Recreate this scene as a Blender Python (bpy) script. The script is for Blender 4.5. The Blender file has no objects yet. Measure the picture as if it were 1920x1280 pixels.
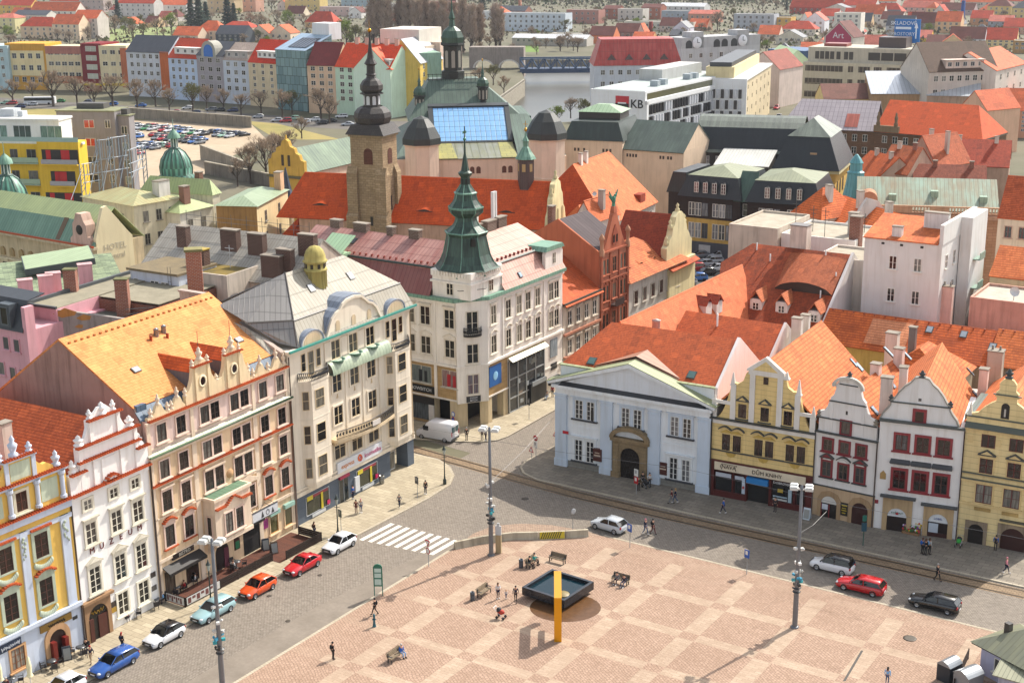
import bpy,bmesh,math,random
from mathutils import Vector,Matrix
from mathutils.geometry import tessellate_polygon
R=random.Random(7)
SC=bpy.context.scene
COL=SC.collection
CH,CF,CY,CX=60.0,2620.0,-110.0,1050.0
_p=math.atan((640-CY)/CF);_r=math.atan2(CX-960,CF/math.tan(_p))
_R=Vector((math.cos(_r),-math.sin(_r)*math.sin(_p),-math.sin(_r)*math.cos(_p)))
_D=Vector((-math.sin(_r),-math.cos(_r)*math.sin(_p),-math.cos(_r)*math.cos(_p)))
_F=Vector((0,math.cos(_p),-math.sin(_p)))
CAM=Vector((0,0,CH))
def ray(x,y):return _R*(x-960)+_D*(y-640)+_F*CF
def G(x,y,z=0.0):
 d=ray(x,y);return CAM+d*((z-CH)/d.z)
SA=math.radians(57)
def S(s,t,z=0.0):
 return Vector((4.474+s*math.cos(SA)+t*math.sin(SA),118.25+s*math.sin(SA)-t*math.cos(SA),z))
def lin(h):
 if not isinstance(h,str):return tuple(h)
 v=[int(h[i:i+2],16)/255 for i in(0,2,4)]
 return tuple(c/12.92 if c<=.04045 else((c+.055)/1.055)**2.4 for c in v)
_MC={}
class NT:
 def __init__(s,name):
  s.m=bpy.data.materials.new(name);s.m.use_nodes=True
  s.t=s.m.node_tree;s.n=s.t.nodes;s.l=s.t.links
  s.b=s.n['Principled BSDF']
 def new(s,typ,**kw):
  n=s.n.new(typ)
  for k,v in kw.items():
   if k.startswith('i_'):
    k=k[2:].replace('_',' ')
    n.inputs[int(k)if k.isdigit()else k].default_value=v
   else:setattr(n,k,v)
  return n
 def link(s,a,b):s.l.new(a,b)
 def math(s,op,a,b=None,c=None):
  n=s.new('ShaderNodeMath',operation=op)
  for i,x in enumerate((a,b,c)):
   if x is None:continue
   if hasattr(x,'is_linked'):s.link(x,n.inputs[i])
   else:n.inputs[i].default_value=x
  return n.outputs[0]
 def uv(s):return s.new('ShaderNodeUVMap').outputs[0]
 def scale(s,v,x,y,z=1.0):
  n=s.new('ShaderNodeVectorMath',operation='MULTIPLY');s.link(v,n.inputs[0]);n.inputs[1].default_value=(x,y,z);return n.outputs[0]
 def noise(s,v,sc,det=4.0,rough=.55):
  n=s.new('ShaderNodeTexNoise',i_Scale=sc,i_Detail=det,i_Roughness=rough);s.link(v,n.inputs['Vector']);return n.outputs['Fac']
 def ramp(s,f,a,b):
  n=s.new('ShaderNodeMapRange');s.link(f,n.inputs[0]);n.inputs[1].default_value=a;n.inputs[2].default_value=b;return n.outputs[0]
 def mix(s,f,a,b,mode='MIX'):
  n=s.new('ShaderNodeMix',data_type='RGBA',blend_type=mode)
  for i,x in((0,f),(6,a),(7,b)):
   if hasattr(x,'is_linked'):s.link(x,n.inputs[i])
   elif i==0:n.inputs[0].default_value=x
   else:n.inputs[i].default_value=(*lin(x)[:3],1)
  return n.outputs[2]
 def sep(s,v):
  n=s.new('ShaderNodeSeparateXYZ');s.link(v,n.inputs[0]);return n.outputs
 def bump(s,h,st=.5,d=.03):
  n=s.new('ShaderNodeBump',i_Strength=st,i_Distance=d);s.link(h,n.inputs['Height']);s.link(n.outputs[0],s.b.inputs['Normal'])
 def out(s,col,rough=.8,metal=0.0,spec=.4):
  if hasattr(col,'is_linked'):s.link(col,s.b.inputs['Base Color'])
  else:s.b.inputs['Base Color'].default_value=(*lin(col)[:3],1)
  if hasattr(rough,'is_linked'):s.link(rough,s.b.inputs['Roughness'])
  else:s.b.inputs['Roughness'].default_value=rough
  s.b.inputs['Metallic'].default_value=metal
  s.b.inputs['Specular IOR Level'].default_value=spec
  return s.m
def cached(f):
 def g(*a,**k):
  key=(f.__name__,a,tuple(sorted(k.items())))
  if key not in _MC:_MC[key]=f(*a,**k)
  return _MC[key]
 return g
def mul(h,k):return tuple(min(1,c*k)for c in lin(h))
@cached
def PL(c,dirt=.3,band=0):
 m=NT('plaster');uv=m.uv()
 oi=m.new('ShaderNodeObjectInfo')
 off=m.new('ShaderNodeVectorMath',operation='ADD');m.link(uv,off.inputs[0]);m.link(oi.outputs['Location'],off.inputs[1])
 n1=m.ramp(m.noise(off.outputs[0],.22,5),.35,.75)
 n2=m.ramp(m.noise(m.scale(off.outputs[0],1.6,.13),1.0,5,.65),.48,.8)
 col=m.mix(n1,mul(c,1.04),mul(c,1-dirt*.8))
 d=lin(c);dk=tuple(x*max(.2,1-dirt*1.6)*k for x,k in zip(d,(1,.96,.9)))
 col=m.mix(m.math('MULTIPLY',n2,.9),col,dk)
 h=m.noise(uv,9,3)
 if band:
  fr=m.math('FRACT',m.math('DIVIDE',m.sep(uv)[1],band))
  ln=m.math('LESS_THAN',fr,.11)
  col=m.mix(m.math('MULTIPLY',ln,.38),col,mul(c,.3))
 m.bump(h,.25,.02)
 return m.out(col,.88,0,.25)
@cached
def TL(c,c2=None,rh=.36,bw=.24,moss=.25,line=.45):
 m=NT('rooftile');uv=m.uv()
 c2=c2 or mul(c,.72)
 b=m.new('ShaderNodeTexBrick',offset=.5,squash=1.0)
 b.inputs['Scale'].default_value=1;b.inputs['Brick Width'].default_value=bw;b.inputs['Row Height'].default_value=rh
 b.inputs['Mortar Size'].default_value=.012;b.inputs['Mortar Smooth'].default_value=.4;b.inputs['Bias'].default_value=0
 b.inputs['Color1'].default_value=(*lin(c),1);b.inputs['Color2'].default_value=(*lin(c2),1);b.inputs['Mortar'].default_value=(*mul(c,.45),1)
 m.link(uv,b.inputs['Vector'])
 big=m.ramp(m.noise(uv,.16,6,.62),.38,.72)
 col=m.mix(m.math('MULTIPLY',big,moss),b.outputs['Color'],mul(c2,.5))
 st=m.ramp(m.noise(m.scale(uv,1.3,.1),1,5,.6),.5,.78)
 col=m.mix(m.math('MULTIPLY',st,moss*1.1),col,mul(c2,.45))
 n3=m.ramp(m.noise(uv,1.7,4,.7),.3,.7)
 col=m.mix(m.math('MULTIPLY',n3,.42),col,mul(c,1.3))
 cell=m.new('ShaderNodeTexWhiteNoise',noise_dimensions='2D');fl=m.new('ShaderNodeVectorMath',operation='FLOOR');m.link(m.scale(uv,1/(bw*5),1/(rh*3)),fl.inputs[0]);m.link(fl.outputs[0],cell.inputs['Vector'])
 col=m.mix(m.math('MULTIPLY',m.math('GREATER_THAN',cell.outputs['Value'],.9),.35),col,mul(c2,.62));col=m.mix(m.math('MULTIPLY',m.math('LESS_THAN',cell.outputs['Value'],.07),.4),col,mul(c,1.35))
 fr=m.math('FRACT',m.math('DIVIDE',m.sep(uv)[1],rh))
 ln=m.math('LESS_THAN',fr,.22)
 col=m.mix(m.math('MULTIPLY',ln,line),col,mul(c2,.38))
 m.bump(m.math('SUBTRACT',1.0,fr),.6,.06)
 return m.out(col,.78,0,.25)
@cached
def SM(c,c2,w=.62,stain=.6,rough=.5,metal=0.0,row=0):
 m=NT('sheet_metal');uv=m.uv();x,y,_=m.sep(uv)
 st=m.ramp(m.noise(m.scale(uv,1.1,.16),1,6,.62),.4,.68)
 bg=m.ramp(m.noise(uv,.2,5),.38,.66)
 col=m.mix(m.math('MULTIPLY',st,stain),c,c2)
 col=m.mix(m.math('MULTIPLY',bg,stain*.7),col,mul(c2,.9))
 cell=m.new('ShaderNodeTexWhiteNoise',noise_dimensions='2D')
 fl=m.new('ShaderNodeVectorMath',operation='FLOOR');m.link(m.scale(uv,1/w,1/2.4),fl.inputs[0]);m.link(fl.outputs[0],cell.inputs['Vector'])
 col=m.mix(m.math('MULTIPLY',cell.outputs['Value'],.3),col,mul(c,.62))
 fr=m.math('FRACT',m.math('DIVIDE',x,w))
 ln=m.math('LESS_THAN',fr,.13)
 col=m.mix(m.math('MULTIPLY',ln,.55),col,mul(c2,.42))
 if row:
  l2=m.math('LESS_THAN',m.math('FRACT',m.math('DIVIDE',y,row)),.07)
  col=m.mix(m.math('MULTIPLY',l2,.5),col,mul(c2,.4))
 m.bump(m.math('MULTIPLY',ln,1.0),.5,.05)
 return m.out(col,rough,metal,.4)
@cached
def BK(c,c2,mo,bw=.5,rh=.25,ms=.02,dirt=.4,rough=.85,off=.5):
 m=NT('masonry');uv=m.uv()
 b=m.new('ShaderNodeTexBrick',offset=off)
 b.inputs['Scale'].default_value=1;b.inputs['Brick Width'].default_value=bw;b.inputs['Row Height'].default_value=rh
 b.inputs['Mortar Size'].default_value=ms;b.inputs['Mortar Smooth'].default_value=.3;b.inputs['Bias'].default_value=0
 b.inputs['Color1'].default_value=(*lin(c),1);b.inputs['Color2'].default_value=(*lin(c2),1);b.inputs['Mortar'].default_value=(*lin(mo),1)
 m.link(uv,b.inputs['Vector'])
 bg=m.ramp(m.noise(uv,.3,6,.62),.36,.7)
 col=m.mix(m.math('MULTIPLY',bg,dirt),b.outputs['Color'],mul(c2,.55))
 fn=m.ramp(m.noise(uv,4,4),.3,.7)
 col=m.mix(m.math('MULTIPLY',fn,.22),col,mul(c,1.25))
 m.bump(m.math('SUBTRACT',1.0,b.outputs['Fac']),.5,.02)
 return m.out(col,rough,0,.3)
@cached
def PA(c,rough=.45,metal=0.0,spec=.5,var=.12):
 m=NT('paint');uv=m.uv()
 n=m.ramp(m.noise(uv,1.6,4),.3,.75)
 return m.out(m.mix(m.math('MULTIPLY',n,var*3),c,mul(c,.6)),rough,metal,spec)
@cached
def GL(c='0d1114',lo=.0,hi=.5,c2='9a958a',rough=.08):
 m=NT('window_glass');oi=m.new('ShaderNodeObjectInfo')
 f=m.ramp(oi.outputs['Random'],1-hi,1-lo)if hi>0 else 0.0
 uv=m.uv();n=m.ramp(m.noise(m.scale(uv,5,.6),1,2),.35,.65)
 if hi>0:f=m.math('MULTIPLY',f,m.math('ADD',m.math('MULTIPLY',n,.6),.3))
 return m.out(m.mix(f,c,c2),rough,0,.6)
@cached
def FLAT(c,c2=None,sc=.5,rough=.92,bump=.2):
 m=NT('ground');uv=m.uv()
 n=m.ramp(m.noise(uv,sc,7,.65),.3,.7);n2=m.ramp(m.noise(uv,sc*9,4,.6),.3,.7)
 col=m.mix(n,c,c2 or mul(c,.6));col=m.mix(m.math('MULTIPLY',n2,.35),col,mul(c,.5))
 m.bump(n2,bump,.03)
 return m.out(col,rough,0,.25)
@cached
def CARM(rough=.22):
 m=NT('car_paint');oi=m.new('ShaderNodeObjectInfo')
 m.b.inputs['Coat Weight'].default_value=.6;m.b.inputs['Coat Roughness'].default_value=.06
 return m.out(oi.outputs['Color'],rough,.0,.5)
@cached
def OBJC(rough=.8):
 m=NT('object_colour');oi=m.new('ShaderNodeObjectInfo');uv=m.uv()
 n=m.ramp(m.noise(uv,6,3),.3,.7)
 return m.out(m.mix(m.math('MULTIPLY',n,.3),oi.outputs['Color'],(.02,.02,.02)),rough,0,.3)
class MB:
 def __init__(s):s.v=[];s.f=[];s.m=[];s.s=[]
 def face(s,pts,m=0,sm=False):
  i=len(s.v);s.v+=[tuple(p)for p in pts];s.f.append(tuple(range(i,i+len(pts))));s.m.append(m);s.s.append(sm);return s
 def box(s,x0,x1,y0,y1,z0,z1,m=0,skip=''):
  P=[(x0,y0,z0),(x1,y0,z0),(x1,y1,z0),(x0,y1,z0),(x0,y0,z1),(x1,y0,z1),(x1,y1,z1),(x0,y1,z1)]
  i=len(s.v);s.v+=P
  for k,q in(('b',(3,2,1,0)),('t',(4,5,6,7)),('f',(0,1,5,4)),('r',(1,2,6,5)),('k',(2,3,7,6)),('l',(3,0,4,7))):
   if k in skip:continue
   s.f.append(tuple(i+j for j in q));s.m.append(m);s.s.append(False)
  return s
 def frus(s,c0,w0,d0,z0,w1,d1,z1,m=0,c1=None):
  c1=c1 or c0;a=[]
  for c,w,d,z in((c0,w0,d0,z0),(c1,w1,d1,z1)):
   a+=[(c[0]-w/2,c[1]-d/2,z),(c[0]+w/2,c[1]-d/2,z),(c[0]+w/2,c[1]+d/2,z),(c[0]-w/2,c[1]+d/2,z)]
  i=len(s.v);s.v+=a
  for q in((3,2,1,0),(4,5,6,7),(0,1,5,4),(1,2,6,5),(2,3,7,6),(3,0,4,7)):
   s.f.append(tuple(i+j for j in q));s.m.append(m);s.s.append(False)
  return s
 def prism(s,poly,a,b,m=0,ax='y',mside=None):
  def mk(p,q,r):return(p,r,q)if ax=='y' else((r,p,q)if ax=='x' else(p,q,r))
  n=len(poly);i=len(s.v)
  s.v+=[mk(p,q,a)for p,q in poly]+[mk(p,q,b)for p,q in poly]
  s.f.append(tuple(range(i,i+n)));s.f.append(tuple(range(i+2*n-1,i+n-1,-1)));s.m+=[m,m];s.s+=[False]*2
  for k in range(n):
   j=(k+1)%n
   s.f.append((i+k,i+n+k,i+n+j,i+j));s.m.append(m if mside is None else mside);s.s.append(False)
  return s
 def slab(s,pts,th,m=0):
  p=[Vector(q)for q in pts];nrm=(p[1]-p[0]).cross(p[2]-p[0]).normalized()
  if nrm.z<0:nrm=-nrm
  q=[v-nrm*th for v in p];s.face(p,m);s.face(q[::-1],m);n=len(p)
  for k in range(n):
   j=(k+1)%n;s.face([p[k],q[k],q[j],p[j]],m)
  return s
 def lathe(s,prof,c=(0,0),n=16,m=0,a0=0.0,sm=True,sx=1.0):
  i=len(s.v);k=len(prof)
  for j in range(n):
   a=a0+2*math.pi*j/n
   for r,z in prof:s.v.append((c[0]+r*math.cos(a)*sx,c[1]+r*math.sin(a),z))
  for j in range(n):
   j2=(j+1)%n
   for q in range(k-1):
    f=[i+j*k+q,i+j2*k+q,i+j2*k+q+1,i+j*k+q+1]
    if prof[q][0]<1e-5:f=[f[0],f[2],f[3]]
    elif prof[q+1][0]<1e-5:f=[f[0],f[1],f[2]]
    s.f.append(tuple(f));s.m.append(m);s.s.append(sm)
  return s
 def tube(s,pts,r,n=6,m=0,cap=True):
  P=[Vector(p)for p in pts];K=len(P);i=len(s.v)
  rr=r if isinstance(r,(list,tuple))else[r]*K
  for k,p in enumerate(P):
   t=(P[min(k+1,K-1)]-P[max(k-1,0)]).normalized()
   up=Vector((0,0,1))if abs(t.z)<.9 else Vector((1,0,0))
   a=t.cross(up).normalized();b=t.cross(a)
   for j in range(n):
    w=2*math.pi*j/n;s.v.append(tuple(p+a*(rr[k]*math.cos(w))+b*(rr[k]*math.sin(w))))
  for k in range(K-1):
   for j in range(n):
    j2=(j+1)%n;s.f.append((i+k*n+j,i+k*n+j2,i+(k+1)*n+j2,i+(k+1)*n+j));s.m.append(m);s.s.append(n>4)
  if cap:
   s.f.append(tuple(i+j for j in range(n)));s.f.append(tuple(i+(K-1)*n+j for j in range(n-1,-1,-1)));s.m+=[m,m];s.s+=[False,False]
  return s
 def ell(s,c,r,n=8,k=5,m=0):
  pr=[(math.sin(math.pi*j/k),-math.cos(math.pi*j/k))for j in range(k+1)];i=len(s.v)
  s.lathe([(max(a,0),b)for a,b in pr],(0,0),n,m)
  for j in range(i,len(s.v)):
   v=s.v[j];s.v[j]=(c[0]+v[0]*r[0],c[1]+v[1]*r[1],c[2]+v[2]*r[2])
  return s
 def clusters(s,tol=.13):
  p=list(range(len(s.v)))
  def fd(a):
   while p[a]!=a:p[a]=p[p[a]];a=p[a]
   return a
  for f in s.f:
   for k in f[1:]:p[fd(k)]=fd(f[0])
  bb={}
  for f in s.f:
   b=bb.setdefault(fd(f[0]),[9e9]*3+[-9e9]*3)
   for k in f:
    for i in range(3):b[i]=min(b[i],s.v[k][i]);b[3+i]=max(b[3+i],s.v[k][i])
  ks=list(bb)
  if len(ks)>400:return[s]
  for i,a in enumerate(ks):
   for c in ks[i+1:]:
    A,C=bb[a],bb[c]
    if all(A[q]-tol<C[3+q]and C[q]-tol<A[3+q]for q in range(3)):p[fd(c)]=fd(a)
  g={}
  for f,m,sm in zip(s.f,s.m,s.s):
   mb=g.setdefault(fd(f[0]),MB());i=len(mb.v);mb.v+=[s.v[k]for k in f];mb.f.append(tuple(range(i,i+len(f))));mb.m.append(m);mb.s.append(False)
  return list(g.values())if len(g)>1 else[s]
 def mesh(s,name,mats):
  me=bpy.data.meshes.new(name);me.from_pydata(s.v,[],s.f)
  for mt in(mats if isinstance(mats,(list,tuple))else[mats]):me.materials.append(mt)
  me.polygons.foreach_set('material_index',s.m);me.polygons.foreach_set('use_smooth',s.s)
  uvl=me.uv_layers.new(name='UVMap');uv=[0.0]*(2*len(me.loops));V=s.v
  for p in me.polygons:
   n=p.normal;nx,ny,nz=n
   if nz<-1e-4:nx,ny,nz=-nx,-ny,-nz
   h=math.hypot(nx,ny)
   if h<.02:tx,ty,sx,sy,sz=1,0,0,1,0
   else:
    tx,ty=-ny/h,nx/h;sx,sy,sz=-nz*nx/h,-nz*ny/h,h
   for li in p.loop_indices:
    v=V[me.loops[li].vertex_index]
    uv[2*li]=v[0]*tx+v[1]*ty;uv[2*li+1]=v[0]*sx+v[1]*sy+v[2]*sz
  uvl.data.foreach_set('uv',uv);me.update()
  return me
 def obj(s,name,mats,parent=None,loc=(0,0,0),rz=0.0):
  return put(name,s.mesh(name,mats),parent,loc,rz)
def put(name,data,parent=None,loc=(0,0,0),rz=0.0):
 o=bpy.data.objects.new(name,data);COL.objects.link(o)
 o.location=loc;o.rotation_euler=(0,0,rz)
 if parent is not None:o.parent=parent
 return o
def tag(o,label,cat,group=None,kind=None):
 o['label']=label;o['category']=cat
 if group:o['group']=group
 if kind:o['kind']=kind
 return o
def struct(o):o['kind']='structure';return o
def root(name,label,cat,loc=(0,0,0),rz=0.0,group=None):
 return tag(put(name,None,None,loc,rz),label,cat,group)
def text(body,size,mat,parent,loc,rot=(math.pi/2,0,0),name='lettering',ext=.015,sx=1.0,bold=0.0):
 c=bpy.data.curves.new(name,'FONT');c.body=body;c.size=size;c.extrude=ext;c.align_x='CENTER';c.align_y='CENTER';c.offset=bold;c.resolution_u=2
 c.materials.append(mat);o=put(name,c,parent,loc);o.rotation_euler=rot;o.scale.x=sx;return o
_WC={}
def winmesh(w,h,nx,ny,fr,sur,sw,hood,sill,deep,pf,arch):
 key=(round(w,2),round(h,2),nx,ny,id(fr),id(sur),sw,hood,sill,deep,id(pf),arch)
 if key in _WC:return _WC[key]
 a,b=w/2,h/2;mb=MB();t=.07 if w>.7 else.05
 D=-deep
 for x0,x1,z0,z1 in((-a,-a+t,-b,b),(a-t,a,-b,b),(-a+t,a-t,-b,-b+t),(-a+t,a-t,b-t,b)):mb.box(x0,x1,D,0,z0,z1)
 for i in range(1,nx):x=-a+w*i/nx;k=t*(.55 if(nx%2 or i!=nx//2)else.8);mb.box(x-k,x+k,D+.005,0,-b+t,b-t)
 for i in range(1,ny):z=-b+h*i/ny;mb.box(-a+t,a-t,D+.01,0,z-t*.3,z+t*.3)
 if sur:
  e=.05+deep
  mb.box(-a-sw,-a,-e,0,-b-sw*.6,b+sw,1);mb.box(a,a+sw,-e,0,-b-sw*.6,b+sw,1);mb.box(-a,a,-e,0,b,b+sw,1);mb.box(-a,a,-e,0,-b-sw*.6,-b,1)
  W=a+sw+.12;zt=b+sw
  if hood=='flat':mb.box(-W,W,-e-.22,0,zt+.18,zt+.32,2);mb.box(-W+.12,W-.12,-e-.06,0,zt,zt+.18,1)
  elif hood=='tri':
   mb.prism([(-W,zt+.2),(W,zt+.2),(W,zt+.32),(0,zt+.85),(-W,zt+.32)],-e-.16,0,2);mb.prism([(-W+.3,zt+.34),(W-.3,zt+.34),(0,zt+.7)],-e-.19,-e-.161,1);mb.box(-W+.1,W-.1,-e-.03,0,zt,zt+.2,1)
  elif hood in('arc','wave'):
   pts=[]
   for k in range(13):
    q=k/12;z=math.sin(math.pi*q)*(.42 if hood=='arc' else.34)
    if hood=='wave':z=max(0,math.sin(math.pi*(q*1.5-.25)))*.4
    pts.append((-W+2*W*q,zt+.16+z))
   mb.prism(pts+[(x,z+.13)for x,z in pts[::-1]],-e-.14,0,2)
  elif hood=='tile':
   for k in range(9):
    q=(k+.5)/9;x=-W+2*W*q;z=zt+.1+.45*math.sin(math.pi*q)**.8
    mb.box(x-W/10.5,x+W/10.5,-e-.26,0,z,z+.16,2)
   mb.prism([(-W,zt),(W,zt),(W,zt+.12),(W*.5,zt+.48),(0,zt+.58),(-W*.5,zt+.48),(-W,zt+.12)],-e-.05,0,1)
  elif hood=='tileflat':
   for k in range(9):
    x=-W+2*W*(k+.5)/9;mb.box(x-W/10.5,x+W/10.5,-e-.24,0,zt+.16,zt+.34,2)
 if sill:mb.box(-a-.14-(sw if sur else 0),a+.14+(sw if sur else 0),-.2-deep,0,-b-(sw*.6 if sur else 0)-.12,-b-(sw*.6 if sur else 0),2)
 me=mb.mesh('window',[fr,sur or fr,pf or sur or fr])
 g=MB().face([(-a+t*.5,-.02,-b+t*.5),(a-t*.5,-.02,-b+t*.5),(a-t*.5,-.02,b-t*.5),(-a+t*.5,-.02,b-t*.5)])
 _WC[key]=(me,g);return _WC[key]
_GC={}
def glassmesh(w,h,gl,g):
 k=(round(w,2),round(h,2),id(gl))
 if k not in _GC:_GC[k]=g.mesh('pane',gl)
 return _GC[k]
WHITE=lambda:PA('e6e2d8',.5)
DARKW=lambda:PA('3a2620',.5)
class Bl:
 def __init__(s,name,label,cat,a,b,group=None,z=0.0):
  s.a=Vector((a[0],a[1],0));s.b=Vector((b[0],b[1],0));d=s.b-s.a;s.W=d.length;s.th=math.atan2(d.y,d.x)
  s.u=d.normalized();s.n=Vector((-s.u.y,s.u.x,0))
  s.o=root(name,label,cat,(a[0],a[1],z),s.th,group);s.z0=z
 def loc(s,p):d=Vector(p)-Vector((s.a.x,s.a.y,s.z0));return Vector((d.dot(s.u),d.dot(s.n),d.z))
 def uv(s,x,y,d=0.0):
  r=ray(x,y);k=((s.a+s.n*d)-CAM).dot(s.n)/r.dot(s.n);q=s.loc(CAM+r*k);return q.x,q.z
 def at(s,x,y,z):q=s.loc(G(x,y,z+s.z0));return q.x,q.y
 def hit(s,x,y,p0,nrm):
  r=ray(x,y);nw=s.u*nrm[0]+s.n*nrm[1]+Vector((0,0,nrm[2]));pw=s.a+s.u*p0[0]+s.n*p0[1]+Vector((0,0,s.z0+p0[2]))
  return s.loc(CAM+r*((pw-CAM).dot(nw)/r.dot(nw)))
 def part(s,name,mb,mats,parent=None,loc=(0,0,0),rz=0.0):
  nm={'pilasters':'pilaster','gable_columns':'gable_column','buttresses':'buttress','finial_scrolls':'finial_scroll'}.get(name,name)
  if name in('wall','roof','window_fins','roof_cresting','spire')or len(mb.f)>2500:return mb.obj(nm,mats,parent or s.o,loc,rz)
  cs=mb.clusters()
  if not 1<len(cs)<14:return mb.obj(nm,mats,parent or s.o,loc,rz)
  return[c.obj(nm,mats,parent or s.o,loc,rz)for c in cs][0]
 def win(s,u,z,w,h,nx=2,ny=3,fr=None,gl=None,sur=None,sw=.16,hood=None,sill=True,deep=.05,pf=None,face='F',d=0.0,pane=True,x1=None):
  me,g=winmesh(w,h,nx,ny,fr or WHITE(),sur,sw,hood,sill,deep,pf,None)
  if face=='F':loc,rz=(u,d,z),0.0
  elif face=='R':loc,rz=((s.W if x1 is None else x1),u,z),math.pi/2
  elif face=='L':loc,rz=((0 if x1 is None else x1),u,z),-math.pi/2
  else:loc,rz=(u,(0 if x1 is None else x1),z),math.pi
  o=put('window',me,s.o,loc,rz);gl=gl or GL()
  if pane:put('pane',glassmesh(w,h,gl,g),o)
  return o
 def wpx(s,pts,w,h,d=0.0,**k):
  for x,y in pts:
   u,z=s.uv(x,y,d);s.win(u,z,w,h,d=d,**k)
def arcpts(cx,z0,w,hs,n=10):
 r=w/2;return[(cx-r,z0),(cx+r,z0)]+[(cx+r*math.cos(math.pi*k/n),z0+hs+r*math.sin(math.pi*k/n))for k in range(n+1)]
def mirror(pts,c):return pts+[(2*c-x,z)for x,z in pts[::-1]]
def tilerow(mb,x0,x1,z,y=-.3,w=.26,h=.2,m=0,slope=0.0,dep=.45):
 n=max(2,int((x1-x0)/w))
 for k in range(n):
  x=x0+(x1-x0)*(k+.5)/n;zz=z+slope*(x-x0)
  mb.prism([(x-w*.36,zz),(x+w*.36,zz),(x+w*.22,zz+h*.8),(x,zz+h),(x-w*.22,zz+h*.8)],y,y+dep,m)
def roof_gable(mb,x0,x1,y0,y1,ze,zr,ov=.35,oe=.1,m=0,th=.18,yr=None):
 yr=(y0+y1)/2 if yr is None else yr
 kf=(zr-ze)/(yr-y0);kb=(zr-ze)/(y1-yr)
 mb.slab([(x0-oe,y0-ov,ze-kf*ov),(x1+oe,y0-ov,ze-kf*ov),(x1+oe,yr,zr),(x0-oe,yr,zr)],th,m)
 mb.slab([(x0-oe,yr,zr),(x1+oe,yr,zr),(x1+oe,y1+ov,ze-kb*ov),(x0-oe,y1+ov,ze-kb*ov)],th,m)
def roof_gableF(mb,x0,x1,y0,y1,ze,zr,ov=.3,oe=.05,m=0,th=.18,xr=None):
 xr=(x0+x1)/2 if xr is None else xr
 kl=(zr-ze)/(xr-x0);kr=(zr-ze)/(x1-xr)
 mb.slab([(x0-ov,y0-oe,ze-kl*ov),(xr,y0-oe,zr),(xr,y1+oe,zr),(x0-ov,y1+oe,ze-kl*ov)],th,m)
 mb.slab([(xr,y0-oe,zr),(x1+ov,y0-oe,ze-kr*ov),(x1+ov,y1+oe,ze-kr*ov),(xr,y1+oe,zr)],th,m)
def roof_hip(mb,x0,x1,y0,y1,ze,zr,ov=.35,m=0,i0=None,i1=None):
 x0-=ov;x1+=ov;y0-=ov;y1+=ov;W,Dp=x1-x0,y1-y0
 if W>=Dp:
  yr=(y0+y1)/2;a=x0+(Dp/2 if i0 is None else i0);b=x1-(Dp/2 if i1 is None else i1);A,B=(a,yr,zr),(b,yr,zr)
  mb.face([(x0,y0,ze),(x1,y0,ze),B,A],m);mb.face([(x1,y1,ze),(x0,y1,ze),A,B],m)
  mb.face([(x1,y0,ze),(x1,y1,ze),B],m);mb.face([(x0,y1,ze),(x0,y0,ze),A],m)
 else:
  xr=(x0+x1)/2;A,B=(xr,y0+(W/2 if i0 is None else i0),zr),(xr,y1-(W/2 if i1 is None else i1),zr)
  mb.face([(x0,y0,ze),(x1,y0,ze),A],m);mb.face([(x1,y1,ze),(x0,y1,ze),B],m)
  mb.face([(x1,y0,ze),(x1,y1,ze),B,A],m);mb.face([(x0,y1,ze),(x0,y0,ze),A,B],m)
 mb.face([(x0,y0,ze),(x0,y1,ze),(x1,y1,ze),(x1,y0,ze)],m)
def roof_mans(mb,x0,x1,y0,y1,ze,z1,ins,z2,ov=.3,m=0,m2=0,ins2=None):
 x0-=ov;x1+=ov;y0-=ov;y1+=ov;i=ins;cx,cy=(x0+x1)/2,(y0+y1)/2
 mb.frus((cx,cy),x1-x0,y1-y0,ze,x1-x0-2*i,y1-y0-2*i,z1,m)
 if z2>z1:roof_hip(mb,x0+i,x1-i,y0+i,y1-i,z1+.02,z2,.12,m2,ins2,ins2)
def chimney(B,x,y,z0,z1,w=.9,d=.7,mat=None,pots=0,cap=None,name='chimney',parent=None):
 mb=MB().box(x-w/2,x+w/2,y-d/2,y+d/2,z0,z1).box(x-w/2-.08,x+w/2+.08,y-d/2-.08,y+d/2+.08,z1,z1+.14,1)
 for k in range(pots):px=x-w/2+w*(k+.5)/pots;mb.lathe([(.13,z1+.14),(.11,z1+.6),(.0,z1+.6)],(px,y),8,1)
 return mb.obj(name,[mat or PL('cfc4b4'),cap or PL('8f867a')],parent or B.o)
def onslope(B,mb,name,mats,q,tilt,face='F',parent=None):
 o=mb.obj(name,mats,parent or B.o,q);rz={'F':0,'R':math.pi/2,'L':-math.pi/2,'K':math.pi}[face]
 o.rotation_euler=(tilt,0,rz);return o
def skylight(B,q,tilt,w=.8,h=1.2,face='F',parent=None,glass='8fa9bd'):
 mb=MB().box(-w/2,w/2,-h/2,h/2,-.05,.1).box(-w/2+.1,w/2-.1,-h/2+.1,h/2-.1,.1,.12,1)
 return onslope(B,mb,'skylight',[PA('4a4743'),PA(glass,.12,0,.8)],q,tilt,face,parent)
def lightning(B,x,y,z0,z1):MB().tube([(x,y,z0),(x,y,z1)],.035,4).obj('lightning_rod',PA('55504a'),B.o)
def drainpipe(B,x,z0,z1,d=-.12,mat=None):MB().tube([(x,d,z0),(x,d,z1)],.07,6).obj('drainpipe',mat or PA('4a3c34',.5),B.o)
cam=bpy.data.objects.new('camera',bpy.data.cameras.new('camera'));COL.objects.link(cam);SC.camera=cam
cam.data.sensor_width=36.0;cam.data.lens=36.0*CF/1920;cam.data.clip_start=1.0;cam.data.clip_end=9000
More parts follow.
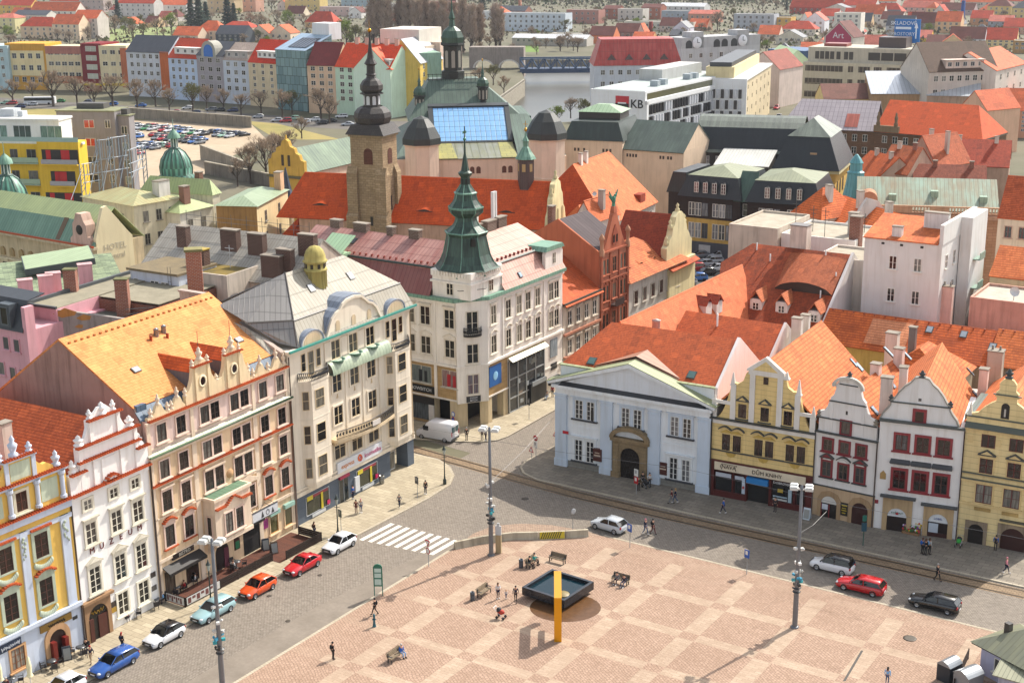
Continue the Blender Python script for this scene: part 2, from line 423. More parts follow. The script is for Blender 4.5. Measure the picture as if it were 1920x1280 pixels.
_up=-_D;cam.matrix_world=Matrix(((_R.x,_up.x,-_F.x,0),(_R.y,_up.y,-_F.y,0),(_R.z,_up.z,-_F.z,CH),(0,0,0,1)))
SAZ,SEL=math.radians(43),math.radians(44.5)
SUN=Vector((math.cos(SAZ)*math.cos(SEL),math.sin(SAZ)*math.cos(SEL),math.sin(SEL)))
sl=bpy.data.lights.new('sun','SUN');sl.energy=3.5;sl.angle=math.radians(.55);sl.color=(1,.93,.83)
so=put('sun',sl);so.rotation_euler=SUN.to_track_quat('Z','Y').to_euler()
W=bpy.data.worlds.new('World');SC.world=W;W.use_nodes=True
sk=W.node_tree.nodes.new('ShaderNodeTexSky');sk.sky_type='NISHITA';sk.sun_disc=False
sk.sun_elevation=SEL;sk.sun_rotation=math.pi/2-SAZ;sk.air_density=1.0;sk.dust_density=2.2;sk.ozone_density=1.0
bg=W.node_tree.nodes['Background'];bg.inputs['Strength'].default_value=.15
hs=W.node_tree.nodes.new('ShaderNodeHueSaturation');hs.inputs['Saturation'].default_value=.4
W.node_tree.links.new(sk.outputs[0],hs.inputs['Color']);W.node_tree.links.new(hs.outputs[0],bg.inputs[0])
SC.view_settings.view_transform='Standard';SC.view_settings.look='None';SC.view_settings.exposure=.86;SC.view_settings.gamma=1
SC.cycles.max_bounces=5;SC.cycles.diffuse_bounces=3;SC.cycles.glossy_bounces=2;SC.cycles.transmission_bounces=2;SC.cycles.volume_bounces=0
SC.cycles.use_denoising=True;SC.cycles.sample_clamp_indirect=6
def px(pts,z=0.0):return[G(x,y,z)for x,y in pts]
def sheet(name,pts,z,mat,th=0.0,side=None,sf=True):
 o=S(0,0);rz=SA-math.pi/2;c,s=math.cos(-rz),math.sin(-rz)
 q=[((p[0]-o.x)*c-(p[1]-o.y)*s,(p[0]-o.x)*s+(p[1]-o.y)*c)for p in pts]
 mb=MB();mb.face([(x,y,z)for x,y in q],0)
 if th:
  n=len(q)
  for i in range(n):a,b=q[i],q[(i+1)%n];mb.face([(*a,z),(*b,z),(*b,z-th),(*a,z-th)],1)
 m=mb.obj(name,[mat,side or mat],None,o,rz)
 return struct(m)if sf else m
river=[G(x,y,-5)for x,y in[(968,131),(1135,131),(1200,160),(1230,250),(900,262),(915,225),(952,204),(984,170)]]
out=[Vector((-3500,-300,0)),Vector((3500,-300,0)),Vector((3500,7500,0)),Vector((-3500,7500,0))]
hole=[Vector((p.x,p.y,0))for p in river]
vv=out+hole;mb=MB()
for t in tessellate_polygon([out,hole]):mb.face([(vv[i].x,vv[i].y,-.012)for i in t])
struct(mb.obj('ground',FLAT('77705f','56583f',.02)))
mb=MB();n=len(river)
for i in range(n):
 a,b=river[i],river[(i+1)%n];mb.face([(a.x,a.y,-.012),(b.x,b.y,-.012),(b.x,b.y,-9),(a.x,a.y,-9)])
struct(mb.obj('river_bank',BK('8d8677','7c7567','5c574c',1.6,.6,.03)))
wm=NT('river_water');wm.bump(wm.noise(wm.scale(wm.uv(),.25,1.0),.7,4),.12,.3)
struct(MB().face([(p.x,p.y,-5)for p in river]).obj('water',wm.out(wm.mix(wm.ramp(wm.noise(wm.uv(),.02,3),.3,.7),'35362f','4b463c'),.3,0,.22)))
def plaza_mat():
 m=NT('plaza_paving');uv=m.uv();x,y,_=m.sep(uv)
 bs=m.math('GREATER_THAN',m.math('FRACT',m.math('DIVIDE',m.math('ADD',y,4.5+67.5),6.75)),.81)
 bt=m.math('GREATER_THAN',m.math('FRACT',m.math('DIVIDE',m.math('ADD',x,-5.6+73.5),7.35)),.775)
 xor=m.math('ABSOLUTE',m.math('SUBTRACT',bs,bt))
 edge=m.math('MINIMUM',m.math('ADD',m.math('LESS_THAN',x,-13.2),m.math('GREATER_THAN',y,14.4)),1.0)
 xor=m.math('MULTIPLY',xor,m.math('SUBTRACT',1.0,m.math('MULTIPLY',edge,.8)))
 def bk(c1,c2,mo,w,h,sc):
  b=m.new('ShaderNodeTexBrick',offset=.5);b.inputs['Scale'].default_value=1;b.inputs['Brick Width'].default_value=w;b.inputs['Row Height'].default_value=h
  b.inputs['Mortar Size'].default_value=sc;b.inputs['Bias'].default_value=0;b.inputs['Mortar Smooth'].default_value=.5
  for k,c in(('Color1',c1),('Color2',c2),('Mortar',mo)):b.inputs[k].default_value=(*lin(c),1)
  wr=m.new('ShaderNodeTexNoise',i_Scale=.7,i_Detail=2.0);m.link(uv,wr.inputs['Vector'])
  ad=m.new('ShaderNodeVectorMath',operation='MULTIPLY_ADD');m.link(wr.outputs['Color'],ad.inputs[0]);ad.inputs[1].default_value=(.5,.5,0);m.link(uv,ad.inputs[2])
  rot=m.new('ShaderNodeMapping');rot.inputs['Rotation'].default_value=(0,0,.6 if w<.4 else 0);m.link(ad.outputs[0],rot.inputs[0]);m.link(rot.outputs[0],b.inputs['Vector']);return b
 r=bk('a98d7a','917663','74604f',.36,.26,.04);p=bk('b09c87','9f8b76','84735f',.8,.36,.02)
 col=m.mix(xor,r.outputs['Color'],p.outputs['Color'])
 sp=m.ramp(m.noise(uv,5.5,3,.7),.35,.65)
 col=m.mix(m.math('MULTIPLY',sp,.35),col,'bfa48f')
 big=m.ramp(m.noise(uv,.11,6,.65),.36,.7);col=m.mix(m.math('MULTIPLY',big,.3),col,'7d6350')
 st=m.ramp(m.noise(uv,.5,5,.7),.56,.8);col=m.mix(m.math('MULTIPLY',st,.4),col,'6d5545')
 m.bump(m.math('SUBTRACT',1.0,r.outputs['Fac']),.35,.02)
 return m.out(col,.85,0,.3)
def cobble(c1,c2,mo,w=.3,h=.22,big=.4):
 m=NT('cobbles');uv=m.uv();b=m.new('ShaderNodeTexBrick',offset=.5);b.inputs['Scale'].default_value=1;b.inputs['Brick Width'].default_value=w;b.inputs['Row Height'].default_value=h
 b.inputs['Mortar Size'].default_value=.035;b.inputs['Mortar Smooth'].default_value=.6;b.inputs['Bias'].default_value=0
 for k,c in(('Color1',c1),('Color2',c2),('Mortar',mo)):b.inputs[k].default_value=(*lin(c),1)
 m.link(uv,b.inputs['Vector'])
 n=m.ramp(m.noise(uv,.13,6,.65),.34,.7);col=m.mix(m.math('MULTIPLY',n,big),b.outputs['Color'],mul(c2,.55))
 n2=m.ramp(m.noise(uv,2.6,4,.7),.35,.7);col=m.mix(m.math('MULTIPLY',n2,.35),col,mul(c1,1.3))
 m.bump(m.math('SUBTRACT',1.0,b.outputs['Fac']),.4,.03)
 return m.out(col,.8,0,.3)
STONE=BK('b5ab98','a89c87','6f6656',1.0,.3,.02,.3)
SLAB=BK('b3a78f','9d917a','665d4c',1.25,.62,.022,.45)
SLAB2=BK('8f8678','7a7266','4f493f',1.15,.7,.025,.55)
road=cobble('8f8579','776e63','554e46',.34,.2)
asph=FLAT('8e8478','766d62',.35,.9,.1)
sheet('road',[S(-110,-31),S(30,-31),S(33,-60),S(36,-60),S(120,-50),S(120,-18),S(33,20),S(35,90),S(-110,90)],.004,road)
sheet('asphalt_strip',[S(-110,-20.6),S(-12,-20.2),S(4,-18.6),S(8,-16.6),S(-110,-16.6)],.008,asph)
sheet('square_paving',[S(-110,-16.6),S(6,-16.5),S(8.8,-15),S(12.4,-11),S(16.1,-6.4),S(16.7,-5),S(16.7,90),S(-110,90)],.1,plaza_mat(),.1,STONE)
kb=lambda pts,w=.3,z=.115:[sheet('kerb',[S(a[0]+w*nx,a[1]+w*ny),S(b[0]+w*nx,b[1]+w*ny),S(*b),S(*a)],z,STONE,z)for a,b in zip(pts,pts[1:])for nx,ny in[((lambda dx,dy,l:(dy/l,-dx/l))(b[0]-a[0],b[1]-a[1],math.hypot(b[0]-a[0],b[1]-a[1])))]]
kb([(-110,-16.6),(6,-16.5)]);kb([(16.7,-5),(16.7,90)],.28)
sheet('island_paving',[S(8.9,-15.1),S(7.6,-16.7),S(10,-17),S(12.9,-16.3),S(15,-14),S(16.3,-11.1),S(16.9,-7.2),S(16.6,-5.2),S(16.1,-6.3),S(12.4,-11)],.11,cobble('a8917d','8f7866','6b5a4c',.3,.22),.11,STONE)
lk=[(-110,-27.9),(-26.4,-27.8),(-14,-28),(-4.6,-28.1),(3.2,-27.4),(15.3,-27),(20,-27.3),(22.7,-28.6),(24.6,-30.6),(25.8,-33),(25.9,-36.7),(25.6,-45)]
sheet('pavement',[S(-110,-36)]+[S(*p)for p in lk]+[S(20,-45),S(20,-36)],.12,SLAB,.12,STONE);kb([(a,b)for a,b in lk],-.28,.125)
rk=[(60,-23.2),(37.4,-23.2),(31,-23.5),(29.1,-23),(27.7,-21.7),(26.8,-19.3),(26.9,-14.3),(27,.7),(27.6,35.1),(28,90)]
sheet('pavement',[S(36,90),S(36,-19),S(60,-19)]+[S(*p)for p in rk],.12,SLAB2,.12,STONE);kb(rk,-.26,.125)
ck=[(30.1,-44),(30.3,-39.3),(31.5,-36.3),(33.6,-32),(35.3,-30.6),(37,-30.2),(49.7,-30.5),(110,-31)]
sheet('pavement',[S(*p)for p in ck]+[S(110,-38),S(36,-38),S(36,-44)],.12,SLAB,.12,STONE);kb(ck,.26,.125)
def along(pts,off):
 r=[]
 for i,(s,t)in enumerate(pts):
  a=pts[max(i-1,0)];b=pts[min(i+1,len(pts)-1)];dx,dy=b[0]-a[0],b[1]-a[1];l=math.hypot(dx,dy);r.append((s+dy/l*off,t-dx/l*off))
 return r
tr=[(28.6,-60),(28,-45),(27.4,-37.5),(26.8,-31.5),(26.3,-26),(25.7,-20),(25.2,-13.5),(25.1,-6),(25.2,1),(25.6,15),(26,35),(26.6,90)]
bed=cobble('8f7a60','7a6650','4e4132',.5,.3)
a,b=along(tr,-1.05),along(tr,1.05);sheet('tram_track_bed',[S(*p)for p in a]+[S(*p)for p in b[::-1]],.0085,bed)
for o in(-.72,.72):
 a,b=along(tr,o-.13),along(tr,o+.13);sheet('tram_rail',[S(*p)for p in a]+[S(*p)for p in b[::-1]],.013,PA('40362c',.4,.5))
mb=MB();zm=PA('d9d4c8',.7)
for k in range(9):
 s=2.7+.0*k;t0=-26.4+k*1.04
 q=[(s+.12*k,t0),(s+5.2+.0*k,t0+.15),(s+5.2,t0+.7),(s+.12*k,t0+.52)]
 mb.face([(*S(*p).xy,.0125)for p in q])
o=mb.obj('crossing_stripes',zm);struct(o)
for x,y,r in((985,933,.42),(1706,1196,.6),(600,1076,.25),(505,1115,.25),(540,1162,.25)):
 p=G(x,y,.1);z=.112 if y>1180 else.018
 tag(MB().lathe([(r,0),(r,.01),(r*.7,.012),(0,.012)],(0,0),16).obj('manhole_cover',PA('4d463d',.6,.3),None,(p.x,p.y,z)),{933:'dark round manhole cover in the shaded cobbles behind the barrier',1196:'large brown manhole cover in the square near the kiosk',1076:'small dark manhole lid in the road below the white hatchback'}.get(y,'small dark manhole lid in the cobbled road by the parked cars'),'manhole cover','manhole covers')
for pts in([(800,1138),(770,1155),(786,1160),(817,1143)],):pass
dr=[S(1.3,26.6),S(7.2,26.1),S(7.25,26.3),S(1.35,26.8)]
struct(sheet('drain_channel',dr,.104,PA('3a342d',.6)))
RT=TL('b4572e','8e3d20',.3,.2,.3)
OR=TL('d89258','c57c44',.32,.2,.14,.16)
CAP=TL('b5562c','94401f',.3,.25,.2,.1)
def K(ox,oy,sc=4.0):return lambda*p:[(ox+x/sc,oy+y/sc)for x,y in p]
def urn(B,u,z,h,y=.0,mat=None,name='urn',parent=None,k=1.0):
 MB().lathe([(.28*k,z),(.3*k,z+h*.12),(.14*k,z+h*.2),(.26*k,z+h*.42),(.3*k,z+h*.55),(.12*k,z+h*.66),(.16*k,z+h*.8),(.0,z+h)],(u,y),8).obj(name,mat or PL('e3dcd0'),parent or B.o)
def volpts(x0,z0,x1,z1,n=8,bulge=.35):
 r=[]
 for i in range(n+1):
  q=i/n;r.append((x0+(x1-x0)*q,z0+(z1-z0)*(q**2.2)))
 return r
def squiggle(B,u0,z0,u1,z1,mat,y=-.06,n=30,seed=1,parent=None):
 rr=random.Random(seed);pts=[(u0+(u1-u0)*i/n,y,(z0+z1)/2+(z1-z0)*.5*math.sin(i*1.9+rr.random())*rr.uniform(.4,1))for i in range(n+1)]
 MB().tube(pts,.05,4).obj('lettering',mat,parent or B.o)
B=Bl('townhouse','yellow gabled house with pale blue pilasters and tile-capped windows at the left edge','house',S(-37.9,-32.6),G(158.75,1212))
yw,bw,gn=PL('e0b85e',.18),PL('c3ccdb',.18),PL('b3bda8',.25)
W_=B.W
mb=MB().box(0,W_,0,12,0,4.3,1).box(0,W_,0,12,4.3,14.2,0)
B.part('wall',mb,[yw,bw])
mb=MB();mb.box(-.05,W_+.02,-.35,0,4.25,4.6).box(-.02,W_,-.28,0,13.6,14.2)
for u,w in((.45,.75),(4.45,.75),(8.75,.9)):mb.box(u-w/2,u+w/2,-.16,0,4.6,13.0)
mb.box(0,W_,-.14,0,12.6,13.0)
B.part('pilasters',mb,bw)
mb=MB()
for u in(4.45,8.75):
 for k in range(9):mb.ell((u+R.uniform(-.25,.25),-.2,12.4-k*.22),(.16*(1-k*.08),.08,.16),6,4)
B.part('stucco_garland',mb,gn)
mb=MB().box(.2,W_-.1,0,.5,14.2,17.2).prism([(3.55,17.2),(6.35,17.2),(6.35,19.4),(3.55,19.4)],0,.45)
mb.prism([(6.35,17.3)]+[(8.3,17.3),(8.25,17.75),(7.6,18.15),(7.2,18.1),(6.8,18.4),(6.35,18.9)],.02,.42).prism([(3.55,17.3),(3.55,18.9),(3.1,18.4),(2.6,18.1),(2.2,18.15),(1.5,17.75),(1.4,17.3)],.02,.42)
B.part('gable',mb,yw)
mb=MB().box(1.0,2.9,-.03,0,14.8,16.7).box(6.75,8.5,-.03,0,14.8,16.7).box(3.95,5.95,-.03,0,17.6,19.1);B.part('gable_panel',mb,PL('bcc6ae',.3))
mb=MB()
for u in(.6,3.55,6.3,8.9):mb.lathe([(.3,14.6),(.3,14.85),(.2,14.9),(.2,16.6),(.32,16.8),(.32,17.1)],(u,-.15),10)
for u in(3.6,6.3):mb.box(u-.2,u+.2,-.12,0,17.45,19.3)
mb.box(0,W_,-.22,0,17.05,17.3).box(3.3,6.6,-.2,.45,19.3,19.5)
B.part('gable_columns',mb,bw)
mb=MB();tilerow(mb,-.05,W_+.1,14.25,-.5);tilerow(mb,.1,W_,17.3,-.42);tilerow(mb,3.2,6.7,19.5,-.4);B.part('tile_coping',mb,CAP)
urn(B,4.6,19.6,1.9,.2,bw,k=1.4);urn(B,6.15,19.6,.9,.2,bw);urn(B,3.2,19.6,.9,.2,bw);urn(B,8.7,17.5,1.4,.2,bw,k=1.3);urn(B,.6,17.5,1.4,.2,bw,k=1.3)
for z,h,hd in((11.15,2.2,'tileflat'),(6.85,2.4,'tile')):
 for u in(2.55,6.2):
  B.win(u,z,1.35,h,2,4,PA('4a2a20',.5),GL('150e0b',0,.3),gn,.3,hd,False,.05,CAP)
  mb=MB()
  for k in range(11):q=-1+2*k/10;mb.ell((u+q*.85,-.1,z-h/2-.55-.35*(1-q*q)),(.2,.08,.3),6,4)
  B.part('stucco_apron',mb,gn)
B.win(4.72,15.65,1.1,1.7,2,2,PA('5a3222'),GL('2b160e',0,.2),PL('d3ccb4'),.25,None,True)
door=B.part('door',MB().prism(arcpts(6.75,0,1.75,2.1),-.03,0),PA('2a1512',.4));MB().box(5.9,6.35,-.5,-.03,.1,2.1).box(7.2,7.6,-.5,-.03,.1,2.1).obj('door_leaf',PA('6e1d16',.4),door)
sp=arcpts(6.75,0,2.7,2.2,14);B.part('door_surround',MB().prism([sp[0]]+[(5.87,0)]+arcpts(6.75,0,1.76,2.1,14)[:1:-1]+[(7.63,0),sp[1]]+sp[2:],-.16,0),PL('c29a72',.3))
sg=B.part('shop_sign',MB().box(5.1,8.45,-.12,0,3.3,3.95),PA('8a6a2a',.4));squiggle(B,5.9,3.45,7.7,3.8,PA('2a2014'),-.14,26,3,sg)
B.win(2.65,2.15,1.35,1.9,3,3,PA('7a4a2a'),GL('3a1a10',.0,.2),PL('c49a70'),.2)
sg=B.part('banner',MB().box(.9,3.1,-.1,0,3.25,3.95),PA('2c3a52'));squiggle(B,1.05,3.4,2.95,3.8,PA('d9dde4'),-.12,34,5,sg)
B.part('wall_plaque',MB().box(8.6,9.1,-.06,0,3.05,3.35),PA('2f2f33'))
mb=MB();roof_gableF(mb,0,W_,.5,14,14.3,17.3);B.part('roof',mb,RT)
drainpipe(B,W_+.05,0,14.2,-.1);drainpipe(B,.05,0,14.2,-.1)
B=Bl('townhouse','white stepped-gable house with red tile copings and the word MUZEUM on its front','house',G(159,1212),G(300,1133))
wh=PL('eae8e4',.1);tr_=PL('dcd6c4',.15);W_=B.W
B.part('wall',MB().box(0.1,W_,0,11,0,14.2).box(0.1,W_,-.12,0,13.7,14.2),wh)
mb=MB().box(1.3,8.4,0,.5,14.2,16.9).box(1.4,8.3,.02,.5,16.9,18.25).box(2.85,6.5,.04,.5,18.25,20.35)
mb.box(.15,1.9,-.1,.5,14.2,16.1).box(7.9,9.5,-.1,.5,14.2,16.1)
for u in(3.1,6.3):mb.box(u-.2,u+.2,-.14,.04,14.4,16.9).box(u-.2,u+.2,-.1,.04,18.4,20.3)
for u in(1.6,8.15):mb.box(u-.2,u+.2,-.12,.02,14.4,18.2)
mb.box(3.9,5.6,-.08,0,14.3,16.5)
mb.prism(volpts(1.55,18.3,2.9,20.1)+[(2.9,18.3)],.1,.4).prism([(6.45,18.3),(6.45,20.1)]+volpts(7.9,18.3,6.45,20.1)[::-1][1:],.1,.4)
B.part('gable',mb,wh)
mb=MB();tilerow(mb,0,W_+.1,14.2,-.55);tilerow(mb,1.1,8.6,16.9,-.45);tilerow(mb,1.1,8.6,18.25,-.45);tilerow(mb,2.6,6.7,20.3,-.42);tilerow(mb,.1,2.0,16.1,-.5);tilerow(mb,7.9,9.6,16.1,-.5)
for k in range(7):q=-1+2*k/6;mb.prism([(4.75+q*.9-.12,14.3+.5*(1-q*q)),(4.75+q*.9+.12,14.3+.5*(1-q*q)),(4.75+q*.9,14.52+.5*(1-q*q))],-.6,-.1)
B.part('tile_coping',mb,CAP)
for u,z,h,k in((3.2,20.45,.9,.9),(5.98,20.45,1.0,.9),(4.65,20.45,1.15,1.5),(1.75,18.4,1.0,1.5),(7.75,18.4,1.0,1.5),(.75,16.25,1.2,1.2),(8.7,16.25,1.2,1.2)):urn(B,u,z,h,.2,wh,'finial',k=k)
B.part('finial_scrolls',MB().prism([(3.3,20.45),(6.0,20.45),(5.6,20.8),(5.1,21.2),(4.2,21.2),(3.7,20.8)],.08,.35).prism([(.4,16.2),(1.5,16.2),(1.0,16.8)],0,.3).prism([(8.2,16.2),(9.3,16.2),(8.8,16.8)],0,.3),wh)
g_=GL('20201e',0,.45,'8c8a84')
for u in(1.92,4.98,7.62):
 B.win(u,12.92,.95,.95,2,2,tr_,g_,tr_,.22,None,False)
 B.win(u+.05,10.2,1.2,2.0,2,3,tr_,g_,tr_,.2,'flat',True,.05,PL('c9c2b0'))
 B.win(u,5.75,1.25,2.4,2,4,tr_,g_,tr_,.22,'tri',True,.05,PL('c9c2b0'))
for u in(4.9,7.5):B.win(u,2.2,1.25,2.1,2,3,tr_,g_,tr_,.22,None,True)
B.win(4.75,15.2,.9,1.5,2,1,PA('bdb6a4'),PL('b3ab9c'),None,.1,None,False)
rd=PA('6e2a24',.6);tx=None
for u,ch in zip((1.9,3.04,4.2,5.36,6.52,7.69),'MUZEUM'):text(ch,.8,rd,B.o,(u,-.04,8.55),ext=.03)
dw=B.part('portal',MB().prism([(.2,0),(.62,0)]+arcpts(1.75,0,2.26,2.3,14)[:1:-1]+[(2.88,0),(3.3,0),(3.3,3.9),(.2,3.9)],-.2,0).box(0,3.6,-.45,0,3.9,4.15),PL('9d7c5c',.4))
dr_=B.part('door',MB().prism(arcpts(1.75,0,2.26,2.3),-.05,0),PA('17100d',.5));MB().box(.65,1.1,-.25,-.06,.05,2.3).box(1.75,2.85,-.14,-.06,.05,2.3).obj('door_leaf',PA('4a1f16',.5),dr_);squiggle(B,1.0,2.5,2.5,3.0,PA('a07c22',.4),-.1,14,8,dr_)
for u,z,c in((3.75,2.55,'3a2f2a'),(3.75,2.0,'a8842e'),(8.85,3.35,'3a3634'),(8.85,2.0,'5a5652')):B.part('wall_plaque',MB().box(u-.3,u+.3,-.06,0,z-.25,z+.25),PA(c))
mb=MB();mb.slab([(-2.8,.5,13.1),(4.75,.5,19.9),(4.75,24,19.9),(-2.8,24,13.1)],.2);mb.slab([(4.75,.5,19.9),(9.3,.5,15.3),(9.3,24,15.3),(4.75,24,19.9)],.2);B.part('roof',mb,RT)
x,y=B.at(10,825,18);chimney(B,x,y,14,19.6,1.1,.8,PL('d8c8b8'));drainpipe(B,W_+.05,0,14,-.15)
k3=K(270,780);kA=K(230,540,2.909)
B=Bl('townhouse','wide peach and pink neo-Renaissance house with twin scrolled gables under a big fresh orange roof','house',G(300,1133),G(555,990))
pk,be,st=PL('dcc2b2',.22),PL('dcc09c',.28),PL('e0ccb4',.25);W_=B.W
mb=MB().box(0,W_,0,20,0,14.6,0).box(.35,W_,.0,20,14.6,18.1,1)
mb.prism([(.6,17.5),(20,17.0),(10.2,24.5)],.35,.55,2,'x')
B.part('wall',mb,[be,PL('dcc3b8',.2),PL('a98b80',.35)])
B.part('gable_wall',MB().prism([(.6,14),(20,14),(20,17.6),(10.2,24.55),(1.2,19.3),(.6,18)],.0,.34,0,'x'),PL('a4887c',.35))
mb=MB()
for z,d,h in((14.45,.4,.25),(11.55,.2,.2),(17.85,.25,.2),(4.05,.16,.3),(15.3,.08,.12),(8.35,.1,.14)):mb.box(0,W_,-d,0,z,z+h)
for u in(.3,6.05,14.9,20.1):mb.box(u-.3,u+.3,-.1,0,0,14.4).box(u-.22,u+.22,-.12,0,14.7,17.8)
B.part('cornice',mb,st)
B.part('gutter',MB().tube([(-.1,-.45,14.78),(W_+.15,-.45,14.78)],.11,6),PA('3f5a3c',.5))
B.part('cornice_sheet',MB().slab([(-.05,-.42,14.72),(W_,-.42,14.72),(W_,0,15.05),(-.05,0,15.05)],.03),SM('b3ad93','97a088',1.2,.5))
mb=MB();tilerow(mb,0,W_+.1,11.75,-.42,.24,.17);tilerow(mb,.3,W_,18.05,-.42,.24,.17);B.part('tile_coping',mb,CAP)
mb=MB()
gab=[(5.5,18.1),(14.7,18.1),(14.7,19.1),(14.35,19.4),(14.1,20.0),(13.9,20.4),(13.75,21.2),(13.5,21.3),(13.5,21.6),(11.2,21.6),(11.2,21.3),(11.0,20.4),(10.6,19.7),(10.1,19.5),(9.6,19.7),(9.2,20.4),(9.0,21.3),(9.0,21.6),(6.7,21.6),(6.7,21.3),(6.5,20.4),(6.2,19.8),(5.8,19.4),(5.5,19.1)]
mb.prism(gab,-.02,.4).prism([(7.0,21.6),(8.8,21.6),(8.4,22.1),(7.4,22.1)],.05,.35).prism([(11.4,21.6),(13.2,21.6),(12.8,22.1),(11.8,22.1)],.05,.35)
for u in(7.0,8.75,11.45,13.2):mb.box(u-.16,u+.16,-.14,0,18.3,21.5)
mb.box(.5,5.4,0,.4,18.1,18.4).box(14.8,W_,0,.4,18.1,18.4)
for c in(2.0,4.5,16.4,18.9):mb.prism([(c-.9,18.4),(c+.9,18.4),(c+.6,18.7),(c+.3,19.3),(c-.3,19.3),(c-.6,18.7)],.02,.35)
B.part('gable',mb,PL('e2cda6',.25))
mb=MB();tilerow(mb,6.5,9.2,21.6,-.3,.24,.16);tilerow(mb,11.0,13.7,21.6,-.3,.24,.16);B.part('tile_coping',mb,CAP)
for c in(7.85,12.35):
 ow=B.part('oval_window',MB().lathe([(.62,0),(.62,.1),(.42,.1),(.42,.02)],(0,0),18,sx=.85),PL('e6d6b6'),None,(c,-.03,20.0));ow.rotation_euler=(math.pi/2,0,0);MB().lathe([(.42,.04),(0,.04)],(0,0),14,sx=.85).obj('pane',GL('2a1a14',0,.1),ow)
 urn(B,c,22.1,1.3,.2,st,'finial',k=1.2);lightning(B,c,.2,23.2,24.9)
for u,z,h in((2.0,19.3,1.1),(4.5,19.3,1.1),(16.4,19.3,1.1),(18.9,19.3,1.1),(1.0,18.4,.9),(3.2,18.4,.9),(3.7,18.4,.9),(5.6,19.1,.9),(9.95,19.5,.7),(14.6,19.1,.9),(15.3,18.4,.9),(17.6,18.4,.9),(20.1,18.4,1.3),(6.8,21.7,.7),(8.9,21.7,.7),(11.3,21.7,.7),(13.4,21.7,.7)):urn(B,u,z,h,.18,st,'finial',k=.8)
bd,gd=PA('3b2b24',.5),GL('1c1a18',0,.5,'7d7a72')
for u in(2.0,4.56,7.82,9.26,12.1,13.56,16.4,19.1):
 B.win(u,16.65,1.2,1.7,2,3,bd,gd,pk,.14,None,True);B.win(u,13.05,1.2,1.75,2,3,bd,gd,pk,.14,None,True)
 B.win(u,9.88,1.2,2.0,2,3,bd,gd,pk,.17,'flat' if u<5 or u>15 else None,True,.05,st)
for u in(2.0,4.6,16.45,19.1):B.win(u,6.32,1.2,2.1,2,3,bd,gd,pk,.18,'tile',True,.05,CAP)
for u in(12.5,13.75):B.win(u,6.1,1.05,2.4,2,3,bd,gd,pk,.14,None,False)
mb=MB()
for a,b in((7.1,10.0),(11.4,14.3)):mb.box(a,b,-.3,0,11.05,11.25).box(a+.1,b-.1,-.12,0,8.5,8.75)
mb.prism([(11.5,7.75),(14.7,7.75),(14.7,7.95),(13.1,8.6),(11.5,7.95)],-.3,0);B.part('cornice',mb,st)
B.part('medallion',MB().lathe([(.5,-.02),(.42,.1),(0,.14)],(0,0),14),PL('cda57a'),None,(10.8,-.02,9.6)).rotation_euler=(math.pi/2,0,0)
by=B.part('bay',MB().box(6.7,11.9,-1.5,0,3.9,8.2).box(6.55,12.05,-1.65,0,8.2,8.5).box(6.6,12.0,-1.6,0,3.6,4.0).prism([(-1.2,3.6),(0,3.6),(0,2.4)],7.0,7.3,0,'x').prism([(-1.2,3.6),(0,3.6),(0,2.4)],11.3,11.6,0,'x'),st)
MB().box(6.8,11.8,-1.4,-.1,8.5,8.52,1).obj('bay_roof',[st,SM('6f8d72','566f5a')],by)
mb=MB()
for k in range(22):q=-1+2*(k+.5)/22;z=7.35+(.75*(1-abs(q)*2.2)if abs(q)<.42 else 0);mb.box(9.3+q*2.6-.09,9.3+q*2.6+.09,-1.85,-1.5,z,z+.16)
mb.obj('tile_coping',CAP,by)
for u in(8.55,10.1):B.win(u,5.5,1.05,2.1,2,3,bd,gd,pk,.14,None,True,d=-1.5)
B.win(-.75,5.6,.5,1.9,1,2,bd,gd,pk,.1,None,True,face='L',x1=6.7)
ar=B.part('door',MB().prism(arcpts(8.9,0,1.9,1.9),-.04,0),PA('1f1312',.5));MB().box(9.1,9.75,-.1,-.05,.1,2.2).obj('door_leaf',PA('5d2a3a'),ar)
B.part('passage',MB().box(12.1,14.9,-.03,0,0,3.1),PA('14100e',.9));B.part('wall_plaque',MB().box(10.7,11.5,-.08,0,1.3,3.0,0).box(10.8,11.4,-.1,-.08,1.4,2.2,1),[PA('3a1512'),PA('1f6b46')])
bs=B.part('shop_sign',MB().box(2.0,4.9,-.16,0,3.75,4.3),PA('16110f'));text('BISTRO',.48,PA('c9c2b2'),bs,(3.6,-.18,4.02))
B.part('awning',MB().slab([(.7,-.95,3.0),(5.8,-.95,3.0),(5.8,0,3.5),(.7,0,3.5)],.08).box(.7,5.8,-.97,-.9,2.75,3.02),PA('1d1a19',.6))
for u,w in((1.55,1.3),(4.6,1.7)):B.win(u,1.7,w,2.4,1,1,PA('3a2a20'),GL('121110',.0,.4,'6a5f50'),None,.1,None,False)
hs=B.part('hanging_sign',MB().box(0,3.9,-.06,.06,0,.95).box(-.05,3.95,-.08,.08,-.05,.02,1).box(-.05,3.95,-.08,.08,.93,1.0,1),[PA('c9ccd0'),PA('3f4348')],None,(12.55,-1.0,3.75));MB().lathe([(.3,0),(.24,.02)],(2.3,.45),12).prism([(1.3,.15),(1.7,.15),(1.5,.8)],0,.02,0,'z').prism([(2.9,.15),(3.3,.15),(3.1,.7)],0,.02,0,'z').obj('emblem',PA('2a2a2c'),hs,(0,-.07,0)).rotation_euler=(math.pi/2,0,0)
MB().tube([(.3,.1,1.0),(.5,1.0,1.4)],.03,4).tube([(3.5,.1,1.0),(3.3,1.0,1.4)],.03,4).tube([(1.2,0,1.0),(1.9,0,1.6),(2.7,0,1.0)],.03,4).obj('bracket',PA('2a2a2c'),hs)
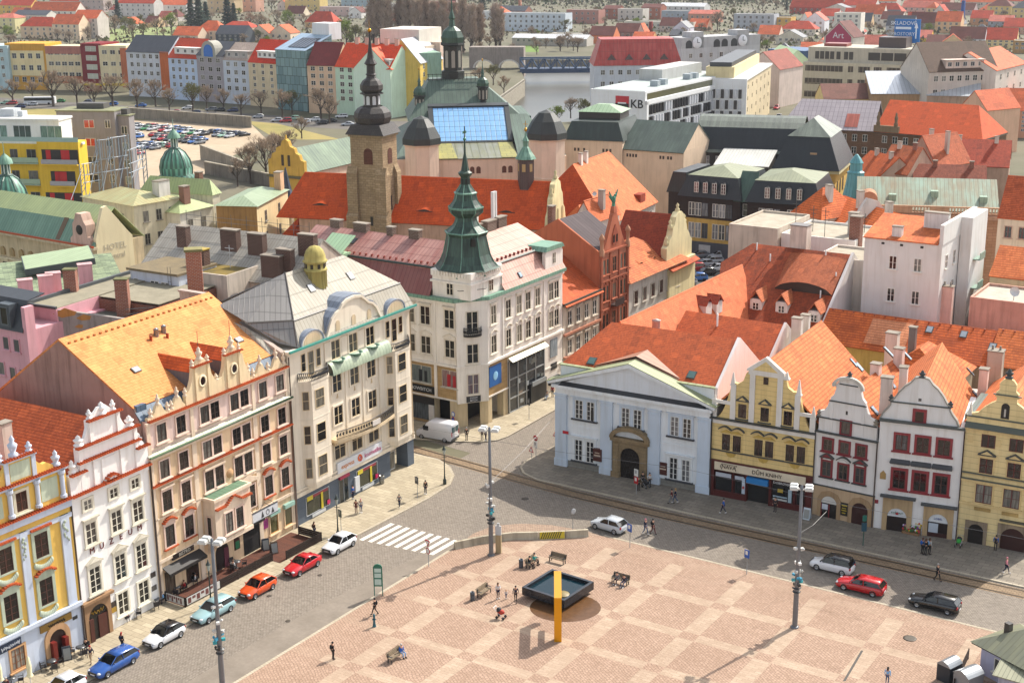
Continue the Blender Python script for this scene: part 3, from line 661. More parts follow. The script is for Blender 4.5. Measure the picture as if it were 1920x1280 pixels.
B.part('shop_sign',MB().box(12.2,15.2,-.35,-.05,3.0,3.5),PA('26221f'));B.part('wall_plaque',MB().box(15.2,15.9,-.12,0,1.9,2.9),PA('8e2f6e'))
for u in(16.9,19.3):
 B.win(u,1.85,1.25,1.9,1,1,PA('c08a4a'),GL('3d3a20',0,.4,'6f6a4a'),be,.12,None,True);B.part('awning',MB().box(u-.8,u+.8,-.35,0,2.95,3.4),PA('8fb3a6',.7))
mb=MB();mb.slab([(.0,1.2,19.35),(W_+.2,1.2,19.35),(W_+.2,10.2,24.75),(.0,10.2,24.75)],.2);mb.slab([(0,10.2,24.75),(W_+.2,10.2,24.75),(W_+.2,21,17.2),(0,21,17.2)],.2)
rf=B.part('roof',mb,OR)
B.part('roof_flashing',MB().slab([(0,.4,18.2),(W_,.4,18.2),(W_,1.4,19.4),(0,1.4,19.4)],.1).prism([(0.2,1.0),(1.4,1.0),(.5,4.2)],18.1,19.5,0,'z'),SM('53677d','41525f',.7,.4))
zr=lambda y:19.35+(y-1.2)*.6
for x0,x1,y0,y1 in((7.05,8.7,.4,5.2),(11.5,13.2,.4,5.2)):
 d_=MB().prism([(x0,18.3),(x1,18.3),(x1,21.1),((x0+x1)/2,21.9),(x0,21.1)],y0,y1).obj('dormer',SM('5d6470','7d6a62',.4,.5),rf)
 m2=MB();roof_gableF(m2,x0,x1,y0,y1+.2,21.15,22.0,.15,.05,0,.12);m2 .obj('dormer_roof',TL('cf5b26','a94519',.3,.2,.1,.3),d_)
rn=(0,-.514,.857);t_=math.atan(.6)
for p in((255,693),(448,637)):q=B.hit(p[0],p[1],(0,1.2,19.4),(0,-.6,1));skylight(B,q,t_,.9,.7,'F',rf,'c9d3d8')
for p in((293,628),(307,622)):q=B.hit(p[0],p[1],(0,1.2,19.4),(0,-.6,1));MB().lathe([(.25,-.2),(.25,.55),(.32,.6),(0,.75)],(0,0),10).obj('roof_vent',PA('8a8d90',.4,.6),rf,q)
for p in((283,637),(314,632)):q=B.hit(p[0],p[1],(0,1.2,19.4),(0,-.6,1));MB().lathe([(.14,-.2),(.14,.3),(.2,.34),(0,.45)],(0,0),8).obj('roof_vent',PA('a03c1c'),rf,q)
mb=MB()
for k in range(26):x=.6+k*.78;mb.box(x-.1,x+.1,9.3,9.5,zr(9.4),zr(9.4)+.14)
mb.obj('snow_guard',PA('b56a2c'),rf)
drainpipe(B,.1,0,14.6,-.2);drainpipe(B,W_-.05,0,14.6,-.2,PA('6b4f3e'))
k4=K(500,620)
B=Bl('apartment_house','tall cream house with two bay towers, cloud-shaped gable and a small yellow roof dome','house',G(555,990),G(776,870))
cr,cs,gr=PL('e2d6c2',.2),PL('d0bb9a',.3),BK('5c6570','525b66','454c55',2.2,.9,.015,.25);W_=B.W
mb=MB().box(0.1,W_,0,12,3.3,19.5,0).box(0.1,17.2,.02,12,0,3.3,1).box(20.6,W_,-.05,1.6,0,3.4,1).box(17.2,W_,3.4,12,0,3.4,1)
B.part('wall',mb,[cr,gr])
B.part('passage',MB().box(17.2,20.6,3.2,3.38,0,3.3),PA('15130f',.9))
mb=MB().box(-.05,W_+.2,-.16,0,3.3,3.75).box(0,W_+.1,-.18,0,4.0,4.15).box(-.1,W_+.5,-.55,.1,19.3,19.6)
for u in(6.5,9.5,12.6,15.7):mb.box(u-.12,u+.12,-.08,0,4.2,15.4)
for u in(6.6,9.5,12.5,15.6):mb.box(u-.5,u+.5,-.1,0,16.9,19.0)
B.part('cornice',mb,cr)
B.part('gutter',MB().box(-.2,W_+.6,-.72,-.5,19.5,19.72),PA('3f9083',.5))
cl=[(6.0,19.6),(6.3,19.9),(6.7,20.7),(7.2,21.5),(7.9,22.0),(8.5,22.2),(9.1,22.75),(9.9,23.1),(11.2,23.2),(12.5,23.0),(13.2,22.5),(13.8,22.0),(14.6,21.7),(15.3,21.1),(15.8,20.2),(16.2,19.6)]
B.part('gable',MB().prism(cl,-.25,.35).prism([(x,z+.0)for x,z in cl]+[(11.1+(x-11.1)*.93,19.6+(z-19.6)*.92)for x,z in cl[::-1]],-.45,-.25,0),cr)
B.part('gable_flashing',MB().prism([(11.1+(x-11.1)*1.035,z+.14)for x,z in cl]+cl[::-1],-.2,2.6),SM('7d8796','667080',.6,.4))
for u in(8.3,11.1,13.9):B.part('niche',MB().prism(arcpts(u,19.9,.7,.8),-.3,-.24),cs)
for c,r in((3.8,1.75),(18.6,1.75)):
 a=[(c+r*math.cos(math.pi*k/12),19.65+1.35*math.sin(math.pi*k/12))for k in range(13)]
 g_o=B.part('gable',MB().prism(a,-.4,.4),cr);MB().prism([(c+(x-c)*1.1,z+.1)for x,z in a]+a[::-1],-.48,1.8,0).obj('gable_flashing',SM('7d8796','667080',.6,.4),g_o);MB().prism([(c+(x-c)*.8,19.75+(z-19.65)*.78)for x,z in a],-.44,-.4,0).obj('gable_panel',cs,g_o)
bf,bg_=PL('d3bd98',.15),GL('1d1b18',0,.5,'8d8676')
for c,zt in((4.05,15.6),(19.0,15.0)):
 pl=[(c-2.4,0),(c-1.5,-1.0),(c+1.0,-1.0),(c+1.4,-.95),(c+2.3,0)]
 mb=MB()
 def pz(z0,z1,k=1.0,m=0):mb.prism([(c+(x-c)*k,y*k)for x,y in pl],z0,z1,m,'z')
 pz(4.5,zt);pz(4.2,4.5,.92);pz(3.8,4.2,.8);pz(zt,zt+.3,1.06)
 for z in(7.9,11.6):pz(z,z+.12,1.02)
 bo=B.part('bay',mb,cr)
 for z,h in((13.75,2.1),(9.95,2.1),(6.2,2.3)):
  B.win(c-.25,z,1.5,h,1,2,bf,bg_,None,.1,None,False,d=-1.0)
  o=B.win(0,0,.85,h,1,2,bf,bg_,None,.1,None,False);o.location=(c+1.85,-.47,z);o.rotation_euler=(0,0,math.atan2(.95,.9))
  o=B.win(0,0,.75,h,1,2,bf,bg_,None,.1,None,False);o.location=(c-1.95,-.5,z);o.rotation_euler=(0,0,-math.atan2(1.0,.9))
 mb=MB();n=26
 pr=[(c-2.5,-.05),(c-1.6,-1.05),(c-.2,-1.12),(c+1.2,-1.05),(c+2.4,-.05)]
 for i in range(n+1):
  q=i/n*4;k=min(int(q),3);f=q-k;x=pr[k][0]*(1-f)+pr[k+1][0]*f;y=pr[k][1]*(1-f)+pr[k+1][1]*f;mb.box(x-.03,x+.03,y-.03,y+.03,zt+.3,zt+1.2)
  mb.ell((x,y-.05,zt+.75),(.13,.03,.2),6,4)
 mb.tube([(x,y,zt+1.22)for x,y in pr],.05,5);B.part('balcony_railing',mb,PA('23262b',.5))
 for du,w in((-1.45,.75),(-.2,1.0),(1.05,.75)):B.win(c+du,17.75 if du!=-.2 else 17.4,w,2.0 if du!=-.2 else 2.7,1,2,bf,bg_,None,.1,None,False)
for u in(8.0,11.1,14.2):
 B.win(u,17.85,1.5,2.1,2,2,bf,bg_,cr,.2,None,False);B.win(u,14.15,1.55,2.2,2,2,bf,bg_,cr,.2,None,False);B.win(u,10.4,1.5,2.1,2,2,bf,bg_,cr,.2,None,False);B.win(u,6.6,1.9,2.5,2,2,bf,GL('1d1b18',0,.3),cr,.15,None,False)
 B.part('window_box',MB().lathe([(.95,0),(.75,.0),(.7,-.35),(.0,-.35)],(0,0),14,sx=1.0),SM('7da595','5e8877',.5),None,(u,-.2,16.8))
 for z in(12.35,):B.part('stucco_tassel',MB().prism([(u-.15,z),(u+.15,z),(u,z+.5)],-.08,0),cs)
mb=MB();n=10
for i in range(n):
 a0,a1=i/n,(i+1)/n
 f=lambda q:(-.1-.85*math.sin(q*math.pi/2),16.75-1.35*(1-math.cos(q*math.pi/2)))
 (y0,z0),(y1,z1)=f(a0),f(a1);mb.face([(6.35,y0,z0),(17.0,y0,z0),(17.0,y1,z1),(6.35,y1,z1)])
mb.face([(6.35,-.95,15.4),(17,-.95,15.4),(17,0,15.4),(6.35,0,15.4)])
B.part('pent_roof',mb,SM('a9b59c','8f9f8a',.55,.6))
pr=[(6.3+10.5*i/12,-1.15-.75*math.sin(math.pi*i/12))for i in range(13)]
bal=B.part('balcony',MB().prism([(6.3,0)]+pr+[(16.8,0)],7.75,8.1,0,'z').prism([(6.6,0)]+[(x,y*.7)for x,y in pr]+[(16.5,0)],7.4,7.75,0,'z'),cs)
mb=MB();mb.tube([(x,y+.08,9.1)for x,y in pr],.05,5).tube([(x,y+.08,8.3)for x,y in pr],.03,5)
for i in range(73):q=i/6;k=min(int(q),11);f=q-k;x=pr[k][0]*(1-f)+pr[k+1][0]*f;y=pr[k][1]*(1-f)+pr[k+1][1]*f+.08;mb.box(x-.02,x+.02,y-.02,y+.02,8.1,9.1)
for i in range(24):q=i/2;k=min(int(q),11);f=q-k;x=pr[k][0]*(1-f)+pr[k+1][0]*f;y=pr[k][1]*(1-f)+pr[k+1][1]*f+.06;mb.ell((x,y,8.7),(.15,.03,.22),6,4)
mb.obj('balcony_railing',PA('2b2826',.5),bal)
MB().box(11.6,13.0,-1.98,-1.9,8.3,8.9).obj('balcony_banner',PA('d8cfc6'),bal)
sb=B.part('shop_sign',MB().box(7.2,15.4,-.24,-.02,3.75,5.0),PA('d9dbe0',.4));text('express',.75,PA('d07a1c'),sb,(9.0,-.26,4.35));text('kosmetika',.75,PA('b84a78'),sb,(13.6,-.26,4.35));MB().lathe([(.42,0),(.3,.02),(.18,.02)],(0,0),14).obj('emblem',PA('d9601e'),sb,(11.2,-.26,4.4)).rotation_euler=(math.pi/2,0,0);MB().lathe([(.3,0),(.2,.03)],(0,0),14).obj('emblem',PA('c02c6a'),sb,(11.4,-.26,4.25)).rotation_euler=(math.pi/2,0,0)
for u,w in((3.8,4.0),(12.7,3.9)):
 o=B.win(u,1.75,w,2.2,1,1,PA('b9bcc0'),GL('2f3326',0,.5,'7d8450'),None,.1,None,False);MB().box(-w/2+.2,w/2-.3,-.1,-.07,.75,1.05).obj('poster',PA('8a2a3a'),o);MB().box(-w/2+.15,-w/2+1.1,-.11,-.08,.6,1.1).box(w*.12,w*.12+.35,-.11,-.08,-1,.9).obj('poster',PA('c9b62c'),o);MB().box(w/2-.5,w/2,-.12,-.08,-.9,-.4).obj('poster',PA('c2255c'),o);MB().box(-w/2+.9,w/2-.8,-.1,-.06,-1.5,-1.15).obj('poster',PA('c3c6c8'),o)
o=B.win(8.35,1.5,1.7,2.9,2,1,PA('6d737a'),GL('22282a',0,.3),None,.1,None,False);B.part('door_canopy',MB().box(7.5,9.2,-.3,0,2.95,3.3),PA('a02a4a'))
B.part('poster_case',MB().box(10.3,11.1,-.18,0,.5,2.3),PA('cfd2d4'));o=B.win(17.8,1.8,1.0,2.2,1,1,PA('8a8d90'),GL(),None,.1,None,False,d=.2)
LR,RR=B.at(529,511,26.2),B.at(649,479,26.2)
mt=SM('a8a294','958c7a',.55,.6,.6,0,2.2);mb=MB();y_=(LR[1]+RR[1])/2
A_,B_,C_,D_=(2.6,1.0,22.2),(W_-.3,1.0,22.2),(RR[0],y_,26.2),(LR[0],y_,26.2)
mb.slab([A_,B_,C_,D_],.1);mb.slab([(1.6,-.4,19.7),(W_+.3,-.4,19.7),(W_-.3,.9,22.1),(2.6,.9,22.1)],.1)
mb.slab([B_,(W_+.1,12.5,22),(RR[0],y_,26.2)],.1);mb.slab([(W_+.3,-.4,19.7),(W_+.3,13,19.7),(W_-.3,12.5,22.1),(W_-.3,.9,22.1)],.1)
mb.slab([D_,(-.5,8.5,23.6),(-.9,4.2,22.4),A_],.1,1);mb.slab([A_,(-.9,4.2,22.3),(.6,1.5,20.2),(1.6,-.4,19.7)],.1,1);mb.slab([D_,C_,(W_,13,22),(-.5,13,22)],.1,1)
mb.slab([(-1.4,9.5,23.2),(-.8,4.4,21.8),(.5,.8,19.6),(-1.0,1.2,19.4)],.1,0)
rf=B.part('roof',mb,[mt,SM('8f8c88','7f7c78',.55,.4,.4,.2,2.2)]);MB().tube([A_,B_],.12,4).tube([(1.6,-.1,19.9),A_,D_],.09,4).tube([A_,(-.9,4.2,22.35)],.1,4).obj('roof_ridge',PA('4a4540',.5),rf)  # second metal: same sheet, greyed to put the left hip's shade into its colour
B.part('firewall',MB().prism([(.3,14),(14,14),(14,24.4),(10.8,24.4),(.3,19.6)],-.45,.1,0,'x').box(-.5,.15,10.6,14.2,24.4,24.6),PL('b3a398',.4))
q=B.hit(592,518,A_,(0,-4.0,y_-1));cx,cy,cz=q.x,q.y,q.z
K9=.86;mb=MB().lathe([(r_*K9,cz+(z_-cz)*.9)for r_,z_ in[(1.35,cz-1.6),(1.35,cz+.7),(1.5,cz+.75),(1.5,cz+1.0),(1.3,cz+1.05),(1.3,cz+1.75),(1.5,cz+1.8),(1.6,cz+1.95),(1.4,cz+2.1),(1.35,cz+2.6),(1.1,cz+3.2),(.65,cz+3.65),(.0,cz+3.85)]],(cx,cy),18)
for k in range(18):a=2*math.pi*k/18;mb.tube([(cx+1.18*math.cos(a),cy+1.18*math.sin(a),z)for z in(cz-1.4,cz+.6)],.07,4)
dm=B.part('roof_dome',mb,PL('b5a765',.4))
for k in range(9):a=2*math.pi*k/9;MB().box(-.15,.15,-.03,.03,cz+1.03,cz+1.5).obj('vent_opening',PA('2a2418'),dm,(cx+1.13*math.cos(a),cy+1.13*math.sin(a),0),a+math.pi/2)
for p in((583,540),(657,517)):q=B.hit(p[0],p[1],A_,(0,-4.0,y_-1));skylight(B,q,math.atan2(4.0,y_-1),.9,1.0,'F',rf,'d5dade')
drainpipe(B,.1,0,19,-.2);drainpipe(B,W_-.2,3.5,19,-.2,PA('b09a7c'))
kB=K(1020,640,4.268);kR=K(1320,620,2.908)
OT=TL('cc7440','a8592e',.42,.24,.18,.5)
B=Bl('town_house','light blue neoclassical house with a broad pediment and arched stone portal','house',G(1043.5,871),G(1329,927))
bl,bd2,wht=PL('dce1e4',.14),PL('c0cddb',.14),PA('e2e2de',.5);W_=B.W;gst=BK('8f7c5e','7d6b4f','5c4e3a',.8,.4,.012,.4)
B.part('wall',MB().box(0,W_,0,14,.9,10.3),bl);B.part('plinth',MB().box(1.4,18.1,-.04,.3,0,.9),BK('8a8880','7b7972','5a5853',1.1,.45,.02))
B.part('attic_wall',MB().box(.15,W_-.05,.75,1.3,10.3,12.3),bl)
mb=MB()
for u in(.7,6.65,12.65,18.75):
 mb.box(u-.75,u+.75,-.28,0,1.0,8.9).box(u-.85,u+.85,-.36,0,0,1.0).box(u-.85,u+.85,-.4,0,8.9,9.1).box(u-.8,u+.8,-.34,0,8.45,8.6)
B.part('pilasters',mb,bd2)
mb=MB().box(0,W_,-.3,0,9.1,9.9).box(-.3,W_+.3,-.75,0,9.9,10.25).box(1.4,18.0,-.06,0,5.1,5.3)
mb.prism([(-.75,10.25),(9.6,13.6),(W_+.6,10.25),(W_+.75,10.6),(9.6,14.15),(-.9,10.6)],-.75,0.05)
B.part('cornice',mb,bl)
B.part('pediment',MB().prism([(.2,10.25),(W_-.2,10.25),(9.6,13.7)],-.12,.7),PL('d6dce2',.12))
B.part('cornice_sheet',MB().slab([(.6,-.72,10.27),(W_-.4,-.72,10.27),(W_-.6,-.13,10.62),(.8,-.13,10.62)],.03),PA('34363a',.5))
mb=MB();e=.8
for q in([(-.95,-e,10.62),(9.6,-e,14.18),(9.6,4.0,14.18),(-.95,.8,10.62)],[(9.6,-e,14.18),(W_+.8,-e,10.62),(W_+.8,.8,10.62),(9.6,4.0,14.18)]):mb.slab(q,.08)
mb.box(0,W_+.1,.6,1.45,12.3,12.42);B.part('pediment_roof',mb,SM('9aa27a','858c6c',.9,.5))
B.part('pediment_back_wall',MB().prism([(3.5,12.3),(15.7,12.3),(9.6,14.25)],1.3,1.5).face([(9.6,1.3,14.5),(15.6,1.45,12.4),(9.6,4.4,14.5)]).face([(9.6,1.3,14.5),(3.6,1.45,12.4),(9.6,4.4,14.5)]),SM('a4765f','8d6a56',1,.3))
gl_=GL('24262a',0,.35,'8d8e90')
for u,z,h in((3.75,7.45,2.3),(9.75,7.45,2.3),(15.85,7.4,2.3),(3.72,2.4,2.6),(15.83,2.35,2.6)):
 for du in(-.75,.75):
  o=B.win(u+du,z,.98,h,2,4,wht,gl_,None,.1,None,False)
 B.part('window_surround',MB().box(u-1.55,u-1.3,-.1,0,z-h/2,z+h/2+.4).box(u+1.3,u+1.55,-.1,0,z-h/2,z+h/2+.4).box(u-.2,u+.2,-.08,0,z-h/2,z+h/2).box(u-1.3,u+1.3,-.1,0,z+h/2,z+h/2+.4).box(u-1.75,u+1.75,-.34,0,z+h/2+.4,z+h/2+.52),bd2 if z>5 else bl)
 B.part('window_sill',MB().box(u-1.7,u+1.7,-.28,0,z-h/2-.18,z-h/2),PA('3c3f45',.5))
B.part('open_casement',MB().box(4.6,4.92,-.14,-.07,6.35,7.6),PA('0c0d10',.4))
sp=[(7.3,5.0)]+[(9.75+2.45*math.cos(math.pi*k/14),5.0+1.45*math.sin(math.pi*k/14))for k in range(14,-1,-1)]+[(12.2,5.0)]
ot=[(9.75+2.5*math.cos(math.pi*k/14),5.0+1.5*math.sin(math.pi*k/14))for k in range(15)];it=[(9.75+2.0*math.cos(math.pi*k/14),5.0+1.0*math.sin(math.pi*k/14))for k in range(15)]
ai=arcpts(9.75,.1,2.5,2.6,14)
mb=MB().prism(ot+it[::-1],-.75,0).prism([(7.55,0),(8.5,0)]+ai[:1:-1]+[(11.0,0),(11.95,0),(11.95,4.6),(7.55,4.6)],-.4,0).box(7.3,12.2,-.6,0,4.6,5.05).box(7.4,8.45,-.55,0,0,.8).box(11.05,12.1,-.55,0,0,.8).box(7.65,8.3,-.5,-.4,.8,4.3).box(11.2,11.85,-.5,-.4,.8,4.3)
B.part('portal',mb,gst);B.part('door',MB().prism(ai,-.06,0),BK('17110e','120d0b','2a211b',.35,.35,.03,.1))
for u,z in((5.6,2.35),(13.8,2.1)):q=B.part('notice_board',MB().box(u-.55,u+.55,-.42 if u<6 else-.1,0,z-.75,z+.75),PA('4a1d16'));MB().box(u-.4,u+.4,-.1 if u>6 else-.44,-.08,z-.1,z+.05).box(u-.3,u+.3,-.1 if u>6 else-.44,-.08,z+.25,z+.33).obj('lettering',PA('c9b7a2'),q,(0,-.02,0))
B.part('street_sign',MB().box(1.0,1.75,-.34,-.28,4.25,4.6),PA('b3122a',.4));mb=MB()
for x0,x1,yr,zr_ in((0,W_,6.8,16.4),):
 mb.slab([(.0,.9,12.25),(W_,.9,12.25),(W_,7.2,16.35),(3.6,7.2,16.35)],.2);mb.slab([(3.6,7.2,16.35),(W_,7.2,16.35),(W_,14,12),(0,14,12)],.2);mb.slab([(0,.9,12.25),(3.6,7.2,16.35),(0,14,12)],.2)
BT=TL('b5552a','8f4120',.26,.18,.3,.3)
rf=B.part('roof',mb,BT);B.part('gable_wall',MB().prism([(.8,9),(14,9),(14,12),(7.2,16.6),(.8,12.4)],W_-.0,W_+.35,0,'x'),PL('e3dbd6',.15))
for p in((1110,677),(1297,703)):q=B.hit(p[0],p[1],(0,.9,12.25),(0,-.65,1));skylight(B,q,math.atan(.65),1.0,1.1,'F',rf,'4d6a66')
drainpipe(B,W_+.2,0,10,-.3,PA('2c2a2c'))
def gabled(name,label,a,b):return Bl(name,label,'house',a,b)
B=gabled('townhouse','yellow gabled house above a dark red bookshop front, next to the blue house',G(1329,927),G(1522,964));W_=B.W
yl,tw,dg=PL('e0c688',.2,.55),PL('dcd8d0',.15),PA('3d4140',.5)
B.part('wall',MB().box(0,W_,0,11,4.4,9.2),yl)
vol=volpts(11.75,9.3,9.9,13.4,8)+[(9.9,13.6),(9.2,13.5),(8.6,13.9),(8.3,14.8)]
gpts=vol+[(8.0,15.2),(6.05,16.75),(4.2,15.2)]+[(12.15-x,z)for x,z in vol[::-1]]
B.part('gable',MB().prism(gpts,0,.45),yl)
mb=MB()
for u,z1 in((2.5,13.4),(4.65,14.9),(7.75,14.9),(9.75,13.2),(.35,10.8),(11.5,10.8)):mb.box(u-.3,u+.3,-.16,0.02,9.4,z1)
mb.box(0,W_,-.2,0,8.7,9.2).box(.1,2.3,-.14,0,11.0,11.4).box(9.9,11.6,-.14,0,11.0,11.4).box(4.2,8.2,-.2,0,14.85,15.25).prism([(4.0,15.25),(8.2,15.25),(8.2,15.45),(6.1,17.0),(4.0,15.45)],-.24,.3)
B.part('pilasters',mb,tw);B.part('pediment_panel',MB().prism([(4.7,15.42),(7.5,15.42),(6.1,16.5)],-.27,-.24),yl)
B.part('cornice_sheet',MB().box(-.05,W_,-.42,0,9.2,9.35).box(0,W_,-.2,0,5.5,5.62),dg)
for u,z,h in((2.4,13.4,1.3),(9.8,13.3,1.6),(.35,10.9,.9),(11.5,10.9,1.3),(8.4,14.9,.7)):B.part('obelisk',MB().frus((u,.1),.5,.4,z,.1,.1,z+h).box(u-.32,u+.32,-.15,.4,z-.15,z),tw)
dk,gl_=PA('3a1f1a',.5),GL('1a1412',0,.3,'5a5048')
for u in(3.6,6.15,8.75):B.win(u,10.5,.95,1.6,2,2,dk,gl_,yl,.12,'tri',True,.05,dg)
B.win(6.12,14.3,.55,.8,1,1,dk,gl_,None,.1,None,False)
for u in(1.85,3.1,5.6,6.82,9.15,10.38):B.win(u,6.6,.95,1.9,2,2,dk,gl_,yl,.12,None,False,.04)
for c in(2.45,6.2,9.75):
 pts=[(c-1.5+3.0*k/24,8.0+.38*abs(math.sin(math.pi*2*k/24)))for k in range(25)]
 B.part('window_hood',MB().prism(pts+[(x,z+.14)for x,z in pts[::-1]],-.26,0),dg);B.part('stucco_shell',MB().prism([(c-1.3,7.7),(c+1.3,7.7),(c+.7,8.05),(c,7.85),(c-.7,8.05)],-.1,0).prism([(c-.6,5.4),(c+.6,5.4),(c+.4,5.05),(c,4.9),(c-.4,5.05)],-.1,0),PL('c4a456',.3))
rdw=PA('4f1210',.4)
sf=B.part('shopfront',MB().box(0.05,W_-.05,-.18,0,3.25,4.4).box(.05,.6,-.2,0,0,3.25).box(11.15,W_-.05,-.2,0,0,3.25).box(.6,11.15,.5,.6,0,3.25).box(.6,4.3,-.15,0,0,.8).box(7.2,11.1,-.15,0,0,.8).box(4.2,4.45,-.18,.5,0,3.25).box(7.0,7.25,-.18,.5,0,3.25).box(2.75,2.9,-.16,0,0,3.25).box(9.8,10.0,-.16,0,0,3.25).box(0,W_,.61,10.9,0,4.4),rdw)
sg=MB().box(.65,11.1,-.26,-.18,3.3,4.22).obj('shop_sign',PA('d8cbb2',.5),sf)
text('NAVA',.62,PA('3a2a20'),sg,(2.35,-.29,3.78),ext=.02);text('DŮM KNIHY',.62,PA('3a2a20'),sg,(6.75,-.29,3.73),ext=.02);MB().tube([(1.55+.0,-.29,3.45),(1.35,-.29,3.8),(1.55,-.29,4.12)],.04,4).tube([(3.2,-.29,3.45),(3.05,-.29,3.8),(3.3,-.29,4.12)],.04,4).tube([(1.55,-.29,4.1),(3.3,-.29,4.1)],.03,4).obj('emblem',PA('3a2a20'),sg)
for u,w in((1.7,2.0),(3.55,1.1),(8.5,2.4),(10.55,.9)):B.win(u,1.85,w,2.1,1,1,rdw,GL('15181c',0,.2,'5b6068'),None,.1,None,False,.02)
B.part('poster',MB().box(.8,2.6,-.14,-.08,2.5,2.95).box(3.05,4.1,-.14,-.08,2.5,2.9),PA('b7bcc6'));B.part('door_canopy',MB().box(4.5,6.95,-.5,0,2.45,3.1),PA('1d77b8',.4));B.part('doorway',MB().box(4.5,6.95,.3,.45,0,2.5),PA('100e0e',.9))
text('DOBROVSKÝ',.38,PA('d6d4d0'),sf,(8.6,-.2,2.98));B.part('book_display',MB().box(9.2,9.6,-.13,-.09,.9,2.4,0).box(7.5,9.1,-.13,-.09,.95,1.15,1).box(7.5,9.1,-.13,-.09,1.3,1.45,0).box(8.0,8.6,-.13,-.09,1.9,2.3,2),[PA('9fb3bd'),PA('c9c9c4'),PA('b79a2a')]);B.part('poster',MB().box(3.95,4.3,-.3,-.18,1.0,2.8).box(4.0,4.25,-.32,-.3,1.6,1.9,1),[PA('b9c6d2'),PA('a83a3a')])
mb=MB();mb.slab([(.0,.4,10.4),(5.95,.4,16.4),(5.95,19.5,16.4),(0,19.5,10.4)],.2);mb.slab([(5.95,.4,16.4),(12.6,.4,9.9),(12.6,19.5,9.9),(5.95,19.5,16.4)],.2)
rf=B.part('roof',mb,OT);B.part('rear_wall',MB().prism([(.2,0),(11.7,0),(11.7,10.5),(5.95,16.2),(.2,10.5)],18.6,19.2).box(.1,W_-.1,11,18.6,0,10),PL('cfc3a5',.3))
q=B.hit(1611,688,(5.95,0,16.4),(1,0,1.02));skylight(B,q,.78,.8,1.3,'R',rf);q=B.hit(1600,680,(5.95,0,16.4),(1,0,1.02));skylight(B,q,.78,.5,1.3,'R',rf)
x,y=B.at(1493,650,12);chimney(B,x,y,9,15.6,1.2,.9,PL('d5cfc9'));chimney(B,x+.4,y+1.9,9,15.6,1.0,.8,PL('d5cfc9'))
drainpipe(B,W_-.02,0,9.2,-.15)
rr_,dgl=PA('7d1f28',.5),GL('1b1c1e',0,.3,'55585c')
B=gabled('townhouse','narrow white house with curly gable and small dark red framed windows',G(1522,964),G(1637,990));W_=B.W
wv,sd=PL('dddad6',.15),PL('bfa483',.3)
B.part('wall',MB().box(0,W_,0,10,3.6,9.7).box(.25,W_-.3,.0,.5,9.7,11.3),wv);B.part('ground_floor',MB().box(0,W_,-.06,10,0,3.6),sd)
half=[(.0,11.3),(.25,11.9),(.8,12.1),(1.1,12.6),(1.35,13.3),(1.4,13.6),(1.75,14.0),(1.95,14.7),(1.85,15.0)]
top=[(1.9,15.05),(2.3,15.6),(2.8,15.95),(3.3,16.05)]
pts=half+top;B.part('gable',MB().prism(pts+[(6.6-x,z)for x,z in pts[::-1]],0,.45),wv)
B.part('cornice_sheet',MB().box(-.05,W_,-.35,0,9.6,9.75).box(.0,6.6,-.16,0,11.2,11.32).box(1.25,5.35,-.12,0,13.2,13.32).box(2.3,4.3,-.1,0,15.2,15.3).box(-.05,W_,-.14,0,3.55,3.68),dg)
ring=[(3.3+1.75*math.cos(math.pi*k/12),14.95+1.25*math.sin(math.pi*k/12))for k in range(13)]
B.part('gable_arch',MB().prism(ring+[(3.3+(x-3.3)*.8,14.95+(z-14.95)*.78)for x,z in ring[::-1]],-.35,0),PL('c2bfb5',.3));urn(B,3.3,16.15,.6,.1,dg,'finial');urn(B,.2,11.4,.7,.1,PL('8a8274'),'finial');urn(B,6.4,11.4,.7,.1,PL('8a8274'),'finial')
mb=MB()
for u in(1.6,5.0):mb.box(u-.15,u+.15,-.07,0,9.8,13.1)
B.part('pilasters',mb,wv)
B.win(3.25,10.55,.95,1.35,2,2,PA('4d443e'),GL('4f4a46',0,.2),rr_,.2,None,False);B.part('niche',MB().box(3.15,3.35,-.03,0,12.0,12.4),PA('26221f'))
for u in(1.4,3.24,5.07):
 B.win(u,8.3,.95,1.25,2,2,PA('5a4a40'),dgl,rr_,.2,None,True,.05,rr_);o=B.win(u,5.6,.95,1.65,2,2,PA('5a4a40'),dgl,rr_,.2,'arc' if u==3.24 else 'tri',True,.05,dg)
 MB().prism([(-.5,1.05),(.5,1.05),(0,1.45)],-.16,-.1).obj('window_ornament',PA('d8d2cc'),o)
for c in(1.9,5.35):
 a_=arcpts(c,0,1.75,1.7);B.part('door_surround',MB().prism([(c-1.3,0),(c-.88,0)]+a_[:1:-1]+[(c+.88,0),(c+1.3,0),(c+1.3,2.2),(c+.9,2.9),(c,3.2),(c-.9,2.9),(c-1.3,2.2)],-.16,0),PL('a98d6b',.35))
 d_=B.part('door',MB().prism(a_,-.1,0),PA('34110f' if c>3 else '17120f',.4))
 if c<3:MB().prism([(c+.85*math.cos(math.pi*k/10),1.75+.8*math.sin(math.pi*k/10))for k in range(11)],-.14,-.1).obj('fanlight',PA('c9c6be'),d_);MB().box(c-.75,c-.1,-.16,-.1,1.0,1.6).obj('poster',PA('c9ced6'),d_);MB().box(c-.85,c-.78,-.18,-.1,0,1.7).box(c+.0,c+.1,-.18,-.1,0,1.7).obj('door_frame',rr_,d_)
sg=B.part('menu_board',MB().box(3.25,4.05,-.14,-.06,.75,2.2),PA('1a1712'));MB().box(3.35,3.95,-.16,-.14,1.85,1.97).box(3.4,3.85,-.16,-.14,1.55,1.63).box(3.35,3.9,-.16,-.14,1.3,1.4).box(3.4,3.8,-.16,-.14,1.0,1.1).obj('lettering',PA('b8a02a'),sg)
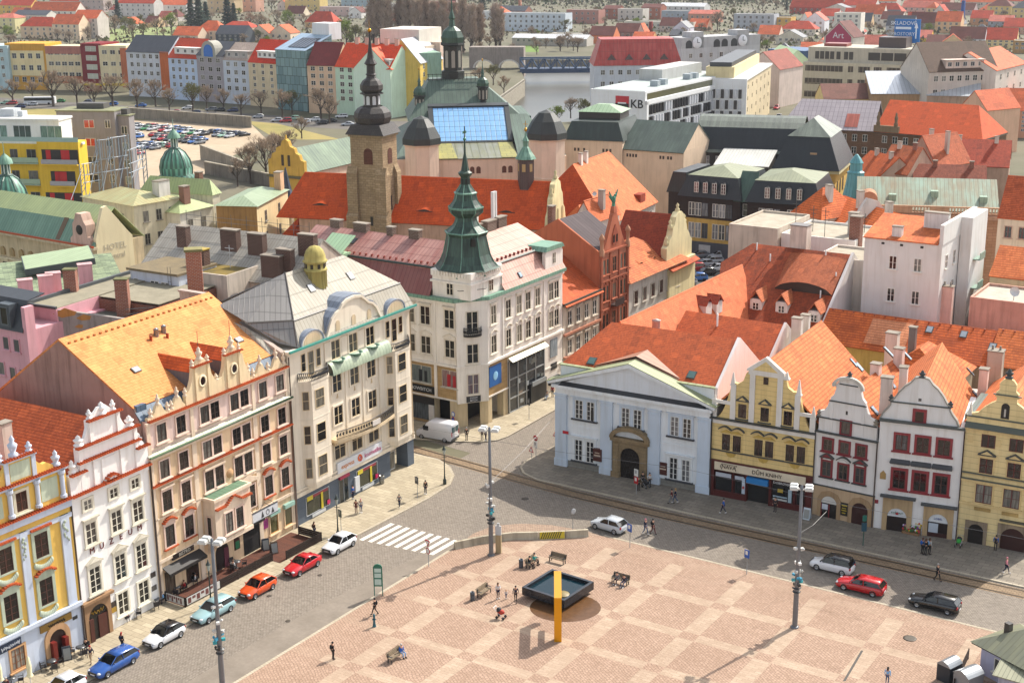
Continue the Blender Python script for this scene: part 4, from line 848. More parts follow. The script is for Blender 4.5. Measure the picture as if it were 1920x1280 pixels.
mb=MB();mb.slab([(-.6,.4,10.9),(3.3,.4,14.6),(3.3,15,14.6),(-.6,15,10.9)],.18);mb.slab([(3.3,.4,14.6),(7.4,.4,10.7),(7.4,15,10.7),(3.3,15,14.6)],.18);mb.slab([(-.6,15,10.9),(3.3,15,14.6),(7.4,15,10.7),(3.3,19,10.7)],.18)
rf=B.part('roof',mb,OT);B.part('rear_wall',MB().box(.1,W_-.1,10,15,0,10.6),PL('c9c3ba'))
for p,z1 in(((1640,710),15.0),((1683,690),15.6)):x,y=B.at(p[0],p[1]+18,12.6);chimney(B,x,y,10,z1+.4,1.0,.9,PL('d9cdc4',.3))
for p in((1640,770),(1662,755),(1672,720)):q=B.hit(p[0],p[1],(3.3,0,14.6),(.95,0,1));skylight(B,q,.76,.7,1.2,'R',rf)
drainpipe(B,W_-.1,0,9.6,-.15)
B=gabled('townhouse','white house with a bell-shaped gable, big dark red window frames and a flower shop',G(1637,990),G(1793,1013));W_=B.W
wv=PL('e0dedb',.13)
B.part('wall',MB().box(0,W_,0,11,0,12.2),wv)
half=[(.05,12.3),(.3,12.9),(.7,13.4),(1.0,13.9),(1.0,14.3),(1.35,14.6),(1.75,15.3),(2.3,16.0),(2.8,16.4),(3.2,16.95),(3.85,17.1)]
B.part('gable',MB().prism(half+[(7.75-x,z)for x,z in half[::-1]],0,.45),wv)
B.part('gable_coping',MB().prism([(3.88+(x-3.88)*1.03,z+.14)for x,z in half+[(7.75-x,z)for x,z in half[::-1]]]+half[::-1][::1]if False else[(3.88+(x-3.88)*1.035,z+.12)for x,z in half+[(7.75-x,z)for x,z in half[::-1]]]+(half+[(7.75-x,z)for x,z in half[::-1]])[::-1],-.12,.5),PL('9a978e',.3))
B.part('cornice_sheet',MB().box(-.05,W_,-.4,0,12.1,12.35).box(.9,6.9,-.16,0,14.2,14.32),PA('4a504e',.5));urn(B,3.85,17.1,.8,.1,dg,'finial',k=1.2);urn(B,.95,14.3,.7,.1,dg,'finial');urn(B,6.8,14.3,.7,.1,dg,'finial')
rr2=PA('8a2a30',.5)
B.win(3.88,12.95,.85,1.1,1,1,PA('3a1d18'),GL('2a1a14',0,.1),rr2,.28,None,False);B.part('niche',MB().box(3.65,3.95,-.03,0,14.6,14.9),PA('5a5652'))
for u in(2.3,4.4,6.5):
 B.win(u,9.95,1.2,1.65,2,2,PA('4a2a26'),dgl,rr2,.24,None,True,.06,rr2);o=B.win(u,5.9,1.25,2.0,2,2,PA('4a2a26'),GL('121315',0,.1),rr2,.26,None,True,.06,rr2)
 MB().box(-1.0,1.0,-.45,0,1.75,1.9).slab([(-1.05,-.5,1.9),(1.05,-.5,1.9),(.95,0,2.2),(-.95,0,2.2)],.05).obj('window_hood',PA('45474a',.5),o);MB().box(-.6,-.45,-.15,-.1,1.45,1.7).box(-.25,-.08,-.15,-.1,1.45,1.7).box(.1,.28,-.15,-.1,1.45,1.7).box(.4,.58,-.15,-.1,1.45,1.7).box(-.65,.65,-.14,-.1,1.68,1.75).obj('window_ornament',PA('d8d2cc'),o)
sd2=PL('b79c76',.35)
for c,zt,txt in((2.35,3.95,'KVĚTINY'),(6.5,3.6,'LOBEL')):
 w=2.0;a_=arcpts(c,0,w,1.7);B.part('door_surround',MB().prism([(c-1.5,0),(c-w/2,0)]+a_[:1:-1]+[(c+w/2,0),(c+1.5,0),(c+1.5,zt-.1),(c-1.5,zt-.1)],-.2,0),sd2);B.part('door_hood',MB().box(c-1.8,c+1.8,-.5,0,zt-.1,zt+.12),PA('44484a',.5))
 d_=B.part('door',MB().prism(a_,-.06,0),PA('1c0d0c',.4));f_=MB().prism([(c+.97*math.cos(math.pi*k/10),1.75+.92*math.sin(math.pi*k/10))for k in range(11)],-.12,-.06).obj('fanlight_sign',PA('d3d6d8'),d_);text(txt,.3,PA('3a6a4a' if txt[0]=='K' else '2a3f8a'),f_,(c,-.14,2.15))
 if c>5:MB().box(c-.9,c+.05,-.14,-.06,.6,1.6).obj('door_window',PA('b9c2cc'),d_);MB().box(c-1,c+1,-.12,-.06,0,.55).obj('door_panel',PA('3a1512'),d_)
 else:MB().ell((c,-.16,2.1),(.16,.03,.14),8,4).obj('emblem',PA('b01f2a'),f_)
B.part('house_emblem',MB().prism([(.35,5.7),(.95,5.7),(.95,6.3),(.65,6.65),(.35,6.3)],-.08,0),PL('b0905c',.4));B.part('house_number',MB().box(.0,.35,-.08,0,2.9,3.3),PA('8a2a34'))
mb=MB();mb.slab([(-.6,.4,11.9),(3.85,.4,16.2),(3.85,17.5,16.2),(-.6,17.5,11.9)],.18);mb.slab([(3.85,.4,16.2),(8.7,.4,11.4),(8.7,12.5,11.4),(3.85,17.5,16.2)],.18);mb.slab([(3.85,17.5,16.2),(8.7,12.5,11.4),(5.5,18.5,12)],.18)
rf=B.part('roof',mb,OT);B.part('rear_wall',MB().box(.1,W_-.1,11,16,0,11.6),PL('c9c3ba'))
for x,y,z1,w in((.2,1.8,16.2,1.2),(1.6,3.4,17.0,.8)):chimney(B,x,y,11,z1,w,.9,PL('d8cbc2',.3))
q=B.hit(1830,741,(3.85,0,16.2),(1,0,1));skylight(B,q,.78,.7,1.2,'R',rf);q=B.hit(1819,697,(3.85,0,16.2),(1,0,1));skylight(B,q,.78,.3,1.2,'R',rf)
drainpipe(B,W_-.05,0,12,-.15,PA('3a2622'))
B=gabled('townhouse','yellow house with red-brown double windows and scrolled gable at the right edge of the picture',G(1793,1013),G(1935,1040));W_=B.W
yl=PL('e2cc96',.2,.62);y2=PL('d9c08a',.25)
B.part('wall',MB().box(0,W_,0,12,0,12.6).box(.0,W_,-.02,.4,12.6,13.7),yl)
half=[(.1,13.7),(.5,14.0),(1.1,14.2),(1.6,14.8),(2.2,15.3),(2.7,15.6),(2.75,16.2),(2.6,16.5),(2.9,16.8),(2.9,17.5),(3.2,17.9),(3.7,18.1)]
B.part('gable',MB().prism(half+[(7.4-x,z)for x,z in half[::-1]],0,.4),yl)
B.part('cornice',MB().box(0,W_,-.25,0,12.2,12.6).box(0,W_,-.2,0,4.25,4.5).box(0,W_,-.2,0,6.75,7.0).box(2.6,4.9,-.16,0,16.1,16.3),y2)
B.part('cornice_sheet',MB().slab([(-.05,-.55,12.6),(W_,-.55,12.6),(W_,0,13.1),(-.05,0,13.1)],.05).box(0,W_,-.14,0,13.65,13.78).box(0,W_,-.26,0,7.65,7.75).box(0,W_,-.24,0,7.0,7.1).box(2.4,5.1,-.2,0,16.3,16.4),PA('555a50',.5))
urn(B,3.7,18.1,1.0,.1,dg,'finial',k=1.4);B.part('obelisk',MB().frus((.3,.1),.4,.4,13.75,.1,.1,15.1),PL('d6d0c4'))
bf=PA('5a201c',.5)
for u in(2.3,5.0):
 B.win(u,11.3,1.35,1.35,2,1,bf,dgl,None,.1,None,False);B.win(u,8.65,1.3,1.6,2,2,bf,dgl,y2,.12,'tri',False,.05,dg);B.win(u,5.62,1.6,2.0,2,2,bf,GL('2a2624',0,.6,'9a958a'),y2,.14,None,True)
 B.part('stucco_frieze',MB().box(u-.8,u+.8,-.08,0,3.75,4.1),PL('b99c62',.4));B.part('stucco_panel',MB().box(u-.5-1.5,u-.0-1.5,-.06,0,10.9,11.6),y2)
mb=MB().prism(arcpts(3.65,13.9,.8,1.2),-.03,0);nw=B.part('niche_window',mb,PA('17130f',.5));MB().box(3.55,3.72,-.06,-.03,14.1,14.9).obj('window_figure',PA('b9b2a8'),nw)
for c,w,h in((1.85,1.5,1.5),(5.5,2.4,1.3)):
 a_=arcpts(c,0,w,h);B.part('door_surround',MB().prism([(c-w/2-.35,0),(c-w/2,0)]+a_[:1:-1]+[(c+w/2,0),(c+w/2+.35,0),(c+w/2+.35,h+w/2+.3),(c-w/2-.35,h+w/2+.3)],-.12,0),PL('8f7f6a',.35));B.part('door',MB().prism(a_,-.05,0),PA('170f0d' if c<3 else '35140f',.4))
B.part('door_hood',MB().box(4.1,7.4,-.35,0,3.15,3.3),PA('4b4a40'))
mb=MB();mb.slab([(-.3,.4,12.9),(3.7,.4,16.0),(3.7,15,16.0),(-.3,15,12.9)],.18);mb.slab([(3.7,.4,16.0),(8,.4,12.9),(8,15,12.9),(3.7,15,16.0)],.18);B.part('roof',mb,[OT])
B.part('flat_roof',MB().box(-.4,1.3,1.2,9,12.5,13.4),SM('5d665c','4a524a',.7,.4));B.part('rear_wall',MB().box(.1,W_,12,15,0,12.8),PL('cfc3a5',.3))
x,y=B.at(1843,725,13);chimney(B,x,y,11,15.0,.9,.9,PL('dccfc6'));x,y=B.at(1862,712,13);chimney(B,x,y+.5,11,16.2,1.6,1.3,PL('b9a99a',.4),2)
def winrow(B,face,nx,ny,w,h,top,dz,m0,m1,ze,L,x1=None,fr=None,gl=None,gx=2,gy=2,**k):
 for j in range(ny):
  for i in range(nx):
   u=m0+(L-m0-m1)*((i+.5)/nx)
   if face in 'LK':u=-u if face=='K' else u
   B.win(abs(u),ze-top-j*dz,w,h,gx,gy,fr,gl,face=face,x1=x1,**k)
def block(label,a,b,ze,depth,wall,roof=None,wins=(),name='building',cat='building',group=None,corn=None,extra=None):
 B=Bl(name,label,cat,a,b,group);W_=B.W;B.ze=ze;B.dp=depth
 mb=MB().box(0,W_,0,depth,0,ze)
 kind=roof[0]if roof else 'flat'
 if kind=='gable':mb.prism([(0.02,ze-.3),(depth-.02,ze-.3),(depth-.02,ze),(depth/2,ze+roof[1]-.15),(.02,ze)],.02,W_-.02,0,'x')
 if kind=='gableF':mb.prism([(.02,ze-.3),(W_-.02,ze-.3),(W_-.02,ze),(W_/2,ze+roof[1]-.15),(.02,ze)],.02,depth-.02)
 if kind=='shed':mb.prism([(.02,ze-.3),(depth-.02,ze-.3),(depth-.02,ze+roof[1]-.2),(.02,ze)],.02,W_-.02,0,'x')
 B.part('wall',mb,wall)
 if corn:B.part('cornice',MB().box(-.2,W_+.2,-.3,.0,ze-.4,ze-.05).box(W_,W_+.3,-.3,depth,ze-.4,ze-.05).box(-.3,0,-.3,depth,ze-.4,ze-.05),corn)
 if roof:
  mb=MB();mt=roof[2];ov=roof[3]if len(roof)>3 else.35
  if kind=='gable':roof_gable(mb,0,W_,0,depth,ze,ze+roof[1],ov)
  elif kind=='gableF':roof_gableF(mb,0,W_,0,depth,ze,ze+roof[1],ov)
  elif kind=='hip':roof_hip(mb,0,W_,0,depth,ze+.02,ze+roof[1],ov)
  elif kind=='shed':k=roof[1]/depth;mb.slab([(-.2,-ov,ze-k*ov),(W_+.2,-ov,ze-k*ov),(W_+.2,depth+.1,ze+roof[1]),(-.2,depth+.1,ze+roof[1])],.15)
  elif kind=='mans':roof_mans(mb,0,W_,0,depth,ze+.02,ze+roof[1][0],roof[1][1],ze+roof[1][2],.3,0,1 if isinstance(mt,list)else 0)
  else:mb.box(.25,W_-.25,.25,depth-.25,ze,ze+.06);
  B.roof=B.part('roof',mb,mt)
  if kind=='flat':B.part('parapet',MB().box(0,W_,0,.25,ze,ze+.4).box(0,W_,depth-.25,depth,ze,ze+.4).box(0,.25,.25,depth-.25,ze,ze+.4).box(W_-.25,W_,.25,depth-.25,ze,ze+.4),wall)
 for f in wins:
  d=dict(f[9])if len(f)>9 else{}
  winrow(B,f[0],f[1],f[2],f[3],f[4],f[5],f[6],f[7],f[8],ze,W_ if f[0]in 'FK' else depth,W_ if f[0]=='R' else(0 if f[0]=='L' else None),**d)
 return B
def cb(label,pc,pr,pl,z,*args,**k):
 a,b,l=G(*pc,z),G(*pr,z),G(*pl,z);u=(b-a);u.z=0;u.normalize();n=Vector((-u.y,u.x,0));return block(label,a,b,z,abs((l-a).dot(n)),*args,**k)
ST=lambda s0,t0,s1,t1:(S(s0,t0),S(s1,t1))
GW=GL('191b1e',0,.45,'8c8a85')
CU=SM('7fa58f','4f7464',.6,.5,.6);CU2=SM('a9b47e','8c9a72',.6,.5,.6);PKR=SM('bb8f84','8f5048',.6,.75,.55,0,1.6);TC=TL('bf5a2b','96421f',.3,.2,.25)
B=Bl('corner_building','cream corner building with a dark green copper onion spire and pinkish sheet roofs','building',S(36.5,-35),S(58.5,-35))
cw,cw2,sdn=PL('e0d7c6',.22),PL('e8e2d7',.2),BK('b79a6c','a5875a','7d6647',1.2,.6,.02,.3);W_=B.W;YD=30
pl=[(3.4,0),(W_,0),(W_,13),(13,13),(13,YD),(0,YD),(0,2.6)]
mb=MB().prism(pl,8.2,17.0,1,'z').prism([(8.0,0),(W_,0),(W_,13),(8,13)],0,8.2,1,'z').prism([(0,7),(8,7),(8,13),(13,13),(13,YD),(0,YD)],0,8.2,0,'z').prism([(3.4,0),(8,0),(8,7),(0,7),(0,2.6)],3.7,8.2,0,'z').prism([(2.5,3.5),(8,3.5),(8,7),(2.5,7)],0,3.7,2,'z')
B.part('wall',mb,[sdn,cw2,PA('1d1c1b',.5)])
for q in([(0,2.6),(1.2,1.7),(1.6,2.6),(.6,3.6),(0,3.6)],[(2.6,.7),(3.4,0),(4.3,0),(4.3,.9),(3.2,1.2)],[(0,6.0),(1,6.0),(1,7.2),(0,7.2)],[(7.0,0),(8.05,0),(8.05,1),(7.0,1)]):B.part('pillar',MB().prism(q,0,3.7,0,'z'),PL('cdbb98',.3))
mb=MB();e=.5
def ring(z0,z1,e):mb.prism([(3.4-e*.4,-e),(W_+.1,-e),(W_+.1,0),(3.4,0),(0,2.6),(0,YD),(-e,YD),(-e,2.6-e*.4)],z0,z1,0,'z')
ring(8.1,8.4,.3);ring(16.3,16.6,.25);ring(3.6,3.8,.1);B.part('cornice',mb,cw2)
mb=MB();ring(16.7,17.15,.6);B.part('eave_sheet',mb,CU)
for y in(5.7,8.3,1.0):pass
B.part('pilasters',MB().box(-.14,0,5.5,5.9,3.8,16.3).box(-.12,0,11,11.3,3.8,16.3).box(6.9,7.2,-.12,0,8.4,16.3).box(17.0,17.3,-.12,0,8.4,16.3),cw2)
fr,gl_=PL('cfc6b4',.1),GL('26241f',0,.6,'96907f')
for x in(4.85,8.3,10.9,13.1,15.5,18.95,20.35):
 B.win(x,14.35,1.15,2.4,2,2,fr,gl_,cw,.12,'flat',True,.05,cw);B.win(x,10.45,1.15,2.3,2,2,fr,gl_,cw,.12,'arc' if x not in(10.9,13.1)else 'wave',True,.05,cw)
for y in(9.6,7.15,3.4,13.5,16.5,20):
 B.win(y,14.4,1.5,2.4,2,2,fr,gl_,cw,.12,'flat',True,.05,cw,face='L');B.win(y,10.5,1.5,2.3,2,2,fr,gl_,cw,.12,'arc',True,.05,cw,face='L')
chm=put('corner_bay',None,B.o,(0,2.6,0),math.atan2(-2.6,3.4));LC=math.hypot(2.6,3.4)
MB().box(.05,LC-.05,-.5,.0,3.4,16.7).box(-.1,LC+.1,-.65,0,8.1,8.4).obj('bay_wall',cw2,chm)
for z,h in((13.9,3.0),(9.9,2.5),(5.85,2.6)):
 o=B.win(0,0,1.5,h,2,2,fr,GL('1c1d1f',0,.2)if z>6 else GL('5a2022',0,.4,'7d8890'),cw,.1,None,True);o.parent=chm;o.location=(LC/2,-.5,z)
MB().box(LC/2-.95,LC/2+.95,-.62,-.5,3.5,4.3).obj('shop_sign',PA('262b30'),chm);text('SNOW\nBITCH',.34,PA('c9ccd0'),chm,(LC/2,-.64,3.9))
mb=MB();
for k in range(15):a=math.pi*k/14;x,y=LC/2-1.15*math.cos(a),-.6-.7*math.sin(a);mb.box(x-.025,x+.025,y-.025,y+.025,12.4,13.4);mb.ell((x,y-.05,12.9),(.1,.06,.2),6,4)
mb.tube([(LC/2-1.15*math.cos(math.pi*k/14),-.6-.7*math.sin(math.pi*k/14),13.4)for k in range(15)],.04,5);mb.prism([(LC/2-1.2*math.cos(math.pi*k/14),-.6-.75*math.sin(math.pi*k/14))for k in range(15)],12.25,12.4,0,'z');mb.obj('balcony',PA('2b2a28',.5),chm)
MB().tube([(LC/2-1.9,-.7,18.3)]+[(LC/2-1.7+3.4*k/8,-1.0,18.3)for k in range(9)]+[(LC/2+1.9,-.7,18.3)],.04,4).obj('balcony_railing',PA('2b2a28',.5),chm)
gf=B.part('shop_window',MB().box(8.1,17.0,-.1,0,.15,7.1),GL('23282c',0,.3));mb=MB()
for x in(8.1,10.2,12.3,14.6,16.85):mb.box(x,x+.16,-.22,-.1,0,7.2)
for z in(.1,2.0,4.6,7.1):mb.box(8.1,17,-.2,-.1,z,z+.14)
mb.obj('window_frame',PA('aeb2b3',.4,.5),gf);MB().slab([(8.0,-.9,7.3),(17.1,-.9,7.3),(17.1,0,7.9),(8.0,0,7.9)],.08).obj('glass_canopy',PA('b5a878',.3),gf);MB().box(13,17,-.5,-.1,0,2.9).obj('shop_entrance',PA('17181a',.4),gf);MB().box(13.2,16.6,-.65,-.5,2.5,3.1).obj('entrance_fascia',PA('8d9294',.4),gf)
rr5=random.Random(3)
for k in range(16):x,z=rr5 .uniform(8.5,16.5),rr5 .uniform(.6,6.2);MB().box(x,x+rr5 .uniform(.3,.9),-.13,-.1,z,z+rr5 .uniform(.3,.8)).obj('window_display',PA(R.choice(['6a7476','8d9188','4c5658','7a6a5a','a3a9ab'])),gf)
po=B.part('poster',MB().box(3.7,6.4,-.12,0,4.9,7.6),PA('1f62a8'));MB().ell((5.0,-.14,6.2),(.55,.02,.6),10,6).obj('emblem',PA('8fc4e6'),po);B.part('poster',MB().box(18.7,20.5,-.12,0,5.0,7.6),GL('3d464d',.2,1,'a9b3b8'));B.part('poster',MB().box(18.9,20.4,-.1,0,3.2,4.1).box(18.2,20.8,-.4,0,1.2,2.2),PA('202428'))
for y,w,c in((8.0,3.2,'4d5a58'),(3.5,2.5,'6a2a2a')):o=B.win(y,6.5,w,2.3,2,1,PL('c9c2b2'),GL(c,.2,.9,'c9c9c2'),None,.1,None,True,face='L');MB().box(-.4,.1,-.08,-.04,-1,.6).box(.5,.9,-.08,-.04,-1,.5).obj('shop_dummy',PA('b02028' if y<5 else '22262a'),o)
bs=B.part('shop_sign',MB().box(-.16,0,6.0,10.4,4.0,5.0),PA('1d1c1b'));text('SNOWBITCH',.62,PA('d5d5d2'),bs,(-.19,8.2,4.5),(math.pi/2,0,-math.pi/2))
B.part('shop_front',MB().box(-.14,0,6.1,10.9,.4,3.4),GL('20262a',.2,.8,'8a9294'));B.part('shop_fascia',MB().box(-.3,-.1,6.0,11,2.6,3.5),PA('24201e'));B.part('shop_banner',MB().box(-.3,-.15,6.0,6.8,.3,2.6),PA('d0cbc4'))
mb=MB().box(.15,6.9,.15,6.0,17.1,19.8,0).box(-.1,7.1,-.1,6.2,19.0,19.25,0).box(-.05,7.0,-.05,6.1,19.8,20.6,0)
mb.box(7,7.1,0,3,17.1,19)
B.part('attic',mb,cw2)
mb=MB()
for k in range(12):y=.6+k*.45;mb.box(-.2,-.06,y,y+.22,19.95,20.45)
for k in range(13):x=1.0+k*.45;mb.box(x,x+.22,-.2,-.06,19.95,20.45)
B.part('balustrade',mb,cw2)
at=put('attic_gable',None,chm,(LC/2,-.05,0));a_=[(-1.7,17.1),(1.7,17.1),(1.7,19.6)]+[(1.7*math.cos(math.pi*k/12),19.7+1.4*math.sin(math.pi*k/12))for k in range(13)]+[(-1.7,19.6)]
MB().prism(a_,-.3,1.8).obj('gable_wall',cw2,at);MB().prism([(1.75*math.cos(math.pi*k/12),19.7+1.45*math.sin(math.pi*k/12))for k in range(13)]+[(1.95*math.cos(math.pi*k/12),19.75+1.65*math.sin(math.pi*k/12))for k in range(12,-1,-1)],-.4,2).obj('gable_flashing',CU,at)
o=B.win(0,0,1.1,2.3,2,2,fr,GL('15171a',0,.1),None,.1,None,False);o.parent=at;o.location=(0,-.32,18.35);MB().lathe([(.38,0),(.3,.06),(0,.06)],(0,0),12).obj('round_vent',PA('8d8a86'),at,(0,-.32,20.2)).rotation_euler=(math.pi/2,0,0)
B.win(3.3,18.35,1.0,1.7,2,2,fr,gl_,None,.1,None,False,face='L',x1=.12);B.win(4.6,18.35,1.0,1.7,2,2,fr,gl_,None,.1,None,False,d=.12)
mb=MB();mb.slab([(-.5,6.1,17.15),(-.5,YD,17.15),(1.5,YD,20.3),(1.5,6.1,20.3)],.1,1);mb.slab([(1.3,6.1,20.2),(1.3,YD,20.2),(6.2,YD,22.8),(6.2,6.1,22.8)],.1,0);mb.slab([(6.2,6.1,22.8),(6.2,YD,22.8),(13,YD,18.5),(13,6.1,18.5)],.1,0)
mb.slab([(6.9,-.5,17.15),(W_+.1,-.5,17.15),(W_+.1,1.6,20.1),(6.9,1.6,20.1)],.1,2);mb.slab([(6.2,1.4,20.0),(W_,1.4,20.0),(W_,7.2,22.6),(6.2,7.2,22.6)],.1,2);mb.slab([(6.2,7.2,22.6),(W_,7.2,22.6),(W_,13,18.4),(6.2,13,18.4)],.1,2)
rf=B.part('roof',mb,[PKR,SM('8f5f58','7d3f3a',.6,.7,.55),SM('c6a090','a8705f',.6,.6,.55,0,1.6)])
MB().tube([(1.4,6,20.35),(1.4,YD,20.35)],.16,4).tube([(6.9,1.5,20.15),(W_,1.5,20.15)],.16,4).obj('roof_gutter',PA('2f4038',.5),rf)
mb=MB()
for k in range(22):y=7+k*1.0;mb.box(1.9,2.2,y,y+.16,20.5,20.85)
for k in range(14):x=8+k*1.0;mb.box(x,x+.16,1.9,2.2,20.3,20.65)
mb.obj('snow_guard',PA('8a3b2e'),rf)
MB().prism([(17.4,17),(21.9,17),(21.9,19.6),(21.6,20.3),(21,20.6),(18.3,20.6),(17.7,20.3),(17.4,19.6)],-.1,.4).obj('gable_wall',cw2,rf)
MB().prism([(17.2,20.1),(17.7,20.7),(21.6,20.7),(22.1,20.1)],-.3,4.5).obj('gable_roof',CU,rf);o=B.win(19.65,18.9,.8,1.5,2,2,fr,gl_,None,.1,None,False,d=-.1)
MB().slab([(-.3,20.5,20.8),(-.3,24.5,20.8),(3,24.5,22.8),(3,20.5,22.8)],.1).box(-.2,2,20.6,24.4,17.2,20.75).obj('dormer',SM('a9c7a0','86a888',.6,.3),rf)
for x,y,w,d in((6.2,13,.9,1.6),(6.2,17,.8,1.0),(6.2,22,.9,2.2),(6.4,26.5,.9,1.6),(12.5,7.6,1.3,1.0),(15.5,7.6,2.2,1.0),(18.5,7.8,2,.9)):chimney(B,x,y,20,23.7 if y>10 else 23.9,w,d,BK('6b574b','5a463c','8d8478',.5,.2,.03))
MB().lathe([(.55,22),(.55,26.3),(0,26.3)],(13.2,8.4),8).obj('chimney',PL('bdb8ae',.4),B.o);MB().box(17.2,17.6,8,8.4,22,27.5).box(17.8,18.1,8,8.4,22,27.5).obj('antenna',PA('d5d5d2'),B.o)
q=B.hit(662,452,(1.3,10,20.2),(-2.6,0,4.9));skylight(B,q,.49,.9,1.1,'L',rf,'2a2c2e');q=B.hit(975,515,(10,-.5,17.2),(0,-3,2.1));skylight(B,q,.95,.7,.8,'F',rf)
cx,cy=3.5,3.0;A0=math.pi/8
pr=[(4.3,20.6),(3.9,20.75),(3.45,21.3),(3.0,22.3),(2.75,23.4),(2.5,24.6),(2.75,25.05),(2.45,25.2),(1.7,25.8),(1.35,26.5),(1.3,26.9),(1.7,27.2),(2.15,27.6),(2.2,28.1),(1.85,28.5),(1.45,29.1),(1.3,29.8),(1.45,29.95),(1.2,30.1),(.85,30.6),(.62,31.0)]
cu3=SM('456153','16211b',.45,1.0,.5);mb=MB().lathe(pr,(cx,cy),8,0,A0,False).lathe([(.62,31),(.58,31.9),(.85,32.2),(.9,32.45),(.55,32.7),(.42,33.3),(.3,34.1),(.14,34.8),(.05,38.2),(0,38.2)],(cx,cy),8,0,A0,False)
sp=B.part('spire',mb,cu3);mb=MB()
for k in range(8):
 a=A0+2*math.pi*k/8;mb.tube([(cx+r*1.01*math.cos(a),cy+r*1.01*math.sin(a),z)for r,z in pr[1:]],.07,4)
mb.lathe([(2.25,28.0),(2.3,28.15),(2.25,28.3)],(cx,cy),8,0,A0,False).lathe([(2.78,25.0),(2.82,25.1),(2.7,25.2)],(cx,cy),8,0,A0,False).lathe([(1.48,29.85),(1.5,29.98),(1.3,30.1)],(cx,cy),8,0,A0,False).obj('spire_ribs',SM('6f9683','4d7060',.5,.4),sp)
for k in range(8):a=2*math.pi*(k+.5)/8+A0;MB().box(-.13,.13,-.03,.03,31.1,31.75).obj('lantern_opening',PA('10140f'),sp,(cx+.57*math.cos(a),cy+.57*math.sin(a),0),a+math.pi/2)
MB().ell((cx,cy,36.6),(.22,.22,.2),8,5).box(cx-.4,cx+.4,cy-.02,cy+.02,37.3,37.6).obj('weather_vane',PA('4a7a68',.4,.6),sp)
a=A0+math.pi*5/4-math.pi/8;MB().prism(arcpts(0,23.4,.6,.7),-.15,.2).obj('lucarne',PA('10140f'),sp,(cx+2.62*math.cos(-2.22),cy+2.62*math.sin(-2.22),.2),-2.22+math.pi/2)
cr1=PL('c9beac',.35)
B=block('low pale house with orange roof between the spire building and the brick gable',*ST(58.7,-35,69.0,-35),12.0,12,cr1,('gable',4.2,TC,.7),[('F',4,1,1.1,2.1,2.5,3,.6,.4,dict(sur=cr1,sw=.12,hood='flat')),('F',4,1,1.1,2.0,6.6,3,.6,.4,dict(sur=cr1,sw=.12,hood='flat'))],'townhouse','house')
B.part('cornice',MB().box(0,B.W,-.35,0,7.2,7.5).box(0,B.W,-.4,0,4.0,4.2),PL('b07860',.3));B.part('cornice',MB().box(-.1,B.W,-.45,0,11.5,11.9),PA('3c4038'))
B=Bl('brick_house','narrow red brick neo-Gothic house with a tall stepped gable crowned by a green eagle','house',S(69.0,-35),S(77.4,-35));W_=B.W
br,br2=BK('b06a4c','9b5740','c29a80',.5,.16,.02,.3),PL('b0684c',.25)
B.part('wall',MB().box(0,W_,0,14,0,17),br);B.part('firewall',MB().prism([(0.1,12),(14,12),(14,17.2),(7,21.4),(.1,17.2)],-.12,.2,0,'x'),PL('b56a4a',.25))
hg=[(.0,17),(.6,17),(1.2,17.6),(2.0,18.8),(2.6,20),(3.2,21.2),(3.5,22.0),(3.9,22.4)]
B.part('gable',MB().prism(hg+[(W_-x,z)for x,z in hg[::-1]],-.05,.5),br2)
B.part('cornice',MB().box(0,W_,-.3,0,16.8,17.05).box(0,W_,-.25,0,12.6,12.8).box(0,W_,-.25,0,8.3,8.5).box(0,.5,-.25,0,0,17).box(W_-.5,W_,-.25,0,0,17).box(2.7,3.0,-.2,0,0,17).box(5.4,5.7,-.2,0,0,17),PL('a05a40',.3))
for x in(.3,W_-.3):B.part('pinnacle',MB().lathe([(.4,16.6),(.4,17.4),(.25,17.6),(.3,18.9),(.45,19.0),(.35,19.4),(0,19.9)],(x,-.1),8),PL('b88a6c',.3))
bfr=PL('8f5a40',.2)
for x in(1.15,2.15,4.2,6.3,7.3):
 for z in(14.75,10.8,6.6):B.win(x,z,.7 if x!=4.2 else 1.1,2.2,1 if x!=4.2 else 2,2,bfr,gl_,br2,.12,'arc' if z<12 else None,True,.05,br2)
nw=B.part('gothic_window',MB().prism([(3.4,17.7),(5.0,17.7),(5.0,19.2),(4.2,20.6),(3.4,19.2)],-.16,0),PL('9a5038',.3))
for x in(3.75,4.65):MB().prism(arcpts(x,18.0,.45,.9),-.2,-.15).obj('pane',GL('2a1510',0,.2),nw)
B.part('balcony',MB().box(2.9,5.5,-1.1,0,8.7,8.9).box(2.9,5.5,-1.1,-1.0,8.9,9.7),PA('3a2420',.5))
mb=MB().frus((4.2,.2),.9,.7,22.3,.7,.5,23.2,0);B.part('pedestal',mb,br2)
mb=MB().ell((4.2,.2,24.1),(.3,.35,.65),8,6).ell((4.1,-.1,24.85),(.17,.22,.2),8,5).box(4.0,4.4,.0,.4,23.2,23.6);mb.face([(4.4,.2,24.3),(4.6,.1,24.6),(5.3,.4,25.6),(5.0,.4,24.9),(4.5,.3,23.9)]).face([(4.0,.2,24.3),(3.7,.1,24.5),(2.7,.3,25.0),(3.2,.3,24.4),(3.9,.3,23.9)])
for s_ in(1,-1):mb.prism([(4.2+s_*.2,24.2),(4.2+s_*.5,24.7),(4.2+s_*1.3,25.5),(4.2+s_*.95,24.7),(4.2+s_*.3,23.8)],.15,.3)
B.part('eagle_statue',mb,SM('4f8f76','3a6e5a',5,.3))
mb=MB();roof_gable(mb,.1,W_,.5,13.8,17.1,21.3,.0,.0,0,.15,7);B.part('roof',mb,SM('5a4f50','3f3638',.8,.6,.9));
chimney(B,1.5,9,19,22.8,1,.8,BK('7a4a3a','6a3c30','9a8a7a',.5,.2,.03))
